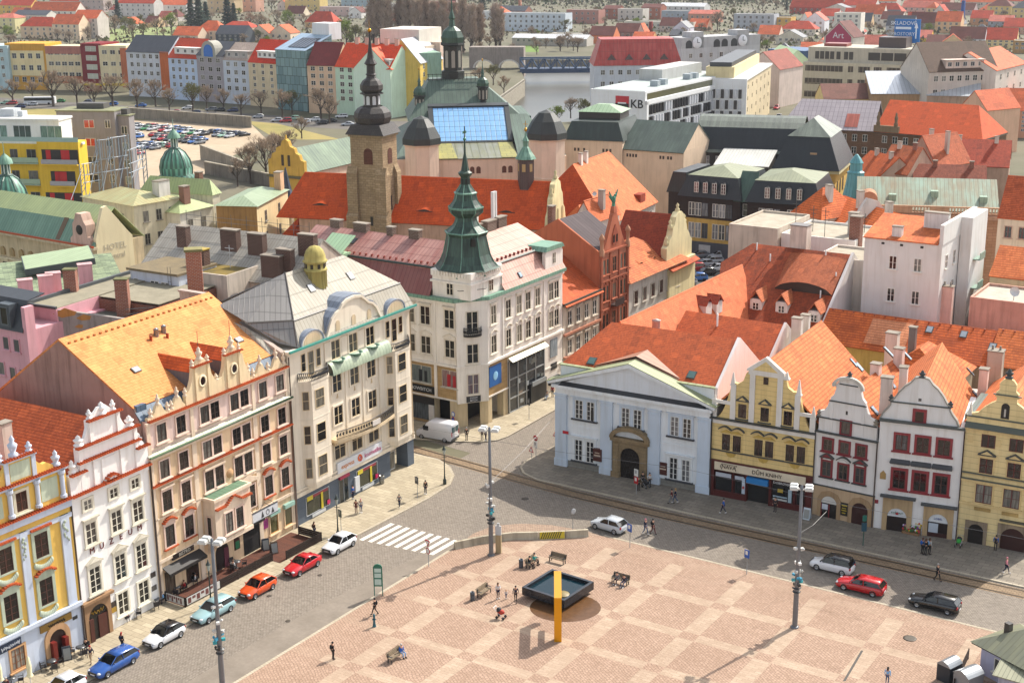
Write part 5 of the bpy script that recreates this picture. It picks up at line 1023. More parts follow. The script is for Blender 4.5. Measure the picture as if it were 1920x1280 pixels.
B=block('grey-white low house with an orange tiled roof holding three eyebrow dormers',*ST(77.8,-35,96.5,-35),11.0,12,PL('cdc8be',.3),('hip',4.0,TL('c4703f','9c4a26',.4,.22,.2,.5),.8),[('F',6,1,1.1,2.0,2.8,3,.9,1.2,dict(sur=PL('b9b2a6',.2),sw=.2,fr=PA('6a3a30'),gl=GL('241a18',0,.3))),('F',6,1,1.1,1.8,7,3,.9,1.2)],'townhouse','house',corn=PL('d5d0c6',.2))
for x in(2.6,6.6,11.0):
 mb=MB();n=8
 for k in range(n):q=lambda j:(x-1.3+2.6*j/n,.75*math.sin(math.pi*j/n));(xa,ha),(xb,hb)=q(k),q(k+1);mb.face([(xa,1.4,11.85+ha),(xb,1.4,11.85+hb),(xb,3.6,12.9+hb*.5),(xa,3.6,12.9+ha*.5)]);mb.face([(xa,1.5,11.8),(xb,1.5,11.8),(xb,1.5,11.85+hb),(xa,1.5,11.85+ha)],1)
 mb.obj('eyebrow_dormer',[TL('c4703f','9c4a26',.4,.22,.2,.5),PA('2a1d18')],B.roof)
a,b=G(1150,462,13),G(1241,472,13)
DT=TL('9a3f22','742c18',.3,.22,.25,.5)
B=block('dark red tiled hall ending in a cream baroque gable beside the parking court',a,b,13.0,9,PL('c9bba0',.3),('gable',5.2,DT,.6),(),'hall','building')
W_=B.W;hg=[(y*.75,z if z<14 else 13.6+(z-13.6)*.62)for y,z in[(-.5,11),(12.5,11),(12.5,13.6),(11.6,14.2),(11,15.4),(10,16.4),(9.4,18.2),(8.6,19),(8.0,20.8),(6.8,21.8),(5.2,21.8),(4,20.8),(3.4,19),(2.6,18.2),(2,16.4),(1,15.4),(.4,14.2),(-.5,13.6)]]
B.part('gable',MB().prism(hg,W_,W_+1.0,0,'x').prism([(-.6,4),(9.6,4),(9.6,11),(-.6,11)],W_,W_+1.6,0,'x'),PL('ddd0a4',.3));B.part('gable_canopy',MB().slab([(W_+1,-.8,11.0),(W_+2.4,-.8,10.2),(W_+2.4,9.8,10.2),(W_+1,9.8,11.0)],.2),TC)
for y,z in((.45,14.0),(1.8,16.4),(4.5,18.6),(7.2,16.4)):B.part('finial',MB().lathe([(.35,z),(.4,z+.5),(.15,z+.7),(.3,z+1.1),(0,z+1.5)],(W_+.5,y),8),PL('d9cc9f',.3))
a,b=G(1132,425,12),G(1232,378,12)
B=block('big house with a bright orange hipped roof and two white chimney stacks on its ridge',G(1140,420,12),G(1229,377,12),12.0,17,PL('cbbfb2',.3),None,[('F',4,2,1.2,1.7,2.2,3.2,10,1)],'house','house')
W_=B.W;mb=MB();zr=21.5;mb.slab([(-.4,-.5,11.8),(W_+.4,-.5,11.8),(W_-3,8.5,zr),(4,8.5,zr)],.2);mb.slab([(-.4,17.4,11.8),(-.4,-.5,11.8),(4,8.5,zr)],.2,1);mb.slab([(W_+.4,-.5,11.8),(W_+.4,17.4,11.8),(W_-3,8.5,zr)],.2,1);mb.slab([(W_+.4,17.4,11.8),(-.4,17.4,11.8),(4,8.5,zr),(W_-3,8.5,zr)],.2)
rf=B.part('roof',mb,[TL('cc7040','b25a2e',.3,.2,.15,.15),TL('b2501f','963d18',.3,.2,.15,.2)])  # lit and shaded copies of one tile; hip shade is in the second colour
for x in(7,9.5):chimney(B,x,8.2,19,23,.8,.6,PL('dcd3c8'))
q=B.hit(1200,372,(0,-.5,11.8),(0,-9.7,9));MB().box(-1.3,1.3,-.6,2.5,-1,.9).obj('dormer',DT,rf,q)
B=block('low annex with an orange hipped roof beside the church gable',G(1052,420,13),G(1092,425,13),13.0,10,PL('c5b8a8',.3),('hip',3.2,TL('cc7040','b25a2e',.3,.2,.15,.2)),(),'house','house')
B=block('small pale gabled house with satellite dishes behind the brick gable',G(1076,408,16),G(1112,412,16),16.0,9,PL('d0c6bb',.3),('gableF',3.0,TL('c46a3c','a5502a',.3,.2,.2,.2)),(),'house','house');chimney(B,3,4,17,20.2,1,.8,PL('b9aca0',.4));MB().lathe([(.0,0),(.35,.1),(.4,.18)],(0,0),10).obj('satellite_dish',PA('c9c9c6'),B.o,(2,3.4,19.6)).rotation_euler=(1.2,0,.3)
B=Bl('side_wing','long side-street house with smooth orange roof running back from the blue house','house',S(42,-12),S(78,-12));W_=B.W
B.part('wall',MB().box(0,W_,0,8.6,0,9.9).prism([(0.1,9.5),(8.5,9.5),(4.4,15.8)],0.1,W_-.1,0,'x'),PL('c9b9a0',.3))
OS=TL('cb6f44','b55c36',.26,.18,.12,.12);mb=MB();mb.slab([(-1,-.2,9.8),(W_-6,-.2,9.8),(W_-1.5,4.4,16.2),(-1.2,4.4,16.2)],.18);mb.slab([(-1.2,4.4,16.2),(W_-1.5,4.4,16.2),(W_,9,9.8),(-1,9,9.8)],.18)
rf=B.part('roof',mb,OS)
for p in((1325,578),(1345,574)):
 q=B.hit(p[0],p[1]+8,(0,-.2,9.8),(0,-6.4,4.6));d_=MB().box(-.9,.9,-.3,2.0,-.3,1.3).obj('dormer',PL('d9d3cc'),rf,q);m2=MB();roof_gableF(m2,-.9,.9,-.4,2.2,1.3,2.2,.15,.05,0,.12);m2 .obj('dormer_roof',DT,d_)
B.part('roof_vent',MB().lathe([(.5,13),(.5,15.3),(.6,15.4),(0,15.6)],(4,2.2),10),PA('b9a9a0',.5))
B=Bl('rear_wing','rear wing with dark red roof and white gable wall just behind the blue house','house',S(49,-17),S(49,-.8));W_=B.W
B.part('wall',MB().box(0,W_,0,10,0,11.5),PL('d8cfca',.2));mb=MB();mb.slab([(3,-.3,11.3),(W_,-.3,11.3),(W_,4.8,14.9),(3,4.8,14.9)],.18);mb.slab([(3,4.8,14.9),(W_,4.8,14.9),(W_,10.3,11.3),(3,10.3,11.3)],.18);rf=B.part('roof',mb,BT)
B.part('gable_wall',MB().prism([(0,5),(10,5),(10,11.4),(4.8,15.2),(0,11.6)],W_,W_+.3,0,'x'),PL('e3dbd6',.15));B.part('roof_vent',MB().lathe([(.12,13),(.12,15.5),(0,15.5)],(8,3.4),8),PA('e3dfd8'))
BR=TL('a34a26','74351d',.28,.18,.75,.25)
B=Bl('brown_roofed_house','house with a large weathered brown-red roof, white dormers and a wide bulging hatch','house',S(69,-15.8),S(69,-2));W_=B.W
B.part('wall',MB().box(0,W_,0,23,0,9.8).prism([(.1,9.5),(22.9,9.5),(11.4,18.0)],0,W_-.1,0,'x'),PL('d5cfca',.2));B.part('gable_wall',MB().prism([(0,4),(23,4),(23,10.2),(11.4,18.7),(0,10.2)],W_-.1,W_+.3,0,'x'),PL('e0dad6',.15))
mb=MB();mb.slab([(-.8,-.5,9.5),(W_,-.5,9.5),(W_,11.4,18.4),(-.8,11.4,18.4)],.2);mb.slab([(-.8,11.4,18.4),(W_,11.4,18.4),(W_,23.4,9.6),(-.8,23.4,9.6)],.2);mb.slab([(-.8,-.5,9.5),(-.8,11.4,18.4),(-4.3,8.5,15.8)],.15)
rf=B.part('roof',mb,BR);n_=(0,-8.9,11.9);p0=(0,-.5,9.5)
for p,w in(((1418,577),1.7),((1466,583),1.7),((1527,600),1.7)):
 q=B.hit(p[0],p[1],p0,n_);d_=MB().box(-w/2,w/2,-.2,3.2,-.6,1.3).obj('dormer',PL('dcd6d0'),rf,q);m2=MB();roof_gableF(m2,-w/2,w/2,-.4,3.6,1.3,2.5,.2,.05,0,.12);m2 .obj('dormer_roof',[TL('bd6c42','9c5230',.28,.18,.2,.2)],d_);o=B.win(0,0,.9,1.0,2,2,WHITE(),GW,None,.1,None,False);o.parent=d_;o.location=(0,-.22,.3)
q=B.hit(1508,540,p0,n_);mb=MB();n=10
for k in range(n):f=lambda j:(-4+8.2*j/n,1.25*math.sin(math.pi*min(1,max(0,j/n)))**.6);(xa,ha),(xb,hb)=f(k),f(k+1);mb.face([(xa,-.8,ha-.3),(xb,-.8,hb-.3),(xb,4.6,3.6+hb*.15),(xa,4.6,3.6+ha*.15)]);mb.face([(xa,-.6,-.6),(xb,-.6,-.6),(xb,-.6,hb-.3),(xa,-.6,ha-.3)],1)
mb.obj('roof_hatch',[TL('a85a36','8a4526',.28,.18,.3,.2),PA('1d120d')],rf,q)
x,y=B.at(1499,488,16.5);chimney(B,x,y,14,21.5,2.4,1.8,PL('d6c9bc',.4),0,PA('6a6460'));
for p in((1419,468),(1444,489),(1548,482),(1567,524),(1538,558)):q=B.hit(p[0],p[1],p0,n_);MB().lathe([(.1,-.3),(.1,1.0),(0,1.0)],(0,0),6).obj('roof_vent',PA('ddd8d2'),rf,q)
wl,rfm=PL('d6cdc2',.3),FLAT('b9b09f','9a907e',.6)
B=block('pale rendered block with a flat beige roof behind the brown roof',*ST(92,-25.5,92,-17.6),18.0,13,PL('cdbfae',.35),('flat',0,rfm),(),'building','building')
B=block('white flat-roofed building with aerials and small windows between the brown roof and the school',*ST(93,-17.4,93,-6),17.2,12,PL('e0dcd6',.15),('flat',0,rfm),[('F',2,1,1.0,2.2,2.4,3,1,6)],'building','building')
for x,y,h in((1,3,5),(3,5,4),(6,2,4.5),(10,8,3)):B.part('antenna',MB().tube([(x,y,17.2),(x,y,17.2+h)],.05,4).tube([(x-.6,y,16.6+h),(x+.6,y,16.6+h)],.04,4).tube([(x-.4,y,16+h),(x+.4,y,16+h)],.04,4),PA('4a4844'))
chimney(B,9,6,17,20.5,1.4,1.2,PL('c9bfb4',.4));chimney(B,10.8,2,12,20.8,1.6,1.4,BK('8a5240','744232','9d8d7f',.5,.2,.03))
B=block('white low wing with a red door and flat roof terrace',*ST(91,-9,91,-1.5),15.0,9,PL('e3e1df',.12),('flat',0,rfm),[('F',3,1,.5,.9,1.5,3,.5,3)],'building','building');B.part('door',MB().box(4.3,5.0,-.08,0,12.4,14.6),PA('8a2a2a'))
B=block('cream house wall with rows of white windows beside the brown roof gable',S(80.5,-.2),S(89,-.2),17.3,7,PL('ddd3c6',.2),('flat',0,rfm),[('F',3,3,1.15,1.8,2.2,3.4,.8,.4)],'building','building');B.part('cornice',MB().box(-.1,B.W+.1,-.5,0,17.2,17.5),PL('b58a78',.3))
B=Bl('white_tower_block','tall white narrow building with blank grey-white flank, few windows and an orange roof strip','building',S(77.6,.6),S(77.6,10.9));W_=B.W
wl=PL('d9d9d5',.12)
B.part('wall',MB().box(0,W_,0,15.5,0,21.6).box(W_-.4,W_+.1,0,15.5,21.6,24.2).box(W_+.1,W_+1.6,8,15.5,0,24),wl);mb=MB();mb.slab([(-.2,-.2,21.7),(W_-.5,-.2,21.7),(W_-.5,8,23.6),(-.2,8,23.6)],.15);mb.slab([(-.2,8,23.6),(W_-.5,8,23.6),(W_-.5,15.5,21.8),(-.2,15.5,21.8)],.15);B.part('roof',mb,TL('cc6f3a','a84f26',.4,.22,.2,.3))
for u,z in((4.0,18.6),(7.3,18.6),(4.0,14.2),(7.3,14.2),(4.0,9.4),(7.3,9.4)):B.win(u,z,1.0,1.8,2,2,WHITE(),GW,None,.1,None,True)
for y in(2.5,6):
 for z in(19,15,11):B.win(y,z,1,1.8,2,2,WHITE(),GW,face='R',x1=W_)
for z in(19.5,15.5,11.5):B.part('balcony',MB().box(W_+1.6,W_+2.6,9.5,12,z-1.5,z-1.35).box(W_+2.5,W_+2.6,9.5,12,z-1.35,z-.5),PA('7f9a8c'))
for u in(2.5,5,7.7):B.part('vent_opening',MB().box(u-.2,u+.2,-.03,0,20.9,21.2),PA('1d1d1d'))
chimney(B,4,1.2,21,23.2,1.3,.8,PL('e3ded8'));chimney(B,8,5,21,24.8,3.2,1,PL('e0dcd6'))
for i,(t0,t1,lb,mt)in enumerate(((-1.5,11.2,'leftmost section of the long orange tiled row behind the gabled houses, patched with paler tiles',TL('c4632c','9c4820',.42,.24,.2,.55)),(11.2,20.4,'middle section of the long orange tiled row, with two roof windows',TL('bf5a24','96411a',.42,.24,.25,.55)),(20.4,36,'right section of the long orange tiled row running out of the picture',TL('c86a32','a34f24',.42,.24,.15,.55)))):
 B=Bl('row_house',lb,'house',S(67,t0),S(67,t1),'rear row houses');W_=B.W;zz=.3 if i==2 else 0
 B.part('wall',MB().box(0,W_,0,8.6,0,9.8).prism([(.05,9.5),(8.55,9.5),(4.3,12.7)],.02,W_-.02,0,'x'),PL('c9a85c' if i==0 else '8f7a66',.3));mb=MB();roof_gable(mb,0,W_,0,8.6,9.9+zz,13+zz,.5,.0,0,.18);rf=B.part('roof',mb,mt)
 for k in range(int(W_/1.4)):MB().box(.5+k*1.4,.7+k*1.4,4.0,4.15,12.8+zz,13.0+zz).obj('snow_guard',PA('8a3a1a'),rf)
 if i==0:MB().slab([(6.2,.2,10.16),(11.5,.2,10.16),(11.5,3.6,12.6),(6.2,3.6,12.6)],.05).obj('tile_patch',TL('cf8a62','b5704a',.42,.24,.2,.5),rf);B.win(3.2,8.6,1.0,1.4,2,2,DARKW(),GW)
 for p in{1:((1743,618),(1807,627)),2:((1861,650),)}.get(i,()):q=B.hit(p[0],p[1],(0,0,9.9+zz),(0,-3.1,4.3));skylight(B,q,.62,.9,1.1,'F',rf,'9aa5ad')
B=Bl('courtyard_house','small courtyard house with orange hipped roof and two long skylights behind the curly white gable','house',S(55,10.5),S(55,19.5));B.part('wall',MB().box(0,B.W,0,9,0,10),PL('bda98c',.3));mb=MB();roof_hip(mb,0,B.W,0,9,10.02,13.6,.4,0,2,4.2);rf=B.part('roof',mb,TL('cc7038','a8522a',.42,.24,.2,.5))
chimney(B,1.5,.8,9,15.2,1.4,1.1,PL('ddd0c4',.3));chimney(B,3.2,3.0,11,15.6,.8,.7,PA('6a6664'));q=B.hit(1667,661,(9,0,10),(3.6,0,4.5));skylight(B,q,.7,.5,1.8,'R',rf);q=B.hit(1698,664,(9,0,10),(3.6,0,4.5));skylight(B,q,.7,.5,1.8,'R',rf)
B=block('pink flat-roofed annex with a satellite dish at the right, behind the orange row',S(79.5,14.5),S(79.5,32),14.4,9,PL('cfa391',.3),('flat',0,FLAT('c4bdb0','a9a193',.6)),[('F',2,1,.8,.9,2.5,3,9,2)],'annex','building');B.part('door',MB().box(14,15,-.06,0,11.2,13.4),PA('8a2520'));B.part('satellite_dish',MB().lathe([(0,0),(.5,.12),(.65,.3)],(0,0),12),PA('cfd0ce'),None,(5,2,15.6)).rotation_euler=(1.1,0,.6);B.part('mast',MB().tube([(5,2.2,14.4),(5,2.2,15.6)],.05,5),PA('8a8a88'));chimney(B,-3,0,8,15.8,1.6,.9,PL('d9b9ac',.3),2)
B=block('low cream house with a ribbed orange roof beside the tall white block',S(91,14),S(91,22),15.5,9,PL('d9cda6',.25),('gable',3.2,TL('cf7440','b0562a',.42,.24,.15,.5)),[('F',1,1,.9,1.2,3,3,1,5)],'house','house')
B=block('yellow house with dark timber attic at the far right edge',S(88,24.5),S(88,40),17.5,10,PL('d2b272',.25),('gable',3.5,SM('5a5452','484341',.6,.3)),[('F',3,3,1,1.6,2,3.4,.5,7,dict(fr=PA('5a3a28')))],'house','house');B.part('attic_cladding',MB().box(-.06,2.2,-.06,3,12,17.4),PA('2a2422'))
def fr2(rl,rr,off):
 u=rr-rl;u.z=0;u.normalize();n=Vector((-u.y,u.x,0));return rl-n*off,rr-n*off
OC=TL('c4501c','aa3f14',.32,.2,.15,.25)
rl,rr_=G(572,322,20.7),G(1036,340,20.7);a,b=fr2(rl,rr_,5.6)
B=Bl('church','long monastery church with a steep plain red-orange roof, ridge turret and cream baroque gable end','church',a,b);W_=B.W
chw=PL('c8a48c',.35)
B.part('wall',MB().box(1,W_,0,11.2,0,14).prism([(.1,13.8),(11.1,13.8),(5.6,20.4)],W_-1,W_-.1,0,'x'),chw)
mb=MB();mb.slab([(-3.2,-.5,13.5),(W_,-.5,13.5),(W_,5.6,20.7),(0,5.6,20.7)],.2);mb.slab([(0,5.6,20.7),(W_,5.6,20.7),(W_,11.7,13.5),(-3.2,11.7,13.5)],.2);mb.slab([(-3.2,11.7,13.5),(-3.2,-.5,13.5),(0,5.6,20.7)],.2)
rf=B.part('roof',mb,OC)
for p in((601,384),(796,396),(950,398)):
 q=B.hit(p[0],p[1],(0,-.5,13.5),(0,-7.2,6.1));mb=MB();n=8
 for k in range(n):f=lambda j:(-1.5+3*j/n,.35*math.sin(math.pi*j/n)**2);(xa,ha),(xb,hb)=f(k),f(k+1);mb.face([(xa,-.1,ha),(xb,-.1,hb),(xb,.9,1.0),(xa,.9,1.0)]);mb.face([(xa,-.08,-.15),(xb,-.08,-.15),(xb,-.08,hb),(xa,-.08,ha)],1)
 mb.obj('eyebrow_dormer',[OC,PA('2a1510')],rf,q)
hg=[(y,z if z<13.5 else 13+(z-13)*.8)for y,z in[(-.8,10),(12,10),(12,13),(11,14),(10.5,16),(9.5,17),(9,19.5),(8,20.5),(7.4,22.3),(5.6,23.3),(3.8,22.3),(3.2,20.5),(2.2,19.5),(1.7,17),(.7,16),(.2,14),(-.8,13)]]
B.part('gable',MB().prism(hg,W_,W_+.9,0,'x'),PL('d8cb9c',.35));
for y,z in((.2,13),(1.5,15.6),(3,18.6),(5.6,21.2),(8.2,18.6),(9.8,15.6)):B.part('finial',MB().lathe([(.35,z),(.4,z+.4),(.15,z+.6),(.3,z+1.1),(0,z+1.5)],(W_+.5,y),8),PL('d8cb9c',.35))
for z,y in((15,5.6),(15,2.6),(15,8.6)):B.part('niche',MB().prism(arcpts(y,z-1.5,1.2,2.0),W_+.88,W_+.95,0,'x'),PL('9a8c66',.3))
ux=B.loc(G(984,336,21)).x;mb=MB().lathe([(1.45,17.4),(1.45,24.3),(1.75,24.5)],(ux,5.6),6,0,0,False);tu=B.part('ridge_turret',mb,SM('5a4440','3d2c2a',.4,.4))
MB().lathe([(1.85,24.4),(1.6,24.9),(1.05,25.6),(.7,26.2),(.45,26.5),(.5,27.3),(.65,27.4),(.2,28.2),(.08,29)],(ux,5.6),8,0,0,False).obj('turret_cap',CU,tu);MB().ell((ux,5.6,29.3),(.28,.28,.35),8,5).tube([(ux,5.6,29.4),(ux,5.6,30.8)],.06,4).box(ux-.4,ux+.4,5.55,5.65,30.2,30.3).obj('cross',PA('b58a2a',.3,.8),tu)
for k in range(6):a_=math.pi*(k+.5)/3;MB().box(-.3,.3,-.04,.04,22.3,23.6).obj('turret_opening',PL('b99a6a'),tu,(ux+1.25*math.cos(a_),5.6+1.25*math.sin(a_),0),a_+math.pi/2)
B=block('lower choir chapel with an orange roof, left of the stone tower base',G(541,466,8),G(664,470,8),8.0,9,chw,('shed',4.6,OC,.4),(),'chapel','church')
B.part('hip',MB().slab([(-.3,-.4,7.7),(-.3,9,12.6),(-4.5,4,7.8)],.15),OC)
a,b,l=G(716,256,28.5),G(737,250,28.5),G(656,253,28.5)
sto=BK('a99272','8d7759','6b5a44',.9,.42,.03,.7)
B=Bl('church_tower','sandstone church tower with stepped buttresses and a dark shingled double onion roof','tower',l,a);W_=B.W;D=max(5.2,abs((b-a).dot(B.n)))
B.part('wall',MB().box(0,W_,0,D,0,28.5),sto)
mb=MB()
for x in(-.5,W_-1.1):
 for z1,e in((22.6,.55),(15.2,.95)):mb.box(x-e*.35,x+1.6+e*.35,-e,.02,0,z1-.6);mb.prism([(-e,z1-.6),(.02,z1-.6),(.02,z1+.6)],x-e*.35,x+1.6+e*.35,0,'x')
for y in(-.2,D-1.3):
 mb.box(W_-.02,W_+.6,y,y+1.5,0,21.8);mb.prism([(W_-.02,21.8),(W_+.6,21.8),(W_-.02,23.2)],y,y+1.5)
B.part('buttresses',mb,sto);B.part('cornice',MB().box(-.25,W_+.25,-.25,D+.25,28.2,28.6).box(-.1,W_+.1,-.1,D+.1,21.4,21.6),PL('9a8768',.4))
B.part('sound_louvre',MB().prism(arcpts(W_*.55,23.6,1.7,1.9),-.06,0),BK('6a4030','5a3426','2a1a14',3,.22,.04));B.part('sound_louvre',MB().prism(arcpts(D*.5,23.6,1.5,1.9),W_,W_+.06,0,'x'),BK('6a4030','5a3426','2a1a14',3,.22,.04))
B.part('loophole',MB().box(W_*.55,W_*.55+.5,-.05,0,13,14.6),PA('15120f'));B.part('loophole',MB().box(W_,W_+.05,D*.45,D*.45+.5,15.5,18).box(W_,W_+.05,D*.45,D*.45+.5,12.4,14),PA('15120f'))
shg=BK('4e4946','3a3533','211e1d',.4,.3,.03,.9,.55);c=(W_/2,D/2);m2=MB().frus(c,W_+1.2,D+1.2,28.6,5.4,5.4,30.3)
rf=B.part('roof',m2,shg)
MB().lathe([(2.6,30.0),(3.0,30.6),(3.25,31.4),(3.1,32.2),(2.5,32.9),(1.9,33.2)],c,8,0,.39,False).obj('onion',shg,rf);ln=MB().lathe([(1.45,33.1),(1.45,35.2),(2.0,35.25),(2.0,35.45)],c,8,0,.39,False).obj('lantern',PA('3a3634'),rf)
for k in range(8):a_=.39+2*math.pi*(k+.5)/8;MB().prism(arcpts(0,33.5,.6,1.2),-.05,.05).obj('lantern_window',PA('c9ccce',.3),ln,(c[0]+1.36*math.cos(a_),c[1]+1.36*math.sin(a_),0),a_+math.pi/2)
MB().lathe([(1.5,35.4),(1.95,36.0),(1.95,36.8),(1.5,37.5),(.9,37.9),(.75,38.3),(.95,38.5),(.75,38.7),(.7,40.0),(1.1,40.3),(.6,41.2),(.3,43.0),(.1,45.5),(0,45.5)],c,8,0,.39,False).obj('onion_spire',shg,rf);MB().ell((c[0],c[1],45.8),(.35,.35,.35),8,6).tube([(c[0],c[1],46),(c[0],c[1],47.5)],.05,4).obj('gilded_ball',PA('c98f1f',.25,.9),rf)
mz=17.0;mw=PL('dcc4ae',.18);GR=SM('5d7063','47584d',.9,.85,.6);DKR=SM('2f3230','3c423c',.8,.5,.5)
a,b=G(741,300,mz),G(1062,292,mz)
B=Bl('museum','large cream museum with green-black roofs, blue glass skylight, dark domed corner towers and copper lanterns','museum',a,b);W_=B.W;k=W_/321
X=lambda px_:B.uv(px_,300)[0]
B.part('wall',MB().box(0,W_,0,46,0,mz).box(X(820),X(968),-.15,0,mz-4,mz-.3),mw)
mb=MB();mb.slab([(X(822),-.5,mz),(X(972),-.5,mz),(X(970),10,mz+1.8),(X(822),10,mz+1.8)],.2);lr=B.part('lower_roof',mb,SM('8a8a80','7a7a50',1.6,.9,.3))
MB().slab([(X(822),-.45,mz+.08),(X(858),-.45,mz+.08),(X(852),9.5,mz+1.8),(X(822),9.5,mz+1.8)],.03).slab([(X(940),-.45,mz+.08),(X(970),-.45,mz+.08),(X(970),9.5,mz+1.8),(X(942),9.5,mz+1.8)],.03).obj('moss_panel',BK('a09a55','8d8a58','4a4a3a',2.2,1.6,.05,.5,.5),lr)
sk_=MB().slab([(X(822),10.2,mz+2.2),(X(962),10.2,mz+2.2),(X(962),19,mz+8.2),(X(822),19,mz+8.2)],.25);B.part('skylight',sk_,BK('86b4de','7dacd8','2c4660',1.1,1.7,.07,.1,.3,0));B.part('skylight_frame',MB().slab([(X(812),9.8,mz+1.9),(X(972),9.8,mz+1.9),(X(972),19.6,mz+8.5),(X(812),19.6,mz+8.5)],.25).slab([(X(812),9.8,mz+2.2),(X(821),9.8,mz+2.2),(X(821),19.6,mz+8.8),(X(812),19.6,mz+8.8)],.3).slab([(X(963),9.8,mz+2.2),(X(972),9.8,mz+2.2),(X(972),19.6,mz+8.8),(X(963),19.6,mz+8.8)],.3).slab([(X(812),19.0,mz+8.6),(X(972),19.0,mz+8.6),(X(972),20.5,mz+9.0),(X(812),20.5,mz+9)],.3),PA('2c3234',.5));B.part('wall',MB().box(X(812),X(972),19.6,44,mz,mz+7.5),DKR)
xl,xr,yb=4,W_-2,42;mb=MB();cx=X(870)
mb.face([(0,.5,mz+.1),(X(822),.5,mz+.1),(X(812),20,mz+6.5),(6,20,mz+6.5)]);mb.face([(X(972),.5,mz+.1),(W_,.5,mz+.1),(W_-6,20,mz+6.5),(X(972),20,mz+6.5)]);mb.face([(0,46,mz),(0,.5,mz+.1),(6,20,mz+6.5)]);mb.face([(W_,.5,mz+.1),(W_,46,mz),(W_-6,20,mz+6.5)])
mb.frus((cx+2,30),W_*.72,22,mz+5.5,11,6,mz+13.5,0,(cx,31));mb.box(5,W_-5,20,40,mz,mz+6);B.part('roof',mb,GR)
def octt(cx,cy,r,z0,z1,zd,mat_d):
 o=B.part('corner_tower',MB().lathe([(r,0),(r,z1),(r+.3,z1+.1),(r+.3,z1+.4)],(cx,cy),8,0,.39,False).lathe([(r+.15,z0),(r+.25,z0+.3),(r,z0+.4)],(cx,cy),8,0,.39,False),mw);MB().lathe([(r+.55,z1+.35),(r+.5,z1+1.6),(r*.8,z1+zd*.7),(r*.42,z1+zd),(0,z1+zd+.6)],(cx,cy),8,0,.39,False).obj('tower_dome',mat_d,o)
octt(X(791),-.5,3.7,12.6,20.0,5.4,DKR);octt(X(1023),-1.5,3.9,12.8,20.6,5.6,DKR)
for px_,n_ in((765,2),(885,2),(945,2)):
 for i in range(n_):B.part('window',MB().prism(arcpts(X(px_)+i*1.3,mz-3.2,.9,1.0),-.22,-.14),PA('5a3222'))
def lantern(x,y,z,s,nm='roof_lantern'):
 o=B.part(nm,MB().lathe([(1.7*s,z),(1.7*s,z+1.2*s),(1.35*s,z+1.3*s),(1.35*s,z+4.6*s),(1.75*s,z+4.8*s),(1.7*s,z+5.1*s)],(x,y),8,0,.39,False),PA('20241f',.5));MB().lathe([(1.6*s,z+5.1*s),(1.7*s,z+5.8*s),(1.3*s,z+6.7*s),(.5*s,z+7.3*s),(.35*s,z+8.2*s),(.5*s,z+8.4*s),(.15*s,z+9.5*s),(.05*s,z+11.5*s)],(x,y),8,0,.39,False).obj('copper_cap',SM('4d6b5a','26362c',.5,.8,.45),o)
 for q in range(8):a_=2*math.pi*q/8;MB().prism(arcpts(0,z+1.7*s,.5*s,2.1*s,6),-.04,.04).obj('lantern_opening',PA('9a9488',.4),o,(x+1.26*s*math.cos(a_),y+1.26*s*math.sin(a_),0),a_+math.pi/2)
 MB().ell((x,y,z+11.7*s),(.16,.16,.3),6,5).obj('gilded_ball',PA('b8892a',.3,.8),o)
lantern(cx,31,mz+13.2,1.6);lantern(X(798),24,mz+6.3,.85);lantern(X(925),24,mz+8,.85)
mb=MB()
for x in range(-6,7):mb.box(cx+x*.95-.05,cx+x*.95+.05,27.6,27.7,mz+13.2,mz+14.8)
for z in(13.5,14.6):mb.box(cx-6,cx+6,27.6,27.7,mz+z,mz+z+.12)
B.part('roof_cresting',mb,PA('20241f',.5))
B=block('low museum wing with a mossy green roof and a yellow stepped gable end',G(572,322,16),G(700,292,16),16.0,8,mw,('gable',4.2,SM('7d9178','54665a',.9,.9,.7),.4),(),'museum_wing','museum')
y0=PL('cda750',.35);W_=B.W;hg=[(-1,12),(15,12),(15,17),(13.6,17.4),(13,19),(11.4,19.6),(11,21),(9,21.6),(8.4,23.2),(7,24),(5.6,23.2),(5,21.6),(3,21),(2.6,19.6),(1,19),(.4,17.4),(-1,17)]
kx=9.0/16
B.part('gable',MB().prism([(-.5,0),(8.5,0),(8.5,15)]+[((x+1)*kx-.5,15+(z-12)*.62)for x,z in hg[2:]]+[(-.5,15)],-.9,-.02,0,'x'),y0);B.part('cornice',MB().box(-1.3,-.9,-.8,8.8,14.6,15.1),PL('6f6a52',.3))
for y in(3.2,4.8):B.part('window',MB().box(-.96,-.9,y-.3,y+.3,17,19.2),PA('3a2a1c'))
for q in(.06,.3,.5,.7,.94):B.part('finial',MB().frus((-.45,9*q-.5),.5,.6,15.4+6*(1-abs(q-.5)*2),.2,.2,17.2+6*(1-abs(q-.5)*2)),y0)
B=Bl('turret','slim dark blue slate spire beside the left end of the church roof','turret',G(530,372,13),G(545,372,13));B.part('wall',MB().lathe([(1.2,0),(1.2,13.4)],(.6,1),8,0,0,False),PL('a99a80',.4));B.part('roof',MB().lathe([(1.6,13.2),(1.0,14.6),(.6,16.4),(.1,18.8),(0,18.8)],(.6,1),8,0,0,False),SM('3a4656','2a3442',.5,.4))
kw=dict(name='museum_wing',cat='museum')
B=block('tall blank cream museum wall with tiny paired windows under a dark green hat-shaped roof',G(1058,262,17.5),G(1167,266,17.5),17.5,18,PL('dcc3a8',.15),('mans',(4.0,1.6,4.2),SM('323b38','3f4d47',.8,.5,.5)),(),**kw)
for x in(2.5,3.3,4.6,9,9.8,10.6):B.part('window',MB().box(x-.22,x+.22,-.06,0,15.1,15.8),PA('3a2a22'))
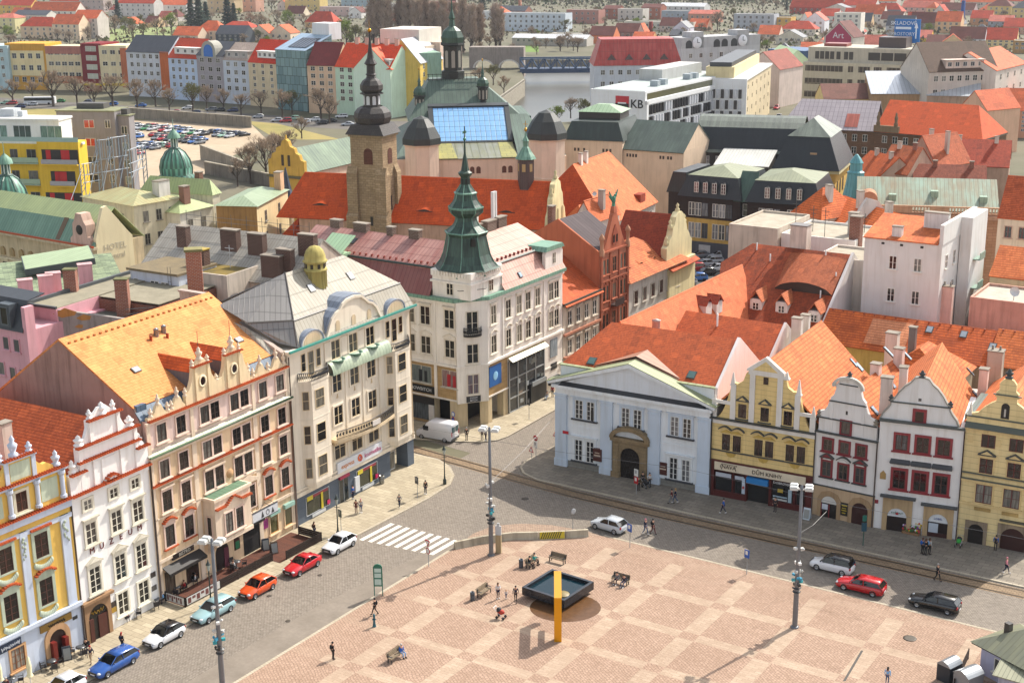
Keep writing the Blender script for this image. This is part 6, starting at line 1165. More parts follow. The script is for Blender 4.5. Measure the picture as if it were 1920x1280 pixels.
B.part('roof_lantern',MB().frus((B.W*.5,9),9.5,8,21.5,9.5,8,23.2,1).frus((B.W*.5,9),10.3,8.8,23.2,3,2,24.6,0),[SM('8fa886','7a9475',.9,.4),PA('33302c')])
B=block('right half of the cream museum wall with a low mossy dark green roof',G(1165,276,16.2),G(1282,284,16.2),16.2,16,PL('dcc3a8',.15),('gable',5.2,SM('3f4b45','55655b',.8,.9,.6),.5),(),**kw)
for x in(1.5,2.2,2.9,3.6,9.4,10.1,11.2,11.9):B.part('window',MB().box(x-.22,x+.22,-.06,0,14.2,14.9),PA('3a2a22'))
BLK=SM('25292c','31373a',.55,.35,.45);MOSS=SM('767c63','8f9474',.7,.6,.6);yel=PL('c5a356',.2);brn=BK('33251f','2b1f1a','1a1310',.35,9,.02,.2);gry=PL('50525c',.2)
def school(label,pa,pb,ze,dp,zt,n):
 B=Bl('school_wing',label,'school',G(*pa,ze),G(*pb,ze),'black mansard school wings');W_=B.W
 B.part('wall',MB().box(0,W_,0,dp,0,3.0,2).box(0,W_,0,dp,3,7.6,0).box(-.05,W_+.05,-.1,dp,7.6,ze,1),[yel,brn,gry]);mb=MB();roof_mans(mb,0,W_,0,dp,ze,ze+4.0,1.6,ze+5.5,.5,0,1);rf=B.part('roof',mb,[BLK,MOSS])
 for i in range(n):
  u=W_*(.2+.6*(i+.5)/n);d_=MB().prism(arcpts(u,ze+.8,1.15,1.7),-.25,1.6).obj('dormer',BLK,rf);o=B.win(u,ze+1.9,.95,2.0,2,3,WHITE(),GL('4a2a2e',.2,.8,'a08a86'),None,.1,None,False,d=-.25);o.parent=d_
 for i in range(2):
  for z,h in((9.4,2.6),(5.2,3.0)):
   for d_ in(-1.5,-.1,1.3):B.win(W_*(.32+.4*i)+d_,z,1.25,h,2,2,WHITE()if d_<1 else gry,GL('33363c',.1,.8,'a7a9ad'),None,.1,None,False,d=-.1 if z>8 else 0)
 return B
B=school('black-roofed school wing with four arched dormers, standing behind the parking court, the left of two',(1276,366),(1388,376),11.8,16,0,4);B.part('side_annex',MB().box(-3.5,0,2,14,7,12,0).box(-3.5,0,2,14,0,7,1).prism([(-4,11.8),(.2,11.8),(.2,16),(-2.6,16)],2,14,2),[brn,yel,BLK]);B.part('window',MB().box(4.2,6.6,-.1,0,.9,2.4),PA('b9bcc0',.3))
B2=school('black-roofed school wing with four arched dormers, the right of two with its lower floors hidden',(1402,378),(1536,386),11.8,16,0,4)
B=Bl('stair_link','glazed green-roofed stair link between the two black-roofed school wings','school',G(1389,378,11.6),G(1402,379,11.6));B.part('wall',MB().box(0,B.W,1,12,0,11.6),brn);B.part('roof',MB().slab([(-1.5,-.2,11.6),(B.W+1.5,-.2,11.6),(B.W+1,3.5,17),(-1,3.5,17)],.15),SM('3d5549','567263',.5,.6))
for z in(9.8,6.6,3.4):B.win(B.W/2,z,B.W*.8,2.4,1,2,WHITE(),GL('4a4c44',.2,.8,'9a9a90'),None,.1,None,False,d=1)
B=block('long dark school hall with a rounded grey-green roof and a strip of small windows',G(1290,283,14.5),G(1512,290,14.5),14.5,18,PA('221c1c',.5),None,[('F',6,1,1.1,1.7,1.8,3,3,8,dict(gl=GL('5a4446',.1,.9,'b9bdc4')))],'school_hall','school');W_=B.W
mb=MB().slab([(-.4,-.6,14.5),(W_,-.6,14.5),(W_,.8,14.9),(-.4,.8,14.9)],.2,1).slab([(0,.8,14.9),(W_,.8,14.9),(W_-1,3,19.6),(1.5,3,19.6)],.2,0);pv=None
for k in range(7):
 f=lambda j:(3+12*j/6,19.6+2.2*math.sin(math.pi*j/6));(ya,za),(yb,zb_)=f(k)if k<6 else f(5),f(min(k+1,6));mb.slab([(1.5,ya,za),(W_-1,ya,za),(W_-1,yb,zb_),(1.5,yb,zb_)],.15,1)
mb.slab([(0,.8,14.9),(1.5,3,19.6),(1.5,15,19.6),(0,17,14.9)],.15,1);B.part('roof',mb,[BLK,SM('4f554e','7d8678',.9,.6)])
B=block('low white ribbed glass roof between the school hall and its front wings',G(1340,308,13.6),G(1440,312,13.6),13.6,12,PA('3a3634'),('shed',1.8,SM('c3c3bd','a9a9a2',.7,.3)),(),'glazed_roof','school')
B=Bl('school_tower','big black flared mansard pavilion with a grey-green pyramid cap and yellow arcaded wall','school',G(1452,316,14),G(1570,322,14));W_=B.W;D=18;B.part('wall',MB().box(.8,W_-.5,.8,D,0,14),yel);B.part('cornice',MB().box(0,W_+.4,0,D+.5,13.4,14.1),PL('c9c39a',.2));mb=MB().frus((W_/2,D/2),W_+1,D+1,14.1,W_-4.6,D-4.6,20.6,0);roof_hip(mb,2.2,W_-2.2,2.2,D-2.2,20.6,24,.2,1);B.part('roof',mb,[BLK,SM('5f675e','8d9787',.8,.6)]);q=(W_*.6,1.0,16.6);MB().box(-.7,.7,-.2,.4,-.9,.9).obj('roof_window',PA('b5936a',.3),B.o,q)
for i in range(3):B.part('window',MB().prism(arcpts(4+i*3.4,8.5,1.5,2.2),W_-.5,W_-.44,0,'x'),PA('4a3a22'))
a,b=G(1606,396,15),G(1876,404,15)
B=block('ornate pinkish stone palace with a balustrade and a broad rust-streaked green copper roof',a,b,15.0,13,BK('b58a6c','a57a5d','7d5e48',1.5,.5,.03,.4),None,[('F',7,3,1.3,1.9,4.5,4.2,2,2,dict(sur=PL('b08a6e',.3),sw=.3,hood='arc',fr=PA('5a2a22'),gl=GL('2a1e1c',0,.3)))],'palace','building');W_=B.W
mb=MB();mb.slab([(0,1.5,15.2),(W_,1.5,15.2),(W_,9,19.6),(0,9,19.6)],.15);B.part('roof',mb,SM('93ac98','8a6a44',.7,.75,.5));mb=MB().box(-.3,W_+.3,-.6,0,14.2,14.8)
B.part('cornice',mb,PL('b38c72',.3));mb=MB().box(0,W_,-.1,.25,16.0,16.25).box(0,W_,-.1,.25,15,15.2)
for i in range(int(W_/.5)):
 if(i//6)%2:mb.box(.5*i,.5*i+.2,0,.15,15.2,16.0)
 elif i%6==0:mb.box(.5*i,.5*i+3,0,.2,15.2,16.0)
B.part('balustrade',mb,PL('c09a7c',.3));dm=B.part('dormer',MB().prism(arcpts(2.0,15.2,2.8,1.8),.2,3.5),PL('b58466',.3));MB().prism(arcpts(2.0,15.6,1.1,1.1),.12,.2).obj('pane',GL('2a1e1a',0,.2),dm)
for x in(6,13,21,25):q=(x,4+x%3,15.2+(2.6+x%3)*.587);MB().box(-.6,.6,-.5,.8,-.4,.7).obj('roof_hatch',SM('93ac98','6d8a76',.7,.3),B.roof if hasattr(B,'roof')else B.o,q)
B=Bl('turret_spire','turquoise copper baroque turret at the corner of the copper-roofed palace','turret',G(1590,372,15),G(1620,372,15));c=(B.W/2,1.5);B.part('wall',MB().lathe([(2.0,0),(2.0,15)],c,8,0,.39,False),PL('b58a6c',.3));B.part('roof',MB().lathe([(2.2,15),(1.8,17),(1.5,19.2),(1.6,19.5),(1.15,19.8),(1.1,21),(1.3,21.2),(.8,22),(.3,22.6),(0,22.8)],c,8,0,.39,False),SM('63a3a8','4a8288',.6,.5))
for i,(pa,pb,z,dp,rise,lb,kind)in enumerate((((1484,400),(1540,412),16,9,4.5,'small orange hipped roof with a wavy white gable behind the white flat roofs','hip'),((1540,404),(1594,424),15.5,8,3.2,'low orange tiled roof beside the wavy gable, patched around a chimney','gable'),((1596,430),(1648,446),15,8,3.5,'small orange roof squeezed left of the tall white block','gable'))):
 B=block(lb,G(*pa,z),G(*pb,z),z,dp,PL('cdc3b6',.3),(kind,rise,TL('cf6a34','a9501f',.42,.24,.2,.5),.3),(),'house','house')
 if i==1:B.part('wavy_gable',MB().prism([(-1,13),(9,13),(9,16),(7.5,17.2),(6,17.6),(4.5,19.4),(2.5,20),(1,17.8),(-1,16)],B.W,B.W+.6,0,'x'),PL('c9c3bd',.3))
 chimney(B,B.W*.7,dp*.4,z,z+5,1,.9,PL('cfc5ba',.3))
for i,(pa,pb,z,dp,rf_,lb)in enumerate((((1590,322),(1642,336),15,10,('gable',4,TL('b9551f','8f3d16',.3,.2,.25,.3),.3),'house with a plain dark orange roof left of the jumble behind the copper palace'),((1644,320),(1702,326),16,12,('gable',4.5,TL('a8572f','7d3c20',.3,.2,.5,.3),.3),'brown-red double roof in the jumble behind the copper palace'),((1696,300),(1756,310),16,10,('gableF',5.5,TL('b9603a','8f4526',.3,.2,.3,.3),.3),'steep orange gabled roof with tall chimneys behind the copper palace'),((1752,306),(1892,312),15,12,('gable',4.5,TL('a8442a','7f301c',.3,.2,.35,.35),.3),'long dark red roof with white vent pipes behind the copper palace'),((1712,346),(1850,350),14,9,('gable',3.4,TL('8f4a33','6e3424',.3,.2,.45,.35),.3),'brownish red low roof with a satellite dish just above the copper palace roof'))):
 B=block(lb,G(*pa,z),G(*pb,z),z,dp,PL('b59a86',.35),rf_,(),'house','house');
 for q in(.3,.8):chimney(B,B.W*q,dp*.45,z+1,z+rf_[1]+.7,.8,.6,R.choice([PL('cfc0b2',.3),BK('8f4a35','7a3c2a','9d8d7f',.5,.2,.03)]))
B=block('pinkish house with roof windows at the right edge above the yellow timber house',G(1872,404,19),G(1965,412,19),19.0,10,PL('d9c4b0',.25),('gable',5.5,TL('bf5c34','97431f',.32,.24,.2,.5),.3),[('F',3,4,1.0,1.7,2.4,3.6,.6,.4,dict(fr=PA('6a2a26'),sur=PL('c9ab98',.2),sw=.15))],'house','house')
hz=18.0
orn=PL('cbb894',.4)
B=Bl('hotel','ornate sand-coloured hotel with green copper mansard, stone dormer and a cream side gable lettered HOTEL','hotel',G(-40,424,hz),G(181,462,hz));W_=B.W
B.part('wall',MB().box(0,W_,0,8.6,0,hz),orn);B.part('cornice',MB().box(-.2,W_+.2,-.7,0,hz-.5,hz-.1).box(0,W_,-.3,0,hz-4.4,hz-4.1).box(0,W_,-.3,0,hz-8.4,hz-8.1),PL('d2c4a4',.35));B.part('gutter',MB().box(-.2,W_+.2,-.9,-.6,hz-.1,hz+.12),PA('b5481f',.4))
for i in range(12):B.part('corbel',MB().prism(arcpts(1.2+i*(W_-2)/11.5,hz-3.8,1.0,.8),-.25,0),PL('a58f66',.4))
winrow(B,'F',8,3,1.2,2.2,6.0,4.4,1,1,hz,W_,None,DARKW(),GL('2a2420',0,.4),sur=PL('d9cba8',.3),sw=.25,hood='flat')
mb=MB();mb.slab([(-.2,-.4,hz),(W_,-.4,hz),(W_-.5,1.8,hz+3),(-.2,1.8,hz+3)],.1,0);mb.slab([(-.2,1.8,hz+3),(W_-.5,1.8,hz+3),(W_-1,4.6,hz+5),(0,4.6,hz+5)],.1,1);mb.slab([(W_,9,hz),(-.2,9,hz),(0,4.6,hz+5),(W_-1,4.6,hz+5)],.1,1)
rf=B.part('roof',mb,[SM('7d9d86','5d7f6c',.6,.6,.65),CU2]);MB().slab([(W_*.68,-.3,hz+.15),(W_*.68+1,-.3,hz+.15),(W_*.68+1,1.75,hz+3.1),(W_*.68,1.75,hz+3.1)],.05).obj('rust_stripe',PA('6a5238',.6),rf)
xd=B.uv(155,440)[0];dg_=[(xd-2.2,hz),(xd+2.2,hz),(xd+2.2,hz+.8),(xd+1.6,hz+1.3),(xd+1.5,hz+3),(xd+1.0,hz+3.6),(xd+.6,hz+4.6),(xd-.6,hz+4.6),(xd-1.0,hz+3.6),(xd-1.5,hz+3),(xd-1.6,hz+1.3),(xd-2.2,hz+.8)]
dm=B.part('stone_dormer',MB().prism(dg_,-.5,1.2),PL('cdae9c',.35));MB().lathe([(.75,0),(.5,.05),(0,.05)],(0,0),14).obj('oval_window',PA('1a1512'),dm,(xd,-.52,hz+2.2)).rotation_euler=(math.pi/2,0,0)
a,b=G(181,462,hz),G(249,448,hz)
B2=Bl('hotel_gable','blank cream gable wall with faded HOTEL lettering beside the stone dormer','building',a,b);w2=B2 .W;B2 .part('wall',MB().prism([(0,0),(w2,0),(w2,hz+.6),(w2*.86,hz+1.6),(w2*.36,hz+5.6),(w2*.25,hz+5.4),(0,hz+1)],0,.6),PL('e0d2aa',.12));text('HOTEL',1.3,PA('c6bda2'),B2 .o,(w2*.5,-.03,hz-.5));text('Central',1.1,PA('c9c0a5'),B2 .o,(w2*.5,-.03,hz-1.9))
def copdome(label,px_,py,z,r,lh):
 p=G(px_,py,z);o=root('copper_dome',label,'dome',(p.x,p.y,0));MB().lathe([(r*1.05,0),(r*1.05,z-.8)],(0,0),8,0,0,False).obj('drum',PL('cbb894',.3),o);m=MB().lathe([(r*1.15,z-.8),(r*1.15,z-.3),(r,z),(r*1.03,z+r*.45),(r*.9,z+r*.95),(r*.62,z+r*1.4),(r*.3,z+r*1.62)],(0,0),20);m.obj('dome_shell',SM('6fae97','33443c',9,.9,.45),o);m=MB()
 for k in range(8):
  a_=2*math.pi*k/8;m.tube([(q*1.02*math.cos(a_),q*1.02*math.sin(a_),zz)for q,zz in((r,z),(r*1.03,z+r*.45),(r*.9,z+r*.95),(r*.62,z+r*1.4),(r*.3,z+r*1.62))],.12,4)
 m.obj('dome_ribs',PA('3c5a4e',.5),o);zt=z+r*1.6
 l_=MB().lathe([(r*.34,zt),(r*.36,zt+.2),(r*.22,zt+.3),(r*.22,zt+lh),(r*.4,zt+lh+.1)],(0,0),8).obj('lantern',PA('3f5a50',.5),o);MB().lathe([(r*.42,zt+lh),(r*.36,zt+lh+.7),(r*.16,zt+lh+1.3),(.08,zt+lh+1.7),(.05,zt+lh+3.5),(0,zt+lh+3.5)],(0,0),10).obj('lantern_cap',CU,l_)
 for k in range(8):a_=2*math.pi*k/8;MB().box(-.1,.1,-.03,.03,zt+.4,zt+lh-.1).obj('lantern_opening',PA('b9c4bd'),l_,(r*.225*math.cos(a_),r*.225*math.sin(a_),0),a_+math.pi/2)
copdome('big green copper dome with dark ribs and lantern at the left edge of the picture',18,386,19.0,3.1,2.0);copdome('green copper dome with dark ribs and lantern in front of the car park',331,326,19.0,2.9,2.0)
cw_=PL('d3c9ae',.3)
wk=dict(fr=PA('8a8478'),gl=GL('3a3835',0,.5),sill=True)
B=cb('cream rendered block with a rusty green sheet roof carrying a steel sign frame',(250,386),(337,371),(157,368),17.5,cw_,('hip',1.6,SM('a9ad80','a58a5a',.7,.7,.55),.4),[('F',3,3,1.1,1.9,2.2,3.9,1,.6,wk),('L',1,2,1.1,1.8,2.6,4,1,9,wk)]);
B=cb('lower whitish annex with a yellow-green sheet roof between the cream and the brown block',(337,400),(398,386),(300,372),15.5,PL('d9d3c4',.25),('hip',2.2,CU2,.4),[('F',2,2,1.2,1.9,2.4,4,.8,.8,wk)]);chimney(B,3.5,2,15,19.5,1.5,1.2,BK('8a5a48','70463a','9d8d7f',.5,.2,.03));chimney(B,1.0,5,15,20.6,2.6,1.6,PL('cfccc4',.3))
B=cb('building with a pale green sheet roof behind the steel sign frame',(398,366),(412,362),(300,348),17.0,PL('cfc8b4',.3),('hip',2.6,CU2,.3),());chimney(B,2,4,17,20.6,1.2,1,BK('6f4436','5a362a','8d7d6f',.5,.2,.03))
B=cb('brown and cream corner house with a flat green sheet roof, left of the church choir',(481,387),(539,356),(412,382),16.5,PL('d8c398',.25),('hip',1.2,SM('93a284','7d8f70',.7,.5),.4),[('F',2,2,1.1,1.9,2.4,3.8,.8,1.5,wk),('L',2,2,1.1,2.0,5,4,.6,1.2,wk)]);B.part('side_render',MB().box(-.08,0,0,B.dp,0,16.4),PL('a8814f',.45));chimney(B,B.W-1.5,1,14,20,2.0,1.2,PL('c9a583',.4))
o=root('roof_sign_frame','open grey steel lattice frame of an old roof sign on the rusty green roof','sign frame',(0,0,0));st_=PA('8f9aa5',.5);mb=MB()
q0=[G(x,y,18.6)for x,y in((157,356),(190,350),(214,347),(244,342),(273,330))];tops=[5.2,9,9.2,9.3,6.5]
for p,h in zip(q0,tops):
 m=MB()
 for dx,dy in((-.35,0),(.35,0)):m.tube([(p.x+dx,p.y+dy,17),(p.x+dx,p.y+dy,18+h)],.1,4)
 for k in range(int(h)):m.tube([(p.x-.35,p.y,18+k),(p.x+.35,p.y,19+k)],.05,4)
 m.tube([(p.x,p.y,18+h*.8),(p.x-1,p.y-4.5,17.6)],.07,4);m.obj('post',st_,o)
m=MB()
for a,b,ha,hb in zip(q0,q0[1:],tops,tops[1:]):
 for f in(.35,.6,.98):h=min(ha,hb)*f;m.tube([(a.x,a.y,18+h),(b.x,b.y,18+h)],.08,4)
 m.tube([(a.x,a.y,18.4),(b.x,b.y,18+hb*.9)],.06,4)
 for k in range(5):f=(k+.5)/5;p=a.lerp(b,f);h=min(ha,hb);m.box(p.x-.07,p.x+.07,p.y-.05,p.y+.05,18+h*.62,18+h*.95)
m.obj('lattice',[st_],o)
yf=PL('dcb53c',.12);dkw=dict(fr=PA('b9bcbd'),gl=GL('2a2c30',0,.4))
B=Bl('apartment_block','bright yellow modern flats with red balcony recesses and a white penthouse','apartment block',G(-60,268,22),G(76,270,22));W_=B.W
B.part('wall',MB().box(0,W_,0,10,0,22).box(W_-.2,W_+8.6,-1.2,2.5,0,22.6),yf);a=None
for j in range(4):
 z=19.6-j*4.3
 for u in(W_*.30,W_*.62,W_*.86):B.win(u,z,2.0 if u>W_*.8 else 1.6,2.6,2,1,gl=GL('2f3236',0,.6),fr=PA('6a6c70'),sill=False)
 B.part('balcony_railing',MB().box(W_*.5,W_-.3,-1.2,-1.1,z-1.2,z-.2).box(W_*.5,W_-.3,-1.2,0,z-1.5,z-1.3),PA('9fb39a',.2))
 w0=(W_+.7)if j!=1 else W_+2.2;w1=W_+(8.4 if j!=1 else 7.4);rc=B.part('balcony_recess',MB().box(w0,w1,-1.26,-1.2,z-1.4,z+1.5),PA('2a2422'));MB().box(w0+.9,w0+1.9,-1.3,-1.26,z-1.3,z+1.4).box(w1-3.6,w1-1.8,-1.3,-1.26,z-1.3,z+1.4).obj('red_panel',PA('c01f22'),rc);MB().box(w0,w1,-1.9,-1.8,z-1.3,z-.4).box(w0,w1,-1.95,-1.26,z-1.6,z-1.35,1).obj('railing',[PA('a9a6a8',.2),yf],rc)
B.part('penthouse',MB().box(0,W_+3,2.5,8,22,26.3).box(-.2,W_+3.2,2.2,8.2,26.3,26.7).box(0,W_+9,0,1,22,22.4),PL('e0dfda',.12));
for u,w in((W_*.42,1.6),(W_*.68,3.8),(W_+1.2,4.6)):B.win(u,24,w,2.6,3 if w>2 else 1,1,PA('c9cccb'),GL('3d4a48',.1,.9,'8fb3a5'),sill=False,d=2.5)
B.part('roof_plant',MB().box(W_*.3,W_*.5,5,8,26.7,28.2).box(W_*.55,W_*.62,5,7,26.7,27.8),PA('b9bec2',.4));B.part('terrace_railing',MB().box(0,W_+8.6,-1.1,-1.05,22.6,23.5),PA('9fb8b2',.15))
B=Bl('apartment_block','tall grey panel block with scattered windows and flat mossy roof behind the yellow flats','apartment block',G(105,209,26),G(214,210,26));W_=B.W;gw_=PL('8f8a8a',.2)
B.part('wall',MB().box(0,W_+.0,0,7,0,26).box(W_,W_+2.6,1.2,4,0,25),gw_);B.part('roof',MB().box(-.2,W_+.1,-.2,7.2,26,26.25).box(W_,W_+2.8,1.0,4.2,25,25.2),FLAT('8f9070','75765c',.5));B.part('roof_plant',MB().box(W_*.25,W_*.72,3,6,26.2,27.4).box(W_+.6,W_+2,2,3.6,25.2,26.4),PA('4f4c48',.6))
for j in range(6):
 for u,w,c in((W_*.18,2.2,0),(W_*.55,2.3,j in(0,1)),(W_*.87,1.2,0)):B.win(u,23.4-j*3.9,w,1.7,2,1,WHITE(),GL('b02a2a' if c else '33363c',.1,.6),sill=False)
 for u,w in((W_+1.4,1.3),):B.win(u,22-j*3.6,w,1.7,2,1,WHITE(),GL('33403f',.1,.9,'9ab0ad'),sill=False,d=1.2)
pk=PL('dba6ae',.18)
B=Bl('house','pink rendered house with a dark metal mansard and small paired windows at the left edge','house',G(-50,604,17.5),G(45,623,17.5));W_=B.W
B.part('wall',MB().box(0,W_,0,14,0,17.5).box(W_,W_+.6,-.1,1.2,0,20.5),pk);mb=MB();mb.slab([(-.2,-.3,17.5),(W_+.1,-.3,17.5),(W_-.1,1.0,21),(-.2,1.0,21)],.1);mb.slab([(-.2,1,21),(W_-.1,1,21),(W_-.1,3.5,21.4),(-.2,3.5,21.4)],.1);rf=B.part('roof',mb,SM('33373c','454a50',.6,.3))
xd=B.uv(13,590)[0];d_=MB().box(xd-1,xd+1,-.4,2,17.9,20.6).obj('dormer',SM('4a5258','5d666c',.5,.3),rf);o=B.win(xd,19.2,1.2,2.1,1,1,PA('6a7278'),GL('15171a',0,.1),None,.1,None,False,d=-.4);o.parent=d_
for p in((12,643),(32,648),(4,690),(25,700),(44,704)):u,z=B.uv(*p);B.win(u,z,.95,1.5,1,1,PA('8a8488'),GL('4a4a4e',0,.5),pk,.1)
B=Bl('house','pink flank wall and grey flat roof with a scarred grey firewall and two brick chimneys','house',G(50,572,19),G(105,580,19));W_=B.W;a=G(105,580,19);b=G(232,593,18);
B.part('wall',MB().box(0,W_,0,20,0,19),PL('dba6ae',.15));B.part('rear_block',MB().box(W_+.02,W_+9.5,7,20,0,18.7),BK('8a5240','744232','8d7d6f',.5,.2,.03));B.part('roof',MB().box(.1,W_-.1,.2,19.8,19,19.1).box(W_-.1,W_+9.4,7.1,19.8,18.9,19.0),FLAT('9a937f','807a68',.5));B.part('parapet',MB().box(-.1,.3,0,20,19,19.5).box(0,W_,-.1,.2,19,19.3),PA('4a4e50',.6))
B=Bl('house','grey scarred firewall with orange plaster patches below two brick chimneys','house',a+Vector((.1,.2,0)),b);W_=B.W;B.part('firewall',MB().prism([(0,0),(W_,0),(W_,17.7),(0,18.9)],0,.5),PL('a9a19c',.45))
for p,s_ in(((122,588),1.4),((157,596),.9),((148,612),.5)):u,z=B.uv(*p);B.part('plaster_patch',MB().prism([(u-s_,z),(u-s_*.3,z-.35*s_),(u+s_*.8,z-.2),(u+s_,z+.2),(u,z+.5*s_)],-.03,0),PL('c08a4c',.3))
B.part('wall',MB().box(.1,W_,.5,7,0,17.2),PL('a9a19c',.3));B.part('roof',MB().box(.0,W_+4,.6,16,17.2,17.3),FLAT('65675c','50524a',.5));ck=BK('9a5a42','82493a','a89a8c',.45,.17,.03,.5)
for p in((137,565),(233,585)):x,y=B.at(p[0],p[1]+4,17.5);chimney(B,x,max(y,.8),16,21.8,1.5,1.1,ck,0,PL('6a6a4a'))
B.part('railing',MB().tube([(W_,1,18),(W_+8,3,18)],.04,4).tube([(W_,1,18.6),(W_+8,3,18.6)],.04,4),PA('5a5c5c'))
B=Bl('house','pale blue attic storey with two double windows and an iron ladder behind the orange roof','house',G(248,552,17),G(338,566,17));W_=B.W;B.part('wall',MB().box(0,W_,0,7,0,20.3),PL('cfd6e2',.2));B.part('roof',MB().box(-.3,W_+.2,-.4,7,20.3,20.6),FLAT('6f6552','8a7a5c',.6))
for u,w in((.9,.8),(W_*.5,1.4),(W_*.72,1.4)):B.win(u,18.3,w,1.9,2 if w>1 else 1,2,WHITE(),GL('33363a',0,.5))
B.part('ladder',MB().tube([(W_*.82,-.3,16.5),(W_*.82,-.3,21.4)],.04,4).tube([(W_*.88,-.3,16.5),(W_*.88,-.3,21.4)],.04,4).tube([(W_*.82,-.3,17.5),(W_*.88,-.3,17.5)],.03,4).tube([(W_*.82,-.3,18.5),(W_*.88,-.3,18.5)],.03,4).tube([(W_*.82,-.3,19.5),(W_*.88,-.3,19.5)],.03,4),PA('4a4a4a'))
p=G(368,552,20);B=Bl('brick_chimney','tall red brick chimney standing right behind the orange roof ridge','chimney',p,p+Vector((1,.2,0)));B.part('shaft',MB().box(-.9,.9,-.7,.7,0,25.3),BK('b0603c','95492c','b5a294',.42,.17,.03,.3));B.part('cap',MB().box(-1.05,1.05,-.85,.85,25.3,25.6),PL('8a8458'))
B=block('mossy brown flat roof with aerials behind the tall brick chimney',G(338,512,20),G(425,523,20),20.0,9,PL('cbbfb0',.4),('flat',0,FLAT('8a7434','5c563e',.35)),());
for x,y in((1.5,1),(4,5)):B.part('antenna',MB().tube([(x,y,20),(x,y,23)],.05,4).tube([(x-.7,y,22.6),(x+.7,y,22.6)],.04,4).tube([(x-.5,y,22),(x+.5,y,22)],.04,4),PA('c9c9c9'))
chimney(B,1.2,3,20,22.6,1.5,1.2,BK('5a3c32','4a3028','7d6d5f',.5,.2,.03),0,PA('a88f2a'))
B=block('long grey corrugated roof with four dark brick chimney stacks and wires',G(262,498,19),G(552,534,19),19.0,13,PL('c9b8a8',.35),('gable',4.6,SM('b0aa9e','8f897e',.45,.7,.75,0,1.8),.3),());W_=B.W
dkb=BK('5f443a','4d352d','7d6d62',.45,.18,.03,.5)
for p,w in(((342,463),1.6),((430,470),2.6),((480,478),2.4),((508,520),2.8),((533,508),2.2),((575,480),2.4)):q=B.hit(p[0],p[1],(0,0,19),(0,-4.6,6.5));chimney(B,q.x,q.y+.4,q.z-1.2,q.z+2.7,w,1.0,dkb)
B.part('wire',MB().tube([(3,6.5,25),(W_-2,6.5,25)],.03,3).tube([(3,6.5,24.4),(W_-2,6.5,24.4)],.03,3),PA('4a4a4a'))
for i in range(9):B.part('wire_post',MB().tube([(3+i*(W_-5)/8,6.5,23),(3+i*(W_-5)/8,6.5,25.6)],.04,3),PA('4a4a4a'))
B=Bl('roof_pavilion','dark timber roof pavilion with a tilted pale green sheet roof above striped green shingles','pavilion',G(62,516,18.5),G(172,506,18.5));W_=B.W;B.part('wall',MB().box(.5,W_-.5,1,6,0,19).box(.3,W_-.3,.8,1,16.2,17.6,1),[PA('1d1a20',.4),BK('7a5a3a','5f452c','3a2a1c',.3,3,.02)]);B.part('roof',MB().slab([(-1,-.4,19.4),(W_+.5,-.4,20.1),(W_+.5,6.5,20.5),(-1,6.5,19.8)],.8,0).slab([(-.9,-.3,19.45),(W_+.4,-.3,20.15),(W_+.4,6.4,20.55),(-.9,6.4,19.85)],.02,1),[PA('4a5254',.5),SM('9fb08a','8a9a78',.7,.4)])
B=block('sloping roof of pale green and grey striped shingles with pink chimney boxes',G(-30,556,17.5),G(232,530,17.5),17.5,12,PL('d0bcb8',.3),('shed',1.6,BK('9aa884','5f6b58','4a5448',1.2,.4,.03,.5),.2),());
for p in((48,543),(86,535),(101,530),(160,513)):x,y=B.at(p[0],p[1],19.4);chimney(B,x,y,17,20.6,1.7,1.2,PL('dcb0b0',.2),0,PL('c9a3a3'))
LAB={}
def reg(o,base,place,cat,group):
 o['category']=cat;o['group']=group;LAB.setdefault((base,place),[]).append(o)
_w='second third fourth fifth sixth seventh eighth ninth tenth eleventh twelfth thirteenth fourteenth fifteenth sixteenth seventeenth eighteenth nineteenth twentieth'.split()
def finish_labels():
 for(b,p),os_ in LAB.items():
  os_.sort(key=lambda o:o.matrix_basis.translation.x/max(1,o.matrix_basis.translation.y))
  for i,o in enumerate(os_):o['label']='%s %s'%(b,p)if len(os_)==1 else '%s %s, %s'%(b,p,('leftmost' if i==0 else 'rightmost' if i==len(os_)-1 else _w[i-1]+' from the left' if i<=len(os_)//2 and i<20 else _w[min(18,len(os_)-2-i)]+' from the right'))
def fb(label,x0,x1,y0,y1,yt,wall,roof=None,nx=0,ny=0,depth=14,w=None,h=1.7,z=None,name='town_house',cat='house',group=None,fr=None,gl=None,side=None,gf=4.2,**k):
 zz=z or 0;a,b=G(x0,y0,zz),G(x1,y1,zz)
 if z:ze=z
 else:
  t=Bl.__new__(Bl);t.a=Vector((a.x,a.y,0));t.b=Vector((b.x,b.y,0));t.u=(t.b-t.a).normalized();t.n=Vector((-t.u.y,t.u.x,0));t.z0=0;ze=t.uv((x0+x1)/2,yt)[1]
 Wd=(b-a).length;wins=[]
 if nx:dz=(ze-gf-.6)/max(ny,1);wins.append(('F',nx,ny,w or min(1.5,Wd/nx*.5),min(h,dz*.6),dz*.5+.3,dz,Wd*.05,Wd*.05,dict(fr=fr,gl=gl,pane=True,sill=False)))
 if side:wins.append((side[0],side[1],ny,1.3,min(h,1.7),2,3.6,1,1,dict(fr=fr,gl=gl,sill=False)))
 B=block(label or 'x',a,b,ze,depth,wall,roof,wins,name,cat,group,**k)
 return B
def Tf(c,m=.2):return TL(c,None,.5,.4,m,.2)
RED,ORG,BRN,SLT,PNK=Tf('b5432a'),Tf('c8623a'),Tf('6a3a32'),SM('40434a','50545a',1.2,.4),Tf('c06a58')
gD=GL('2c3036',0,.4);dW=PA('d9d9d6',.5)
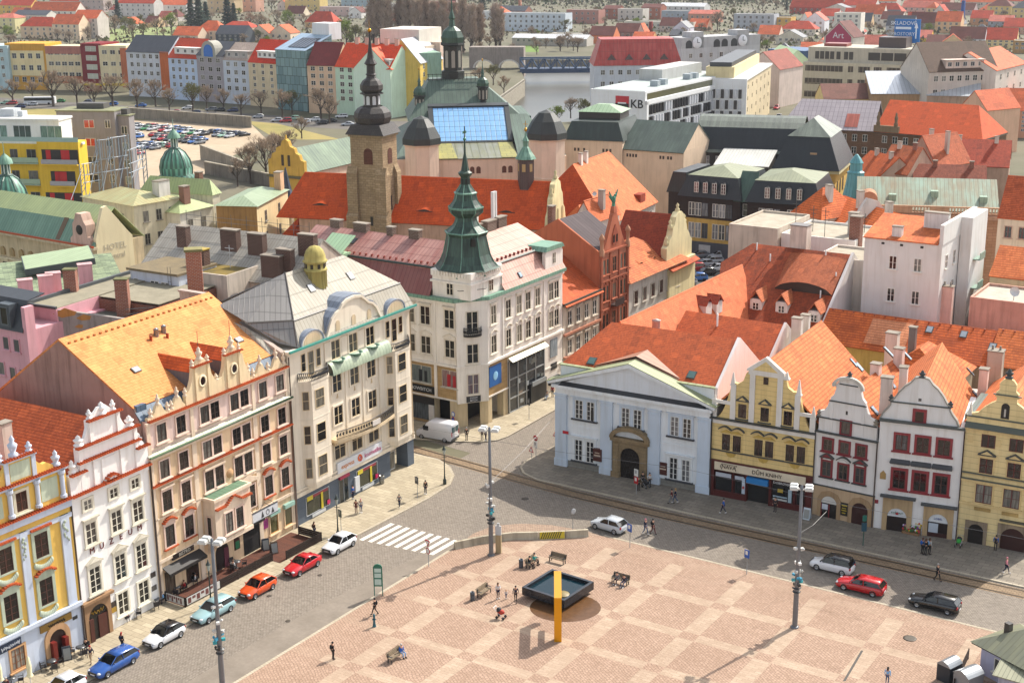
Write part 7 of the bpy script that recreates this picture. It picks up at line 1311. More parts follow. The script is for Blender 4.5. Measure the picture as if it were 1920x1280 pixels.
fb('pale turquoise apartment house cut by the left edge, first of the riverside row',-60,22,168,169,86,PL('b3c9cc',.2),None,5,4)
B=fb('ochre-yellow flat-roofed block with a cream window field in the riverside row',17,92,168,169,82,PL('d09a3a',.2),None,0,0);z=B.ze;B.part('cream_field',MB().box(B.W*.1,B.W*.95,-.3,0,6,z-3),PL('e3d0a0',.15));winrow(B,'F',4,3,2.0,2.2,5.2,5.0,2.5,1.5,z,B.W,None,dW,gD,sill=False,d=-.3)
B=fb('beige building with brick-red attic strip beside the red bay tower in the riverside row',92,160,169,170,88,PL('dcc9a2',.2),None,5,3,w=2.4);B.part('attic_strip',MB().box(0,B.W,-.1,0,B.ze-3,B.ze+.3),PL('b5786a',.3));B.part('shop_strip',MB().box(0,B.W,-.2,0,3,6),PL('b07050',.3))
B=fb('dark red projecting bay tower with white window bands in the riverside row',158,196,171,172,82,PL('7d2328',.2),None,1,4,w=5.2,h=2.2,fr=dW,gl=GL('b9b9a8',0,.5));B.part('shop_awning',MB().box(0,B.W,-.6,0,2.5,3.4),PA('d9b81c'))
B=fb('cream block with a brick-orange corner strip, right of the red bay tower',192,243,172,173,86,PL('e0d0a8',.2),None,3,3,w=2.3);B.part('brick_strip',MB().box(B.W*.78,B.W+.1,-.2,4,2,B.ze-1),PL('c06f48',.3));B.part('shop_fascia',MB().box(0,B.W,-.5,0,2.6,3.6),PA('d9b81c'))
B=fb('whitish block with orange panels and a dark slate roof in the riverside row',243,322,180,184,97,PL('c9cbd0',.2),('gable',6,SLT,.4),6,4,w=1.6);B.part('orange_bay',MB().box(B.W*.8,B.W,-.3,0,3,B.ze),PL('c96a35',.25))
def dorm(B,w0,w1,zo,mt=None,n=3):o=B.part('dormer',MB().box(B.W*w0,B.W*w1,.6,5,B.ze+zo,B.ze+zo+2.3).box(B.W*w0-.3,B.W*w1+.3,.3,5,B.ze+zo+2.3,B.ze+zo+2.6),mt or PL('dcd8d2',.1));[B.win(B.W*(w0+(w1-w0)*(i+.5)/n),B.ze+zo+1.2,1.3,1.3,2,1,dW,gD,sill=False,d=.6)for i in range(n)]
B=fb('light blue ornate house with an orange-red roof and long white dormer in the riverside row',321,375,186,190,108,PL('bccbe0',.15),('gable',7,Tf('c4482a'),.4),4,4);dorm(B,.2,.95,1.2,None,3)
B=fb('grey modern house with a big round arched blue window in its roof',374,424,190,194,104,PL('a39c9f',.2),('gable',5,SLT,.3),3,4,w=2.2);ar=B.part('arch_dormer',MB().prism(arcpts(B.W*.48,B.ze-1,8,2.5),-.3,4),PL('a8a59a',.2));MB().prism(arcpts(B.W*.48,B.ze-.6,5,2.2),-.4,-.3).obj('pane',PA('2f6fc0',.2),ar)
B=fb('light grey house with brown-framed dormer row under a pale roof in the riverside row',423,470,194,197,112,PL('c3c9d2',.18),('gable',6,Tf('b5a294',.3),.3),3,4,w=1.8);dorm(B,.08,.95,.6,PL('b9b2ac'),3)
B=fb('beige house with a glowing red roof and white strip dormer in the riverside row',470,524,198,203,117,PL('d6c3a0',.2),('gable',8,Tf('cf3a1c',.05),.3),3,5);dorm(B,.3,.98,1.5,PL('e2dfda',.1),4)
B=fb('green-grey glass office building with solar panels on its sloped roof',522,578,205,210,94,BK('5f7d80','8aa5a5','39484a',2.4,3.2,.12,.2,.2),('shed',5,SM('9fb6c9','8aa2b5',2,.3,.3,.3),.2));B.part('solar_panel',MB().slab([(B.W*.3,2,B.ze+.95),(B.W*.9,2,B.ze+.95),(B.W*.9,10,B.ze+3.8),(B.W*.3,10,B.ze+3.8)],.1),BK('1c2230','222a3a','8fa0b0',1.6,9,.1,.1,.2));B.part('roof_plant',MB().box(B.W*.4,B.W*.95,13.5,20,B.ze+3,B.ze+9),PL('dcdedd',.1))
fb('peach house with dark red roof left of the mint green corner house',580,633,212,214,121,PL('d9b99a',.2),('gable',7.5,Tf('6f2626'),.4),3,5,w=1.8)
B=fb('big mint green corner house with bright orange-red roof behind the church spire',632,734,214,222,125,PL('c2d9c0',.12),('gable',7.5,Tf('d8481e',.04),.5),6,5,w=1.9);dorm(B,.7,.98,.3,PL('dfe3da'),4)
for i in range(5):chimney(B,B.W*(.2+.18*i),7,B.ze+6.5,B.ze+9.5,1.6,.8,PL('d9b0a0'))
fb('narrow right face of the mint corner house with its own orange roof',735,765,222,212,124,PL('cfe2cd',.1),('gable',7,Tf('d96a4a',.04),.5),2,5,w=1.8)
fb('blank green-grey party wall standing behind the mint green corner house',757,780,205,215,98,PL('8fab98',.3),None,0,0,10)
B=fb('yellow house with silver-grey roof and dormer facing the museum',790,832,218,205,112,PL('d6b85c',.2),('gable',8,SM('a9abb0','9a9ca0',1,.3),.4),4,5);
B=fb('pinkish-beige concrete office tower with stepped white top behind the yellow house',828,868,205,195,76,PL('cdb5a3',.2),None,3,6,24,w=2.6,h=2);B.part('roof_storey',MB().box(-9,B.W*.5,4,20,B.ze,B.ze+5),PL('d3ccc0',.15));B.part('side_wing',MB().box(-8,-.1,2,22,0,B.ze-1),PL('c9b8a5',.2))
wht_=PL('e2e3e4',.08)
B=Bl('bank_building','white bank building with black and white slanting window fins and a red-black KB sign','bank',G(1210,172,18),G(1378,136,18));W_=B.W;bl_=abs((G(1112,166,18)-G(1210,172,18)).dot(B.n));B.part('wall',MB().box(0,W_,0,bl_,0,18).box(0,W_,-.6,0,14.2,15.4).box(-.0,1.2,-.6,0,0,15),wht_)
fn=MB();rf6=random.Random(4)
for j in range(4):
 for i in range(34):x=1.6+i*(W_-2)/34;fn.box(x,x+.9,-.5,-.02,11.2-j*3.3,13.8-j*3.3,0 if rf6 .random()<.55 else 1)
B.part('window_fins',fn,[PA('26262c',.3),PA('c9ccd2',.3)]);B.part('window_band',MB().box(1.2,W_,-.05,.0,15.5,17.3),GL('5a5a44',.2,.8,'7d8f95'));B.part('roof',MB().box(.5,W_-.5,.5,bl_-.5,18,18.1),FLAT('b9c2bd','a5afaa',.4));B.part('roof_plant',MB().box(W_*.45,W_*.9,bl_*.5,bl_-1,18.1,21.5),PL('b5b5b2',.15))
for x in(.2,.28,.55,.62,.85):B.part('roof_unit',MB().box(W_*x,W_*x+2,2.5,5,18.1,19.8),PA('9aa3a8',.5))
sg=B.part('sign',MB().box(-.15,0,5.2,9.5,12.6,16.4),PA('c01a2a'));MB().box(-.2,-.15,5.2,9.5,12.6,14.3).obj('emblem',PA('16130f'),sg);MB().box(-.25,-.2,6.0,8.7,14.2,14.6).obj('emblem',PA('e6e6e6'),sg);text('KB',3.4,PA('26262a'),sg,(-.16,2.6,14.2),(math.pi/2,0,-math.pi/2),bold=.05)
B=Bl('bank_building','white rear wing of the bank with fin windows and a beige flank','bank',G(1398,152,17),G(1446,122,17));W_=B.W;B.part('wall',MB().box(-.5,W_,0,16,0,17),PL('d2c3a3',.2));f2=MB()
for j in range(4):
 for i in range(9):f2 .box(-.8,-.52,1+i*1.4,2.0+i*1.4,11.5-j*3.4,14.3-j*3.4,(i+j)%2)
B.part('wall',MB().box(-.52,0,-.5,17,0,17.6).box(-.4,W_+.2,-.4,16,17,17.6),wht_);B.part('window_fins',f2,[PA('26262c',.3),PA('c9ccd2',.3)]);winrow(B,'F',6,4,1.4,1.4,2.4,3.6,1,1,17,W_,None,PL('c9b99a'),gD,sill=False);B.part('roof_storey',MB().box(2,W_-2,4,13,17.6,21).box(3,W_-3,5,12,21,22.4,1),[PL('d8c79a',.2),PA('3a3c40')])
B=fb('white neo-classical office with a big red sheet roof and small eyebrow dormers',1114,1278,124,122,0,PL('c9cdd3',.15),('mans',(9,3,9.5),SM('a8302a','c8665a',1.4,.6,.5,0,3),.3),9,3,18,z=17)
for i in range(4):B.part('eyebrow_dormer',MB().prism([(B.W*(.2+.2*i)-1.6,19),(B.W*(.2+.2*i)+1.6,19),(B.W*(.2+.2*i),21)],.2,2),PA('5a4440'))
B=fb('grey office with two round clock faces and arched top windows behind the bank',1278,1425,92,84,0,PL('b9babb',.2),None,7,3,14,z=20);
for x,r in((.19,0),(.77,0)):c=B.part('clock',MB().lathe([(2.2,0),(2.0,.15),(0,.15)],(0,0),16),PA('e0e2e6',.4),None,(B.W*x,-.1,22));c.rotation_euler=(math.pi/2,0,0);MB().box(-.12,.12,0,1.5,.18,.2).box(0,1.1,-.12,.12,.18,.2).obj('clock_hands',PA('202226'),c)
B.part('attic',MB().box(B.W*.12,B.W*.27,0,6,20,26).box(B.W*.0,B.W,0,10,20,24).box(B.W*.7,B.W*.85,0,6,20,26),PL('b0b1b2',.2))
for x in(.05,.4,.5,.62):B.part('arch_window',MB().prism(arcpts(B.W*x+1.5,20,3,1.5),-.06,0),PA('24272b'))
fb('pale green gabled house right of the clock building',1430,1462,112,124,0,PL('c9dcb4',.15),('gable',6,PL('b9d0a5',.2),.2),2,1,z=12);fb('dark blue flat hall roof behind the bank',1440,1508,92,96,0,PA('1f4f7a'),None,0,0,20,z=9)
B=fb('long beige modernist office block with dark ribbon windows and a set-back top floor',1506,1748,116,124,0,PL('c4bda9',.2),None,0,0,20,z=19);W_=B.W;rb=MB()
for j in range(4):
 for x0,x1 in((.02,.32),(.36,.4),(.44,.53),(.56,.62),(.66,.76),(.8,.9)):B.part('window_band',MB().box(W_*x0,W_*x1,-.1,0,16-j*4.4,18-j*4.4),BK('3a3430','4a423c','8d8577',1.4,3,.12,.1,.3))
B.part('top_storey',MB().box(1,W_-2,2,18,19,24),PL('b9b3a4',.2));[B.part('window',MB().box(W_*x,W_*x+(4 if x>.4 else 1.4),1.9,2,20,22.6),PA('2f2c2c',.3))for x in(.08,.12,.16,.2,.25,.31,.35,.5,.6,.7,.85)];B.part('roof_plant',MB().box(W_*.55,W_*.76,6,14,24,27.5),PA('4a3c3c'));B.part('roof_plant',MB().box(W_*.12,W_*.3,6,12,24,25),PA('8a3a30'))
bb=B.part('billboard',MB().box(W_*.6,W_*.8,17,17.5,25,33),PA('1f6fb8'));MB().box(W_*.61,W_*.73,16.9,17,29.6,30.4).prism([(W_*.765,26.5),(W_*.775,26.5),(W_*.775,30),(W_*.785,30),(W_*.77,32),(W_*.755,30),(W_*.765,30)],16.9,17).obj('emblem',PA('dfe6ee'),bb);text('SKLADOVÉ',1.8,PA('dfe6ee'),bb,(W_*.67,16.9,31.6));text('PROSTORY',1.6,PA('dfe6ee'),bb,(W_*.67,16.9,28))
B=fb('large grey-white corner department house with a brown streaked roof and dormer strip',1742,1872,134,130,0,PL('c9bfb3',.2),('gable',8,Tf('5f4a3c',.4),.3),8,4,18,z=21);dorm(B,.25,.8,.6,PL('dcc9bb'),5);fb('side wing of the grey-white corner department house towards the right',1868,1925,132,118,0,PL('d3c9be',.2),('gable',5,ORG,.3),4,4,18,z=21)
fb('silver sheet roofed house with brown wall in front of the modernist block',1634,1742,175,175,0,PL('a98a66',.35),('shed',5.5,SM('b5bcc4','9aa2ab',1.2,.3,.35,.4),.4),5,1,14,z=14);fb('second silver roofed house, its roof dusted darker, right of the first',1738,1838,178,180,0,PL('b09a84',.35),('shed',5,SM('bfc5ca','9fa6ab',1.2,.5,.35,.3),.4),4,1,14,z=14)
fb('yellow gabled house with a brown roof left of the silver roofs',1545,1632,185,184,0,PL('dcc389',.2),('gable',4,Tf('7a5044'),.3),3,2,12,z=12);fb('peach flank house with orange gable right of the silver roofs',1800,1850,200,206,0,PL('ddb294',.15),('gableF',5,ORG,.3),2,2,14,z=13)
B=fb('dark brown stone building with a pale grey ribbed roof left of the smooth orange roof',1490,1640,240,246,0,BK('7a5a40','6a4c36','4a3526',1.4,.5,.03,.5),None,7,3,16,z=14,w=1.2);W_=B.W;B.part('roof',MB().slab([(-4,-.5,14),(W_,-.5,14),(W_,8,20.5),(0,8,20.5)],.2).slab([(0,8,20.5),(W_,8,20.5),(W_,16,14),(0,16,14)],.2),SM('b0a5a8','9a9094',1.1,.3,.6,0,1.6));B.part('rust_patch',MB().slab([(W_*.62,.3,14.75),(W_*.78,.3,14.75),(W_*.78,4,17.6),(W_*.62,4,17.6)],.05),PL('b5685a',.4))
B=fb('dark brown stone building with a broad smooth orange roof and small statues on its parapet',1640,1842,246,262,0,BK('7a5a40','6a4c36','4a3526',1.4,.5,.03,.5),None,9,3,16,z=14,w=1.3,corn=PL('6a6458',.3));W_=B.W;B.part('roof',MB().slab([(0,-.6,14),(W_+.3,-.6,14),(W_-4.5,8,21),(0,8,21)],.2).slab([(W_+.3,-.6,14),(W_+.3,16,14),(W_-4.5,8,21)],.2).slab([(0,8,21),(W_-4.5,8,21),(W_,16,14),(0,16,14)],.2),TL('c65426','b4481d',.3,.25,.1,.15));B.part('parapet',MB().box(0,6.5,-.8,0,14,15.6),PL('8a7458',.3));[B.part('statue',MB().lathe([(.5,15.6),(.6,16),(.35,16.6),(.5,17.6),(.25,18.2),(.3,18.6),(0,19)],(x,-.4),8),PL('8a7458',.4))for x in(1,5.6)]
B=fb('maroon poster gable wall with white lettering at the left end of the modernist block',1545,1600,68,70,0,PL('d3cabd',.2),('gableF',7,BRN,.3),0,0,12,z=16);B.part('poster',MB().prism([(1,12),(B.W-1,12),(B.W-1,16),(B.W/2,22),(1,16)],-.2,0),PA('a3164a'));text('Art',4,PA('e0d6dc'),B.o,(B.W/2,-.3,16.5))
fb('red-roofed house wall beside the modernist block with a worn painted advert',1462,1506,130,122,0,PL('cdbdb5',.25),('gable',6,Tf('8f4a3c',.3),.3),0,0,14,z=14)
p0,p1=G(975,128,2),G(1160,126,2);B=Bl('iron_bridge','dark blue iron truss railway bridge across the river','bridge',p0,p1);W_=B.W;m=MB().box(0,W_,0,9,-.5,1.6)
B.part('deck',m,PA('1f3c5e',.5));n=16
for y in(0,9):
 m=MB().box(0,W_,y-.3,y+.3,5.8,6.4)
 for i in range(n):x0,x1=W_*i/n,W_*(i+1)/n;m.tube([(x0,y,1.5),(x1,y,6)]if i%2 else[(x0,y,6),(x1,y,1.5)],.28,4);m.box(x0-.12,x0+.12,y-.2,y+.2,1.5,6)
 B.part('truss',m,PA('34506e',.5))
p0,p1=G(880,130,0),G(982,130,0);B=Bl('stone_bridge','grey stone arch bridge with two pale ringed arches left of the iron bridge','bridge',p0,p1);W_=B.W;m=MB();stb=PL('8f857d',.35)
B.part('wall',MB().box(0,W_,0,9,6.5,10.5).box(0,W_*.06,0,9,-4,6.5).box(W_*.47,W_*.54,0,9,-4,6.5).box(W_*.93,W_,0,9,-4,6.5),stb)
for c in(.265,.735):
 r=W_*.2;o_=[(W_*c+r*math.cos(math.pi*k/14),.5+(r*.78)*math.sin(math.pi*k/14))for k in range(15)];i_=[(W_*c+(x-W_*c)*.86,.5+(z-.5)*.86)for x,z in o_];B.part('arch_ring',MB().prism(o_+i_[::-1],-.4,9.2),PL('cbc6bd',.2));s0=W_*c-r;B.part('spandrel',MB().prism([(s0-W_*.01,0),(s0-W_*.01,6.6)]+[(s0+2*r+W_*.01,6.6),(s0+2*r+W_*.01,0)]+o_,-.05,8.9),stb)
B=Bl('quay_wall','curved grey quay wall with a balustrade on the left river bank','wall',G(904,214),G(980,158));B.part('wall',MB().box(0,B.W,-1,0,-6,1.1),BK('9a9384','8a8375','66604f',1.4,.6,.03));m=MB().box(0,B.W,-.8,-.4,2.0,2.2)
for i in range(int(B.W/1.1)):m.box(i*1.1,i*1.1+.4,-.8,-.4,1.1,2.0)
B.part('balustrade',m,PL('a59f92',.3))
cst=lambda n,pts,z,mt:struct(MB().face([(p.x,p.y,z)for p in px(pts)]).obj(n,mt))
cst('car_park_ground',[(232,224),(470,232),(500,262),(420,300),(350,352),(232,352)],.01,FLAT('b9a890','a59279',.05));cst('river_street',[(-80,178),(660,226),(980,232),(900,258),(600,240),(-80,198)],.01,FLAT('6f6a64','5f5b56',.1));cst('dry_grass',[(40,204),(230,206),(520,232),(640,262),(520,262),(470,232),(232,224),(40,216)],.015,FLAT('a08f58','7d7a45',.06));cst('court_ground',[(1255,450),(1370,448),(1392,540),(1262,560)],.012,FLAT('6d6962','5a5650',.2))
def cwall(lb,pa,pb,h,c='8d8577',th=.6):B=Bl('retaining_wall',lb,'wall',G(*pa),G(*pb));B.part('concrete_face',MB().box(0,B.W,0,th,0,h),PL(c,.5));B.part('coping',MB().box(-.05,B.W+.05,-.1,th+.1,h,h+.25),PL('a59c8a',.4))
cwall('long stained concrete retaining wall along the far side of the car park',(240,222),(470,240),3.6);cwall('angled concrete ramp wall between the bare trees and the car park',(376,300),(470,338),4.2,'9a9080');cwall('low concrete wall below the bare trees, right of the ramp',(384,326),(512,352),3.2,'7d756a')
FAR=[('above the riverside row',[(-10,30,62,34,3,'hip','d8cf9c','PNK'),(28,90,60,28,3,'gable','cfcac0','SLT'),(60,145,48,20,5,'gable','e0d9cc','ORG'),(40,105,72,50,6,'hip','dcc0a0','RED'),(100,150,74,45,6,'gable','e0c9ac','ORG'),(140,185,72,34,5,'gable','c9c0b8','ORG'),(0,60,30,10,4,'gable','dcb45c','RED'),(95,150,20,2,4,'gable','ddd6ca','RED'),(150,195,22,-2,5,'gable','b9a8a2','BRN'),(222,290,34,6,4,'gable','ccc8c2','RED'),(285,350,32,9,3,'gable','d0ccc6','ORG'),(390,440,24,0,4,'hip','c9b08a','SLT'),(440,480,22,-4,4,'gable','cfa08a','PNK')]),('just behind the riverside row',[(325,372,82,66,5,'gable','d9c2a8','ORG'),(368,415,80,58,6,'hip','dcc4aa','ORG'),(405,460,82,64,5,'gable','4a4f55','SLT'),(415,470,62,52,4,'hip','d0b8a0','RED'),(470,505,78,62,5,'gableF','dcc8b0','ORG'),(505,545,78,62,5,'gableF','dcc8b0','ORG')]),('at the top between the church and the poplars',[(535,600,20,-6,3,'flat','d9bf7d',''),(572,626,52,42,6,'hip','d6ac7d','RED'),(600,660,30,14,2,'flat','c9b0a8',''),(655,700,32,16,2,'flat','dcdcd8',''),(640,720,12,-2,2,'flat','9fb3bd',''),(700,760,24,8,2,'flat','c9c9c4',''),(765,840,22,4,2,'flat','b56a6a',''),(890,925,36,22,2,'flat','cfd2d2','')]),('among the factories beyond the river',[(918,985,30,20,3,'gable','9a6a58','SLT'),(946,1060,58,26,1,'flat','c3ccd4',''),(1062,1122,44,20,1,'flat','a5766a',''),(1130,1160,36,17,2,'gable','96604e','BRN'),(1158,1205,40,18,1,'flat','c4bdb5',''),(1202,1238,36,14,2,'gable','9f6450','BRN'),(1235,1320,30,12,2,'gable','c9c9c6','WHT'),(1240,1335,38,22,1,'flat','9aa3ad',''),(1290,1345,42,26,2,'gable','c08f78','PNK'),(1170,1300,56,42,1,'flat','cfc8b8',''),(960,1100,85,72,2,'gable','b9b3a9','WHT'),(1030,1110,74,65,1,'flat','d0cac0',''),(1375,1450,58,28,1,'flat','b0b4ba',''),(1440,1482,58,34,1,'flat','d0a85c','')]),('above the red-roofed office',[(1104,1150,82,66,5,'gable','cf7a50','BRN'),(1150,1195,76,60,5,'gable','8a6a62','BRN'),(1186,1206,74,60,5,'gableF','d9a58a','ORG'),(1184,1222,86,74,4,'gable','c99a62','ORG'),(1236,1272,60,48,5,'gable','c5b0a5','BRN'),(1262,1290,66,52,4,'gableF','d5d0dc','SLT'),(1290,1325,58,50,4,'gable','b08a74','ORG'),(1254,1276,82,66,3,'gable','6f6a68','SLT')]),('between the clock building and the blue billboard',[(1462,1528,66,55,5,'hip','d9cfc0','RED'),(1420,1460,76,64,5,'gable','d5c4b4','ORG'),(1455,1505,84,70,4,'gableF','cfc6b4','SLT'),(1508,1545,62,38,5,'gableF','d9dadf','PNK'),(1562,1612,72,26,0,'flat','dcd6cb',''),(1535,1570,44,30,4,'gable','cfc9c0','RED')]),('in the top right roofscape',[(1480,1575,26,14,5,'gable','a5453a','RED'),(1535,1600,34,20,4,'gableF','cfc2b5','SLT'),(1580,1640,26,10,4,'gable','d9d2c8','RED'),(1600,1655,46,26,5,'gable','dcd6cc','ORG'),(1632,1690,34,22,5,'hip','c9b5a2','RED'),(1660,1712,66,48,6,'gable','b9bcc2','SLT'),(1650,1690,50,36,4,'gable','e0dad0','BRN'),(1705,1752,58,42,5,'gable','8a8078','BRN'),(1690,1760,24,14,4,'gable','cfa89c','PNK'),(1752,1800,62,40,6,'gable','d8b088','ORG'),(1760,1825,28,18,4,'gable','b5a0a0','BRN'),(1778,1845,92,72,6,'gable','d6d8dc','BRN'),(1846,1905,92,74,6,'gable','dcc896','RED'),(1818,1858,48,34,4,'gable','c2906a','RED'),(1850,1895,32,12,4,'hip','d6b97a','BRN'),(1895,1945,40,16,4,'hip','d0ba80','SLT'),(1852,1898,52,40,3,'gable','9aa0a8','PNK'),(1880,1940,64,50,5,'gable','d0a58c','RED'),(1685,1745,78,70,4,'gable','d9b03c','PNK'),(1735,1780,92,80,4,'gable','bdb0a8','BRN'),(1500,1560,14,4,4,'gable','cfc4b8','RED'),(1610,1680,12,2,4,'gable','d9d0c4','ORG'),(1700,1780,12,3,4,'gable','d4b4a8','RED'),(1800,1870,14,4,4,'gable','cdbfae','ORG'),(1880,1940,14,2,4,'gable','d6c9b4','RED'),(1898,1945,100,78,3,'flat','b08a58','')]),('at the right edge by the street',[(1866,1945,258,206,6,'gable','cf9a7c','ORG'),(1872,1945,178,140,5,'gable','d9bdb0','PNK')])]
WNM=lambda c:(lambda r,g,b:'white' if min(r,g,b)>.77 else 'grey' if max(r,g,b)-min(r,g,b)<.08 else 'yellow' if r>.75 and g>.6 and b<.55 else 'pinkish' if r-g>.13 else 'cream' if r>.78 else 'beige')(*[int(c[i:i+2],16)/255 for i in(0,2,4)])
RN={'RED':'red-roofed','ORG':'orange-roofed','BRN':'brown-roofed','SLT':'dark slate-roofed','PNK':'pale pink-roofed','WHT':'white-roofed','':'flat-roofed'};RM=dict(RED=RED,ORG=ORG,BRN=BRN,SLT=SLT,PNK=PNK,WHT=SM('cfd0d0','b9bcbd',1.5,.3))
for place,lst in FAR:
 for x0,x1,yb,ye,rise,kd,wc,rc in lst:
  k=(yb+120)/220;Wpx=x1-x0;nx=max(2,int(Wpx/11));B=fb('x',x0,x1,yb,yb+.02*Wpx,ye,PL(wc,.2),(kd,rise*(1.25 if yb<60 else 1),RM[rc],.3)if rc else('flat',0,FLAT('a8a59c','908c82',.4)),nx,max(1,int((yb-ye)/9)),12,gf=1.5,gl=gD,fr=dW,name='house' if rc else 'block')
  reg(B.o,'%s %s %s'%('wide' if Wpx>65 else 'small' if Wpx<42 else 'mid-sized',RN[rc],WNM(wc)+(' house' if rc else ' block')),place,'house' if rc else 'building','far houses '+place)
for x,y0,y1,c,lb in((975,20,-8,'a5705a','brick-red square chimney tower at the top above the river'),(1220,60,34,'7d2a24','dark red round chimney stack among the far houses beyond the bridge'),(1803,48,-4,'2f4f8a','dark blue lattice mast among the roofs at the top right'),(1552,14,-8,'6a6a6a','thin grey chimney at the top among the red roofs')):
 p=G(x,y0+6);h=60*(y0-y1)/(y0+120);o=root('chimney_stack',lb,'chimney',p);MB().lathe([(1.6,0),(1.3,h),(0,h)],(0,0),10).obj('shaft',PL(c,.3),o)
def tree_mesh(kind,seed):
 rr=random.Random(seed);tk,cr=MB(),MB();pts=[]
 if kind=='poplar':H_=1.0
 else:H_=1.0
 def br(p,d,L,r,lv):
  q=p+d*L;tk.tube([p,p+d*L*.5+Vector((rr.uniform(-1,1),rr.uniform(-1,1),0))*L*.05,q],[r,r*.8,r*.6],4,0,False)
  pts.append((q,d,lv))
  if lv<3:
   for k in range(3 if lv else 5):
    f=rr.uniform(.45,1);sp=.35 if kind=='poplar' else.85;e=(d+Vector((rr.uniform(-1,1),rr.uniform(-1,1),rr.uniform(-.1,.7)))*sp).normalized();br(p+d*L*f,e,L*rr.uniform(.55,.75),r*.55,lv+1)
 if kind=='conifer':
  tk.tube([(0,0,0),(0,0,.95)],[.018,.003],5)
  for i in range(1500):
   z=rr.random()**1.3*.93+.05;R_=.2*(1-z)*(.75+.35*math.sin(z*60))+.01;a=rr.uniform(0,6.3);q=Vector((R_*math.cos(a)*rr.uniform(.6,1),R_*math.sin(a)*rr.uniform(.6,1),z));t=Vector((math.cos(a),math.sin(a),-.5))*.05;s=Vector((-math.sin(a),math.cos(a),0))*.022;cr.face([q-s,q+s,q+t],rr.randint(0,1))
  return tk.mesh('trunk',PA('3a2c22',.9)),cr.mesh('crown',[FLAT('22382a','16261c',3),FLAT('2c4634','1d3024',3)])
 tk.tube([(0,0,0),(0,0,.28)],[.028,.02],6)
 if kind=='poplar':
  tk.tube([(0,0,.2),(0,0,.95)],[.02,.004],5)
  for k in range(80):z=rr.uniform(.12,.85);a=rr.uniform(0,6.3);br(Vector((0,0,z)),Vector((math.cos(a)*.28,math.sin(a)*.28,1)).normalized(),.16*(1.1-z*.6),.005,2)
 else:
  for k in range(5):a=k*1.26+rr.uniform(-.4,.4);br(Vector((0,0,.2+.04*k)),Vector((math.cos(a)*.75,math.sin(a)*.75,1)).normalized(),.27,.013,1)
  br(Vector((0,0,.28)),Vector((0,0,1)),.26,.016,0)
 n=9 if kind in('bare','poplar')else 11
 for q,d,lv in pts:
  for k in range(n):
   e=(d+Vector((rr.uniform(-1,1),rr.uniform(-1,1),rr.uniform(-.4,1)))*(.5 if kind=='poplar' else.8)).normalized();o_=q+Vector((rr.uniform(-1,1),rr.uniform(-1,1),rr.uniform(-1,1)))*(.02 if n==9 else.045);L=rr.uniform(.05,.11)if n==9 else rr.uniform(.02,.04);s=e.cross(Vector((rr.uniform(-1,1),rr.uniform(-1,1),rr.uniform(-1,1)))).normalized()*(.0042 if n==9 else.012);cr.face([o_-s,o_+s,o_+e*L],rr.randint(0,1))
 c={'bare':('b09c86','96836f'),'poplar':('bfa997','a18d7d'),'green':('8a9a3a','6b7d2c'),'olive':('7d7a48','66643c')}[kind]
 return tk.mesh('trunk',PA('4a3e34',.9)),cr.mesh('crown',[FLAT(c[0],c[1],3),FLAT(c[1],c[0],3)])
TM={k:[tree_mesh(k,s)for s in(1,2,3)]for k in('bare','poplar','green','olive','conifer')}
TN={'bare':('bare_tree','leafless grey-brown tree'),'poplar':('poplar_tree','tall slim leafless poplar'),'green':('leafy_tree','light green budding tree'),'olive':('leafy_tree','olive-brown budding tree'),'conifer':('conifer_tree','dark green conifer')}
def tree(kind,x,yb,hpx,place,wd=1.0):
 p=G(x,yb);h=hpx*(p-CAM).length/CF*(1.12 if kind=='poplar' else 1);tk,cr=TM[kind][R.randint(0,2)];o=put(TN[kind][0],None,None,(p.x,p.y,0),R.uniform(0,6));o.scale=(h*wd,h*wd,h)
 put('trunk',tk,o);put('crown',cr,o);reg(o,TN[kind][1],place,'tree','trees '+place)
for x,yb,h in((25,196,50),(62,190,42),(100,200,75),(145,196,60),(178,204,55),(212,202,72),(258,206,62),(292,200,55),(318,210,50),(362,212,62),(388,206,50),(420,208,46),(452,216,48),(490,214,52),(530,222,60),(548,214,50),(602,224,70),(618,232,58),(566,260,46),(826,232,62),(846,232,58)):tree('bare' if x not in(362,548)else 'olive',x,yb,h,'along the riverside street',1.1)
for x,yb,h in((500,340,100),(528,330,96),(470,345,85),(512,300,60),(446,350,60),(540,285,50)):tree('bare',x,yb,h,'below the ramp wall by the car park',1.0)
for i,(x,h)in enumerate(((702,92),(715,100),(728,90),(752,96),(766,88),(784,84),(798,90),(815,80),(832,84),(850,78),(868,84),(884,76),(900,74),(930,78),(938,70))):tree('poplar',x,98+(i%3),h,'in the row before the river bend',1.35)
for x,yb,h in((360,58,62),(375,60,66),(388,56,50),(428,52,58),(440,52,44),(222,44,42),(1475,20,18),(452,14,24),(905,22,40),(1276,82,22)):tree('conifer',x,yb,h,'in the park and far town',1.4)
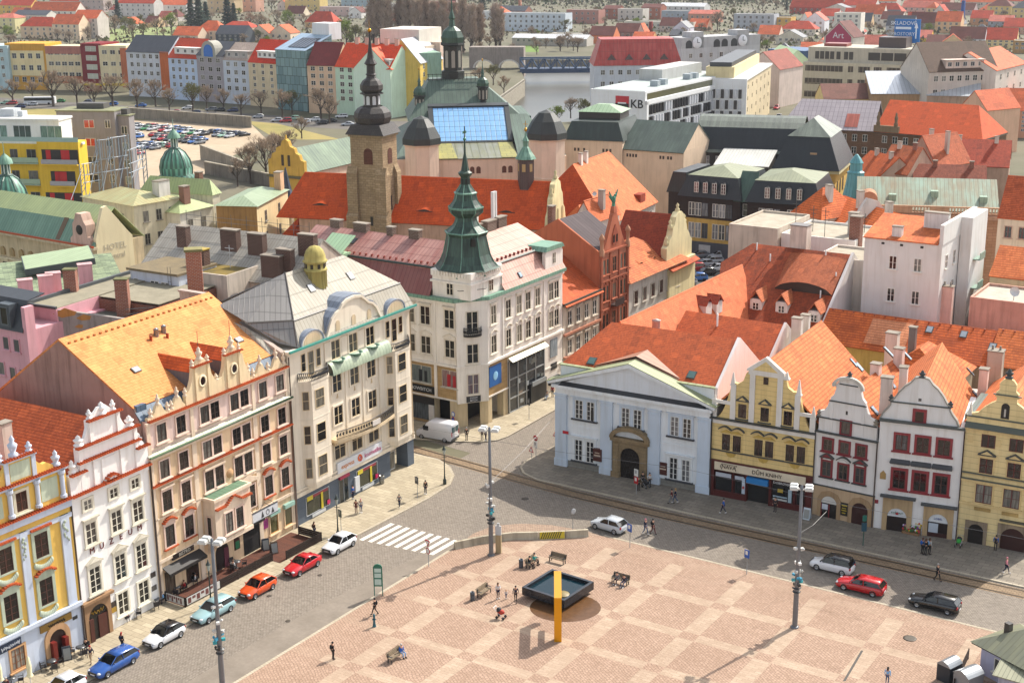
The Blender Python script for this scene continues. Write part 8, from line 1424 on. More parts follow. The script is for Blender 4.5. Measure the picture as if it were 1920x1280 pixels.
for x,yb,h,kd in((322,62,42,'green'),(250,68,38,'olive'),(270,74,34,'olive'),(236,62,34,'olive'),(295,66,36,'bare'),(216,66,40,'bare'),(340,72,30,'olive'),(470,60,40,'bare'),(490,66,44,'bare'),(540,58,42,'green'),(520,50,34,'bare'),(650,88,56,'green'),(668,92,50,'olive'),(640,78,44,'olive'),(690,98,44,'bare'),(500,90,26,'green'),(1060,62,30,'olive'),(1100,80,30,'bare'),(1050,96,34,'bare'),(1075,96,30,'bare'),(1345,58,40,'bare'),(1375,40,26,'olive'),(1430,20,22,'bare'),(1740,72,30,'green'),(1790,42,24,'green'),(1860,232,60,'olive'),(1070,222,46,'bare'),(1095,228,50,'olive'),(1045,236,44,'green'),(900,170,48,'bare'),(925,160,44,'olive'),(945,178,40,'bare'),(205,30,30,'bare'),(480,20,30,'bare'),(510,24,34,'bare')):tree(kd,x,yb,h,'in the far gardens',1.1)
rr=random.Random(11);wd=MB()
for i in range(1900):
 x=rr.uniform(660,1560)if i%3 else rr.uniform(-60,700);y=rr.uniform(-14,14)if x>850 else rr.uniform(-20,-2);p=G(x,y);h=rr.uniform(9,15)
 for k in range(9):
  a=rr.uniform(0,6.3);q=Vector((p.x+math.cos(a)*rr.uniform(0,5),p.y+math.sin(a)*rr.uniform(0,5),rr.uniform(1,h)));s=rr.uniform(.7,1.9);m_=rr.choice((0,0,1,1,2));b=rr.uniform(0,6.3)
  wd.face([q+Vector((s*math.cos(b),s*math.sin(b),-s*.5)),q+Vector((-s*math.cos(b),-s*math.sin(b),-s*.4)),q+Vector((0,0,s))],m_)
tag(wd.obj('woods',[FLAT('7a7060','655d50',.5),FLAT('69704f','555c40',.5),FLAT('42523f','34432f',.5)]),'brown-green spring woods along the top of the picture','woods',None,'stuff')
cst('meadow',[(940,88),(1010,84),(1010,98),(950,98)],.02,FLAT('6d8a3a','5a7433',.05));cst('park_grass',[(205,55),(350,50),(350,76),(205,80)],.02,FLAT('8a9560','77804f',.05))
rs=random.Random(21)
for place,n,(xa,xb),(ya,yb_)in(('in the far suburb at the top left',16,(0,560),(6,60)),('in the far suburb beyond the poplars',10,(640,960),(18,60)),('among the highest right roofs',22,(1400,1915),(10,112))):
 for _ in range(n):
  x=rs.uniform(xa,xb);y=rs.uniform(ya,yb_);w=rs.uniform(22,48)*(y+120)/190;h=rs.uniform(8,14)*(y+120)/190;rc=rs.choice(('RED','ORG','BRN','PNK','ORG','SLT'));kd=rs.choice(('gable','gable','hip','gableF'));wc=rs.choice(('ddd6ca','d9c9b0','cfc6bd','d8b98f','e0ddd8'))
  B=fb('x',x,x+w,y,y+.5,y-h,PL(wc,.2),(kd,rs.uniform(4,6.5),RM[rc],.3),max(2,int(w/10)),1,11,gf=1.2,gl=gD,fr=dW,name='house');reg(B.o,'%s %s %s house'%({'gable':'plain','hip':'hipped','gableF':'gable-fronted'}[kd],RN[rc],WNM(wc)),place,'house','far houses '+place)
for place,n,(xa,xb),(ya,yb_)in(('scattered over the far left gardens',46,(0,660),(14,96)),('scattered over the far right gardens',34,(960,1915),(14,110)),('on the river banks',14,(890,1110),(86,112))):
 for _ in range(n):x,y=rs.uniform(xa,xb),rs.uniform(ya,yb_);tree(rs.choice(('bare','bare','bare','olive','green'))if n!=14 else 'bare',x,y,rs.uniform(18,30)*(y+120)/190,place,1.2)
ug=MB()
for i in range(9000):
 x=rs.uniform(-60,1980);y=100*rs.random()**1.4+4;p=G(x,y);s=rs.uniform(.5,1.7);b=rs.uniform(0,6.3);z=rs.uniform(0,3.2)
 if 870<x<1160 and y>84:continue
 ug.face([(p.x+s*math.cos(b),p.y+s*math.sin(b),z),(p.x-s*math.cos(b),p.y-s*math.sin(b),z+.3),(p.x+rs.uniform(-.5,.5),p.y,z+s*1.5)],rs.choice((0,0,1,2)))
tag(ug.obj('undergrowth',[FLAT('84755f','6a5d4b',.5),FLAT('6d7448','57603a',.5),FLAT('5b5648','47433a',.5)]),'brown and green spring undergrowth between the far houses','undergrowth',None,'stuff')
def skinned(V,E,rad,rootv=0,sub=1):
 me=bpy.data.meshes.new('t');me.from_pydata(V,E,[]);o=put('t',me);m=o.modifiers.new('s','SKIN');m.use_smooth_shade=True
 for i,r in enumerate(rad):me.skin_vertices[0].data[i].radius=(r,r*.85)if not isinstance(r,tuple)else r
 for i in range(len(V)):me.skin_vertices[0].data[i].use_root=i==rootv
 if sub:o.modifiers.new('u','SUBSURF').levels=sub;o.modifiers['u'].render_levels=sub
 dg=bpy.context.evaluated_depsgraph_get();dg.update();r=bpy.data.meshes.new_from_object(o.evaluated_get(dg));bpy.data.objects.remove(o);r.materials.clear();r.materials.append(OBJC());return r
POSE={}
def pose(kind):
 if kind in POSE:return POSE[kind]
 J=dict(pel=(0,0,.95),sp=(0,.01,1.15),ch=(0,.01,1.36),nk=(0,0,1.49),hd=(0,-.015,1.57),tp=(0,-.01,1.7),ns=(0,-.1,1.6),sl=(.18,.01,1.41),sr=(-.18,.01,1.41),el=(.25,.04,1.15),er=(-.25,.04,1.15),wl=(.26,-.05,.9),wr=(-.26,-.05,.9),hl=(.26,-.07,.84),hr=(-.26,-.07,.84),pl=(.09,0,.9),pr=(-.09,0,.9),kl=(.1,-.02,.5),kr=(-.1,-.02,.5),al=(.1,.03,.09),ar=(-.1,.03,.09),tl=(.12,-.15,.04),tr=(-.12,-.15,.04))
 if kind=='walk':J.update(kl=(.09,-.17,.52),al=(.09,-.27,.12),tl=(.1,-.43,.06),kr=(-.09,.04,.5),ar=(-.09,.3,.16),tr=(-.09,.16,.04),wl=(.27,.12,.93),hl=(.27,.12,.87),el=(.25,.12,1.15),er=(-.25,-.06,1.14),wr=(-.24,-.25,.98),hr=(-.24,-.3,.93))
 if kind=='sit':
  for k in J:
   if k[0]not in 'kat':J[k]=(J[k][0],J[k][1],J[k][2]-.46)
  J['tp']=(0,-.03,1.24);J.update(kl=(.13,-.42,.5),kr=(-.13,-.42,.5),al=(.13,-.42,.09),ar=(-.13,-.42,.09),tl=(.14,-.6,.04),tr=(-.14,-.6,.04),wl=(.17,-.28,.62),wr=(-.17,-.28,.62),hl=(.13,-.35,.6),hr=(-.13,-.35,.6))
 if kind=='phone':J.update(wl=(.1,-.28,1.2),hl=(.06,-.33,1.25),el=(.25,-.04,1.16))
 base=['pel','sp','ch','nk','hd','tp','ns','sl','el','wl','hl','sr','er','wr','hr','pl','kl','al','tl','pr','kr','ar','tr']
 rd=dict(pel=.12,sp=.115,ch=.12,nk=.05,hd=.08,tp=.075,ns=.014,sl=.06,el=.042,wl=.028,hl=.034,pl=.085,kl=.055,al=.04,tl=.035)
 for k in list(rd):rd[k[0]+'r' if k[1]=='l' else k]=rd[k]
 ed='pel-sp sp-ch ch-nk nk-hd hd-tp hd-ns ch-sl sl-el el-wl wl-hl ch-sr sr-er er-wr wr-hr pel-pl pl-kl kl-al al-tl pel-pr pr-kr kr-ar ar-tr'.split()
 def sub(names,f,edges,ext=()):
  V=[J[n]for n in names];ix={n:i for i,n in enumerate(names)};E=[tuple(ix[q]for q in e.split('-'))for e in edges];r=[rd[n]*f for n in names]
  for a,off,rr_ in ext:V.append(tuple(Vector(J[a])+Vector(off)));E.append((ix[a],len(V)-1));r.append(rr_)
  return skinned(V,E,r)
 fing=[(h,(x*s,-.02-.01*abs(x*40),-.075+abs(x)*.6),.008)for h,s in(('hl',1),('hr',-1))for x in(-.024,-.008,.008,.024)]+[('hl',(-.03,-.045,-.02),.009),('hr',(.03,-.045,-.02),.009)]
 b=sub(base,1,ed,fing);top=sub(['pel','sp','ch','sl','el','wl','sr','er','wr'],1.2,['pel-sp','sp-ch','ch-sl','sl-el','el-wl','ch-sr','sr-er','er-wr']);tr=sub(['pel','pl','kl','al','pr','kr','ar'],1.18,['pel-pl','pl-kl','kl-al','pel-pr','pr-kr','kr-ar'])
 sh=MB();
 for s in 'lr':a,t=Vector(J['a'+s]),Vector(J['t'+s]);sh.tube([a+Vector((0,.05,-.03)),a.lerp(t,.5),t],[.05,.055,.04],6)
 h=Vector(J['hd']);hair=MB().ell((h.x,h.y+.025,h.z+.07),(.098,.11,.1),10,6);bag=MB().ell((0,.2,J['ch'][2]-.12),(.15,.1,.22),8,6)
 lng=MB().ell((h.x,h.y+.06,h.z-.02),(.1,.07,.2),8,6)
 POSE[kind]=dict(body=b,shirt=top,trousers=tr,shoes=sh.mesh('shoes',OBJC()),hair=hair.mesh('hair',OBJC()),backpack=bag.mesh('backpack',OBJC()),long_hair=lng.mesh('hair',OBJC()));return POSE[kind]
CL=dict(black='16161a',navy='1c2340',blue='2a63b5',sky='7fb2e0',white='dcdcda',grey='77787c',red='a81f24',pink='d98a96',teal='2aa39a',olive='5c5a3c',beige='c2a888',brown='5a3c2a',dark='262629',green='2f6a3c',maroon='5a1a22',denim='46587a',purple='5a4a8a',blond='b5935a',silver='b5b2ae')
def person(x,y,label,kd='stand',top='black',leg='denim',hair='dark',h=1.75,face=0.0,bag=None,z=.12,lhair=False,at=None,group=None):
 p=at if at is not None else G(x,y,z);o=root('person',label,'person',p,face,group);k=h/1.75;o.scale=(k,k,k);ps=pose(kd)
 for n,c in(('body','c99a7e'),('shirt',CL[top]),('trousers',CL[leg]),('shoes',CL['white']if leg in('denim','navy')else CL['dark']),('long_hair' if lhair else 'hair',CL[hair]))+((('backpack',CL[bag]),)if bag else()):
  c_=put(n.replace('long_',''),ps[n],o);c_.color=(*lin(c),1)
  if lhair and n=='long_hair':q=put('hair',ps['hair'],o);q.color=(*lin(c),1)
 return o
fS=SA-math.pi/2;dS=lambda deg:fS+math.radians(deg)
person(625,1235,'person in black with a dark backpack standing alone low on the square','stand','black','dark','dark',1.72,dS(150),'dark')
person(703,1152,'person in dark clothes with a backpack walking near the kerb below the green board','walk','black','dark','dark',1.75,dS(-60),'dark')
person(590,1005,'person in black vest with a brown bag on the pavement by the white hatchback','stand','black','denim','brown',1.7,dS(160),'brown',lhair=True)
person(662,935,'person in a blue top beside the shop entrance under the express sign','stand','blue','navy','dark',1.72,dS(90))
person(668,962,'person in a maroon dress-like outfit, left of a pair on the left pavement','stand','maroon','maroon','dark',1.65,dS(20),lhair=True);person(677,961,'person in a pale top and jeans, right of a pair on the left pavement','stand','silver','denim','pink',1.7,dS(20))
person(749,951,'person in a grey top walking alone in the middle of the left pavement','walk','grey','navy','dark',1.62,dS(200));person(798,926,'person in a dark vest with brown bag at the rounded pavement corner','stand','black','navy','dark',1.72,dS(0),'brown')
person(875,825,'person in dark clothes by the pillar behind the white van','stand','black','dark','silver',1.75,dS(10),z=.12);person(904,825,'person in a navy jacket in the pair left of the tall lamp top','stand','navy','dark','dark',1.75,dS(30));person(911,826,'person in a pale striped top beside the navy jacket','stand','silver','navy','dark',1.68,dS(-30))
person(1036,744,'person in a red top by the poster at the far end of the spire building','stand','red','dark','dark',1.75,dS(0));person(1026,748,'person crouched on the pavement next to the red top','sit','silver','sky','dark',1.6,dS(0))
for x,y,lb,t,l,h in((1197,919,'person in dark clothes in front of the arched stone portal, leftmost of the group','black','dark','dark'),(1205,910,'person in black bending over a pushchair by the portal','dark','black','dark'),(1218,912,'person in a white top with dark backpack, right of the portal group','white','dark','dark')):person(x,y,lb,'stand',t,l,h,1.75,dS(60),'dark' if t=='white' else None)
person(1259,944,'person in a maroon jumper, left of the couple below the blue house','walk','maroon','grey','dark',1.8,dS(-70));person(1266,942,'person in navy, right of the couple below the blue house','walk','navy','denim','blond',1.75,dS(-70),lhair=True)
person(1356,962,'person in a bright blue jacket striding past the bookshop','walk','blue','navy','dark',1.8,dS(-80));person(1453,959,'person in dark clothes with white trainers at the bookshop window','stand','dark','dark','dark',1.8,dS(0),lhair=True)
person(1210,1001,'person in navy jacket and jeans, left of a couple by the silver car','walk','navy','denim','pink',1.8,dS(80),z=.02);person(1224,1001,'person in black, right of the couple by the silver car','walk','black','maroon','dark',1.78,dS(80),'dark',z=.02)
person(1757,1088,'grey-haired person all in black crossing the tram track on the right','walk','black','black','silver',1.85,dS(70),z=.02);person(1886,1074,'person in a pink top and dark shorts at the right edge of the pavement','walk','pink','navy','pink',1.75,dS(90))
for x,y,lb,t in((1729,1038,'person with a blue backpack, left of three huddled on the right pavement','denim'),(1735,1040,'person in black in the middle of three huddled on the right pavement','black'),(1742,1039,'person with a pale bag, right of three huddled on the right pavement','silver')):person(x,y,lb,'stand',t,'dark','brown',1.85,dS(150),{'denim':'blue','silver':'sky','black':None}[t],lhair=True)
person(1866,1031,'person in a blue jacket at the arched doors of the far right yellow house','stand','blue','dark','dark',1.7,dS(180),'dark')
person(934,1122,'person in a white top and dark trousers near the pool, phone in hand','phone','white','navy','brown',1.7,dS(60),lhair=True);person(949,1122,'small child in white top standing left of the pool','stand','white','denim','blond',.95,dS(60));person(967,1128,'person in navy walking towards the pool','walk','navy','black','dark',1.72,dS(30))
person(1663,1283,'person with long dark hair and light blue top at the bottom edge','stand','sky','denim','dark',1.7,dS(180),lhair=True);person(230,1216,'person with red hair and dark coat on the pavement by the blue wagon','stand','dark','dark','red',1.68,dS(180),'navy',lhair=True);person(171,1242,'person in a white and navy top by the café tables','walk','navy','beige','red',1.7,dS(30),'navy')
def tube_obj(n,pts,r,mt,par=None):return MB().tube(pts,r,6).obj(n,mt,par)
STL,DKG,WOOD=PA('74767a',.45,.4),PA('23302c',.5),BK('8a7a66','75664f','3a3128',2.5,.12,.015,.3)
def mast(x,y,label):
 p=G(x,y,.1);o=root('lamp_mast',label,'lamp post',p,dS(20));MB().lathe([(.24,0),(.24,2),(.17,7),(.13,13.7),(0,13.8)],(0,0),12).obj('pole',STL,o);MB().lathe([(.38,0),(.38,.1),(.24,.14)],(0,0),12).obj('base_plate',STL,o)
 for sx in(-1,1):
  for sy in(-1,1):f=MB().tube([(0,0,13.3),(sx*.5,sy*.3,13.5)],.05,5).box(sx*.65-.36,sx*.65+.36,sy*.35-.24,sy*.35+.24,13.42,13.64).box(sx*.65-.28,sx*.65+.28,sy*.35-.18,sy*.35+.18,13.64,13.74).obj('floodlight',PA('c9cac6',.4),o)
 for z,c in((6.2,'d8d8d4'),(5.4,'b9bab6'),(4.9,'2f8fb0'),(4.5,'2fa0a8'),(4.1,'26282a'),(7.6,'c9c9c4')):
  a=R.uniform(0,6.3);MB().box(-.1,.1,.2,.52,z-.13,z+.13).ell((.3,.3,z+.1),(.12,.12,.13),6,4).obj('loudspeaker' if z<5 and z>4.2 else 'camera',PA(c,.4),o,(0,0,0),a);MB().box(-.12,.14,-.5,-.2,z+.1,z+.3).obj('junction_box',PA(c,.4),o,(0,0,0),a)
 MB().lathe([(.36,3.5),(.36,3.58),(.24,3.6)],(0,0),10).lathe([(.42,3.9),(.3,4.0)],(0,0),10).obj('collar',PA('2a2c2e'),o);return o
mast(921,1040,'tall grey lamp mast with four floodlights beside the concrete barrier, centre of the picture');mast(1490,1175,'tall grey lamp mast with four floodlights on the right half of the square');mast(418,1294,'tall grey lamp mast with four floodlights beside the parked cars at lower left')
def lantern_post(x,y,label):p=G(x,y,.12);o=root('street_lantern',label,'street lamp',p);MB().lathe([(.2,0),(.2,.5),(.1,.7),(.07,1.2),(.055,3.6)],(0,0),10).tube([(-.3,0,3.3),(.3,0,3.3)],.03,5).obj('post',DKG,o);MB().lathe([(.08,3.6),(.2,4.15),(.2,4.2)],(0,0),6).obj('glass',PA('a8b0a8',.2),o);MB().lathe([(.26,4.2),(.1,4.45),(.03,4.75),(0,4.75)],(0,0),6).obj('cap',DKG,o)
lantern_post(634,1005,'old-fashioned dark green street lantern on the left pavement by the white hatchback');lantern_post(834,907,'old-fashioned dark green street lantern at the rounded pavement corner');lantern_post(396,1135,'old-fashioned dark green street lantern beside the café terrace')
def disc(r,c,rim=None):return MB().lathe([(r,-.02),(r,.02),(0,.02)],(0,0),16)
def sign(x,y,label,h,items,z=.1,face=None,dbl=False):
 p=G(x,y,z);o=root('traffic_sign',label,'traffic sign',p,dS(-15)if face is None else face);MB().tube([(0,0,0),(0,0,h)],.035,6).obj('post',PA('8d9092',.4,.5),o)
 for k,(sh,c,c2,dz)in enumerate(items):
  zc=h-.3-dz
  if sh=='o':m=MB().lathe([(.34,0),(.34,.03),(0,.03)],(0,0),18);n=MB().lathe([(.26,.035),(0,.035)],(0,0),16)
  elif sh=='-':m=MB().lathe([(.36,0),(.36,.03),(0,.03)],(0,0),18);n=MB().box(-.25,.25,-.06,.06,.032,.04)
  elif sh in '^v':s=1 if sh=='^' else-1;m=MB().prism([(-.42,-.3*s),(.42,-.3*s),(0,.42*s)],0,.03,0,'z');n=MB().prism([(-.27,-.2*s),(.27,-.2*s),(0,.25*s)],.031,.036,0,'z')
  else:m=MB().box(-.3,.3,-.42,.42,0,.03);n=MB().box(-.18,.1,-.1,.3,.031,.036)
  b=m.obj('sign_plate',PA(c,.4),o,(0,-.06,zc));b.rotation_euler=(math.pi/2,0,0);n.obj('sign_symbol',PA(c2,.4),b)
 return o
RD,WH='b01c28','dcdcd8'
sign(804,1062,'give-way triangle above a round no-right-turn sign beside the crossing',2.9,(('v',RD,WH,0),('o',RD,WH,.85)));sign(1005,862,'red no-entry disc on a pole at the side street',3.1,(('-',RD,WH,0),('r',WH,'8a8a8a',.8)));sign(997,860,'red-edged warning triangle left of the no-entry pole, leaning on a low stand',1.5,(('^',RD,WH,0),));sign(1042,838,'red-edged warning triangle by the corner of the blue house',2.0,(('^',RD,WH,0),));sign(1181,1026,'blue parking sign in front of the silver hatchback',2.6,(('r','1f55a8',WH,.1),));sign(1400,1076,'blue parking sign on a thin pole at the right kerb',2.6,(('r','1f55a8',WH,.1),));sign(1074,996,'grey round sign seen edge-on on the paved island',2.6,(('o','9a9da0','b9bbbd',0),),face=dS(75));sign(783,934,'narrow dark information plate on a pole at the pavement corner',2.7,(('r','4a4c50','8a8a88',.2),));sign(851,808,'blue and red parking sign on a pole behind the white van',2.6,(('o','1f4fb0',WH,0),('o',RD,'1f4fb0',.7)));sign(1193,926,'narrow stop plate with pale top in front of the arched portal',3.0,(('r',WH,'9a9da0',.1),('r',RD,WH,1.0)),z=.12);sign(992,786,'dark narrow information plate on a pole by the shop windows',2.9,(('r','4a4c50','8a8a88',.2),),z=.12);sign(640,998,'small dark timetable plate beside the green street lantern',2.6,(('r','4a5a50','8a8a88',.1),),z=.12)
p=G(710,1116,.1);o=root('information_board','tall dark green information board on two legs at the kerb of the square','information board',p,dS(30));MB().tube([(-.4,0,0),(-.4,0,3.0)],.05,6).obj('post',PA('1c5a48'),o);MB().tube([(.4,0,0),(.4,0,3.0)],.05,6).obj('post',PA('1c5a48'),o);b=MB().prism([(-.42,1.0),(.42,1.0),(.42,3.0),(.3,3.2),(0,3.3),(-.3,3.2),(-.42,3.0)],-.06,.06).obj('board',PA('1f6a54'),o);MB().box(-.32,.32,-.08,-.06,2.45,2.85).box(-.32,.32,-.08,-.06,1.9,2.35).box(-.32,.32,-.08,-.06,1.15,1.75).obj('panel',PA('b9cfc4'),b)
p=G(935,1036,.1);o=root('information_pillar','slim beige stone pillar with a notice on top right behind the central lamp mast','pillar',p,dS(20));MB().box(-.28,.28,-.15,.15,0,2.0).obj('shaft',PL('b5a07c'),o);MB().box(-.3,.3,-.1,.02,2.0,3.0).box(-.12,.12,-.1,.02,3.0,3.3).obj('notice',PA('c3c6c8'),o)
bp=[(852,1028),(905,1017),(960,1010),(1010,1009),(1060,1007),(1103,1004)]
for i,(a,b)in enumerate(zip(bp,bp[1:])):
 pa,pb=G(*a,.1),G(*b,.1);d=(pb-pa).length;o=put('concrete_barrier',None,None,pa,math.atan2(pb.y-pa.y,pb.x-pa.x));tag(o,('concrete barrier block with yellow and black stripes, second from its right end' if i==3 else['first','second','third','','last'][i]+' pale concrete barrier block counted from the crossing'),'barrier','concrete barrier blocks');MB().prism([(-.3,0),(.3,0),(.22,.25),(.14,.75),(-.14,.75),(-.22,.25)],.03,d-.03,0,'x').obj('block',PL('b5ab96',.4),o)
 if i==3:
  m=MB()
  for k in range(9):x=.15+k*(d-.7)/9;w_=(d-.7)/20;m.face([(x,-.312,.06),(x+w_,-.312,.06),(x+w_+.3,-.162,.74),(x+.3,-.162,.74)],0)
  MB().face([(.1,-.305,.04),(d-.1,-.305,.04),(d-.1,-.15,.76),(.1,-.15,.76)]).obj('yellow_panel',PA('c9b21c'),o);m.obj('stripes',PA('22211c'),o)
FP=[G(979,1103,1.25),G(1056,1120,1.25),G(1112,1090,1.25),G(1038,1067,1.25)];c=sum(FP,Vector())/4;o=root('fountain','square black stone basin with dark blue-green water, its floor lifted off the paving','fountain',(c.x,c.y,.1),dS(-4));h=2.45;bk=PA('20242a',.22)
m=MB();w=.28
for x0,x1,y0,y1 in((-h,h,-h,-h+w),(-h,h,h-w,h),(-h,-h+w,-h+w,h-w),(h-w,h,-h+w,h-w)):m.box(x0,x1,y0,y1,.35,1.15)
m.frus((0,0),3.0,3.0,0,4.6,4.6,.36);m.obj('basin',bk,o);wq=NT('pool_water');wq.bump(wq.noise(wq.uv(),5,3),.15,.05);MB().face([(-h+w,-h+w,.85),(h-w,-h+w,.85),(h-w,h-w,.85),(-h+w,h-w,.85)]).obj('water',wq.out('03222c',.1,0,.2),o);MB().lathe([(.7,.9),(.5,1.0),(0,1.05)],(1.2,-1.0),10).obj('water_jet',PA('7a6a3a',.5),o)
struct(MB().lathe([(2.9,.106),(0,.107)],(0,0),28,sx=1.15).obj('wet_paving',FLAT('6b4c30','54391f',1.5,.25),None,(G(1060,1140).x,G(1060,1140).y,0)))
gold=PA('d99a0e',.28,.55,.5,.05);p=G(1046,1200,.1);q=G(1052,1066,4.3);o=root('golden_spout','tall angular golden steel beam bent over the black basin','sculpture',p,-.03);d=5.2;MB().box(-.33,.33,-.3,.3,0,4.3).box(-.33,.33,.3,d,3.85,4.3).obj('beam',gold,o);MB().box(-.3,.3,d-.5,d,2.6,3.85).obj('beam_tip',gold,o);MB().box(-.3,.3,.3,.55,2.4,2.7).box(-.2,.2,.3,3.2,1.9,2.2).obj('brace',PA('8a3a12',.4),o)
BEN=MB().box(-.9,.9,-.25,.2,.42,.48);BEN2=MB().slab([(-.9,.2,.5),(.9,.2,.5),(.9,.36,.92),(-.9,.36,.92)],.05);bm=[BEN.mesh('seat',WOOD),BEN2 .mesh('backrest',WOOD)];lm=MB().box(-.04,.04,-.22,-.16,0,.44).box(-.04,.04,.16,.24,0,.9).box(-.04,.04,-.2,.2,.38,.42).box(-.05,.05,-.25,.2,.62,.66).mesh('leg',PA('2a2c2e',.5))
def bench(x,y,face,label):p=G(x,y,.1);o=root('bench',label,'bench',p,face,'benches on the square');put('seat',bm[0],o);put('backrest',bm[1],o);put('leg',lm,o,(-.8,0,0));put('leg',lm,o,(.8,0,0));return o
bench(1045,1054,fS,'empty wooden bench right behind the black basin');bench(908,1115,SA,'empty pale wooden bench left of the pool beside the bin');b1=bench(742,1236,SA,'wooden bench low on the square with a person in blue lying back');bench(998,1060,SA,'bench behind the pool with two seated people beside a bin');bench(1163,1093,fS,'bench right of the pool with two seated people')
def sitter(x,y,label,top,leg,face,hair='dark',z=.1,**k):return person(x,y,label,'sit',top,leg,hair,1.72,face,z=z,**k)
sitter(993,1063,'person in black sitting on the bench behind the pool','black','black',dS(90));sitter(1002,1057,'person in a turquoise top sitting on the bench behind the pool','teal','dark',dS(90));sitter(1157,1093,'person in a grey top, left of two on the bench right of the pool','grey','navy',dS(0));sitter(1170,1098,'person in navy leaning over, right of two on the bench right of the pool','navy','denim',dS(0));sitter(753,1230,'person in a blue shirt and white trousers sprawled on the low bench','blue','sky',dS(75),'silver')
def binn(x,y,label,mt=None,r=.22,h=.85):p=G(x,y,.1);o=root('litter_bin',label,'bin',p);MB().lathe([(r,0),(r,h),(r*.85,h+.05),(r*.8,h-.1),(0,h-.1)],(0,0),12).obj('body',mt or PA('4a5058',.4,.4),o);MB().lathe([(r*1.05,h*.7),(r*1.05,h*.76)],(0,0),12).obj('band',PA('2a2c2e'),o)
binn(886,1125,'grey cylindrical bin beside the empty pale bench');binn(977,1063,'dark cylindrical bin beside the bench behind the pool');binn(716,906,'metal bin at the grey shopfront of the cream house',PA('8d8a82',.3,.7),.3,.95)
p=G(702,1174,.1);o=root('water_pump','slim blue-green drinking fountain post low on the square','drinking fountain',p);MB().lathe([(.18,0),(.12,.3),(.09,.9),(.12,1.1),(.05,1.3),(0,1.3)],(0,0),8).obj('post',PA('1f5a66',.4),o);MB().lathe([(.2,.8),(.05,.7)],(0,-.15),8).obj('bowl',PA('1f5a66',.4),o)
def pram(x,y,label,c,f):p=G(x,y,.11);o=root('pushchair',label,'pushchair',p,f);MB().ell((0,0,.62),(.26,.4,.25),8,6).obj('seat',PA(c,.7),o);MB().ell((0,.18,.8),(.27,.25,.26),8,5).obj('hood',PA('2a2c30',.7),o);MB().tube([(-.25,.3,.7),(-.25,.62,1.05),(.25,.62,1.05),(.25,.3,.7)],.025,5).tube([(-.25,-.35,.15),(-.25,.2,.6)],.02,4).tube([(.25,-.35,.15),(.25,.2,.6)],.02,4).obj('frame',PA('b9bcbf',.3,.6),o);[MB().lathe([(.14,-.03),(.14,.03),(0,.03)],(0,0),10).obj('wheel',PA('202020'),o,(sx*.27,y_,.14)).__setattr__('rotation_euler',(0,math.pi/2,0))for sx in(-1,1)for y_ in(-.35,.3)]
pram(939,1158,'red pushchair with a dark hood standing in front of the pool','a8321f',dS(100));pram(1797,1024,'bright green pushchair with dark frame by the yellow house door','2f9a3c',dS(0));pram(1211,914,'black pushchair in the group at the portal','1c1c20',dS(70))
def loft(mb,st,ring,m=0):
 n=len(ring(*st[0]));i=len(mb.v)
 for s in st:mb.v+=ring(*s)
 for k in range(len(st)-1):
  for j in range(n-1):mb.f.append((i+k*n+j,i+k*n+j+1,i+(k+1)*n+j+1,i+(k+1)*n+j));mb.m.append(m);mb.s.append(True)
 for k in(0,len(st)-1):mb.f.append(tuple(i+k*n+j for j in range(n)));mb.m.append(m);mb.s.append(True)
TY,RIM=PA('17171a',.8),PA('a5a8ac',.3,.7)
KINDS_=dict(hatch=(4.0,[(-.8,.92),(-.12,1.44),(.3,1.48),(1.3,1.44),(1.88,1.0)]),wagon=(4.65,[(-.95,.92),(-.2,1.42),(.4,1.47),(1.8,1.42),(2.22,.98)]),sedan=(4.4,[(-.8,.92),(-.1,1.4),(.4,1.43),(.95,1.38),(1.55,1.0)]),mpv=(4.25,[(-1.0,.98),(-.35,1.55),(.3,1.64),(1.7,1.6),(2.05,1.05)]))
CM={}
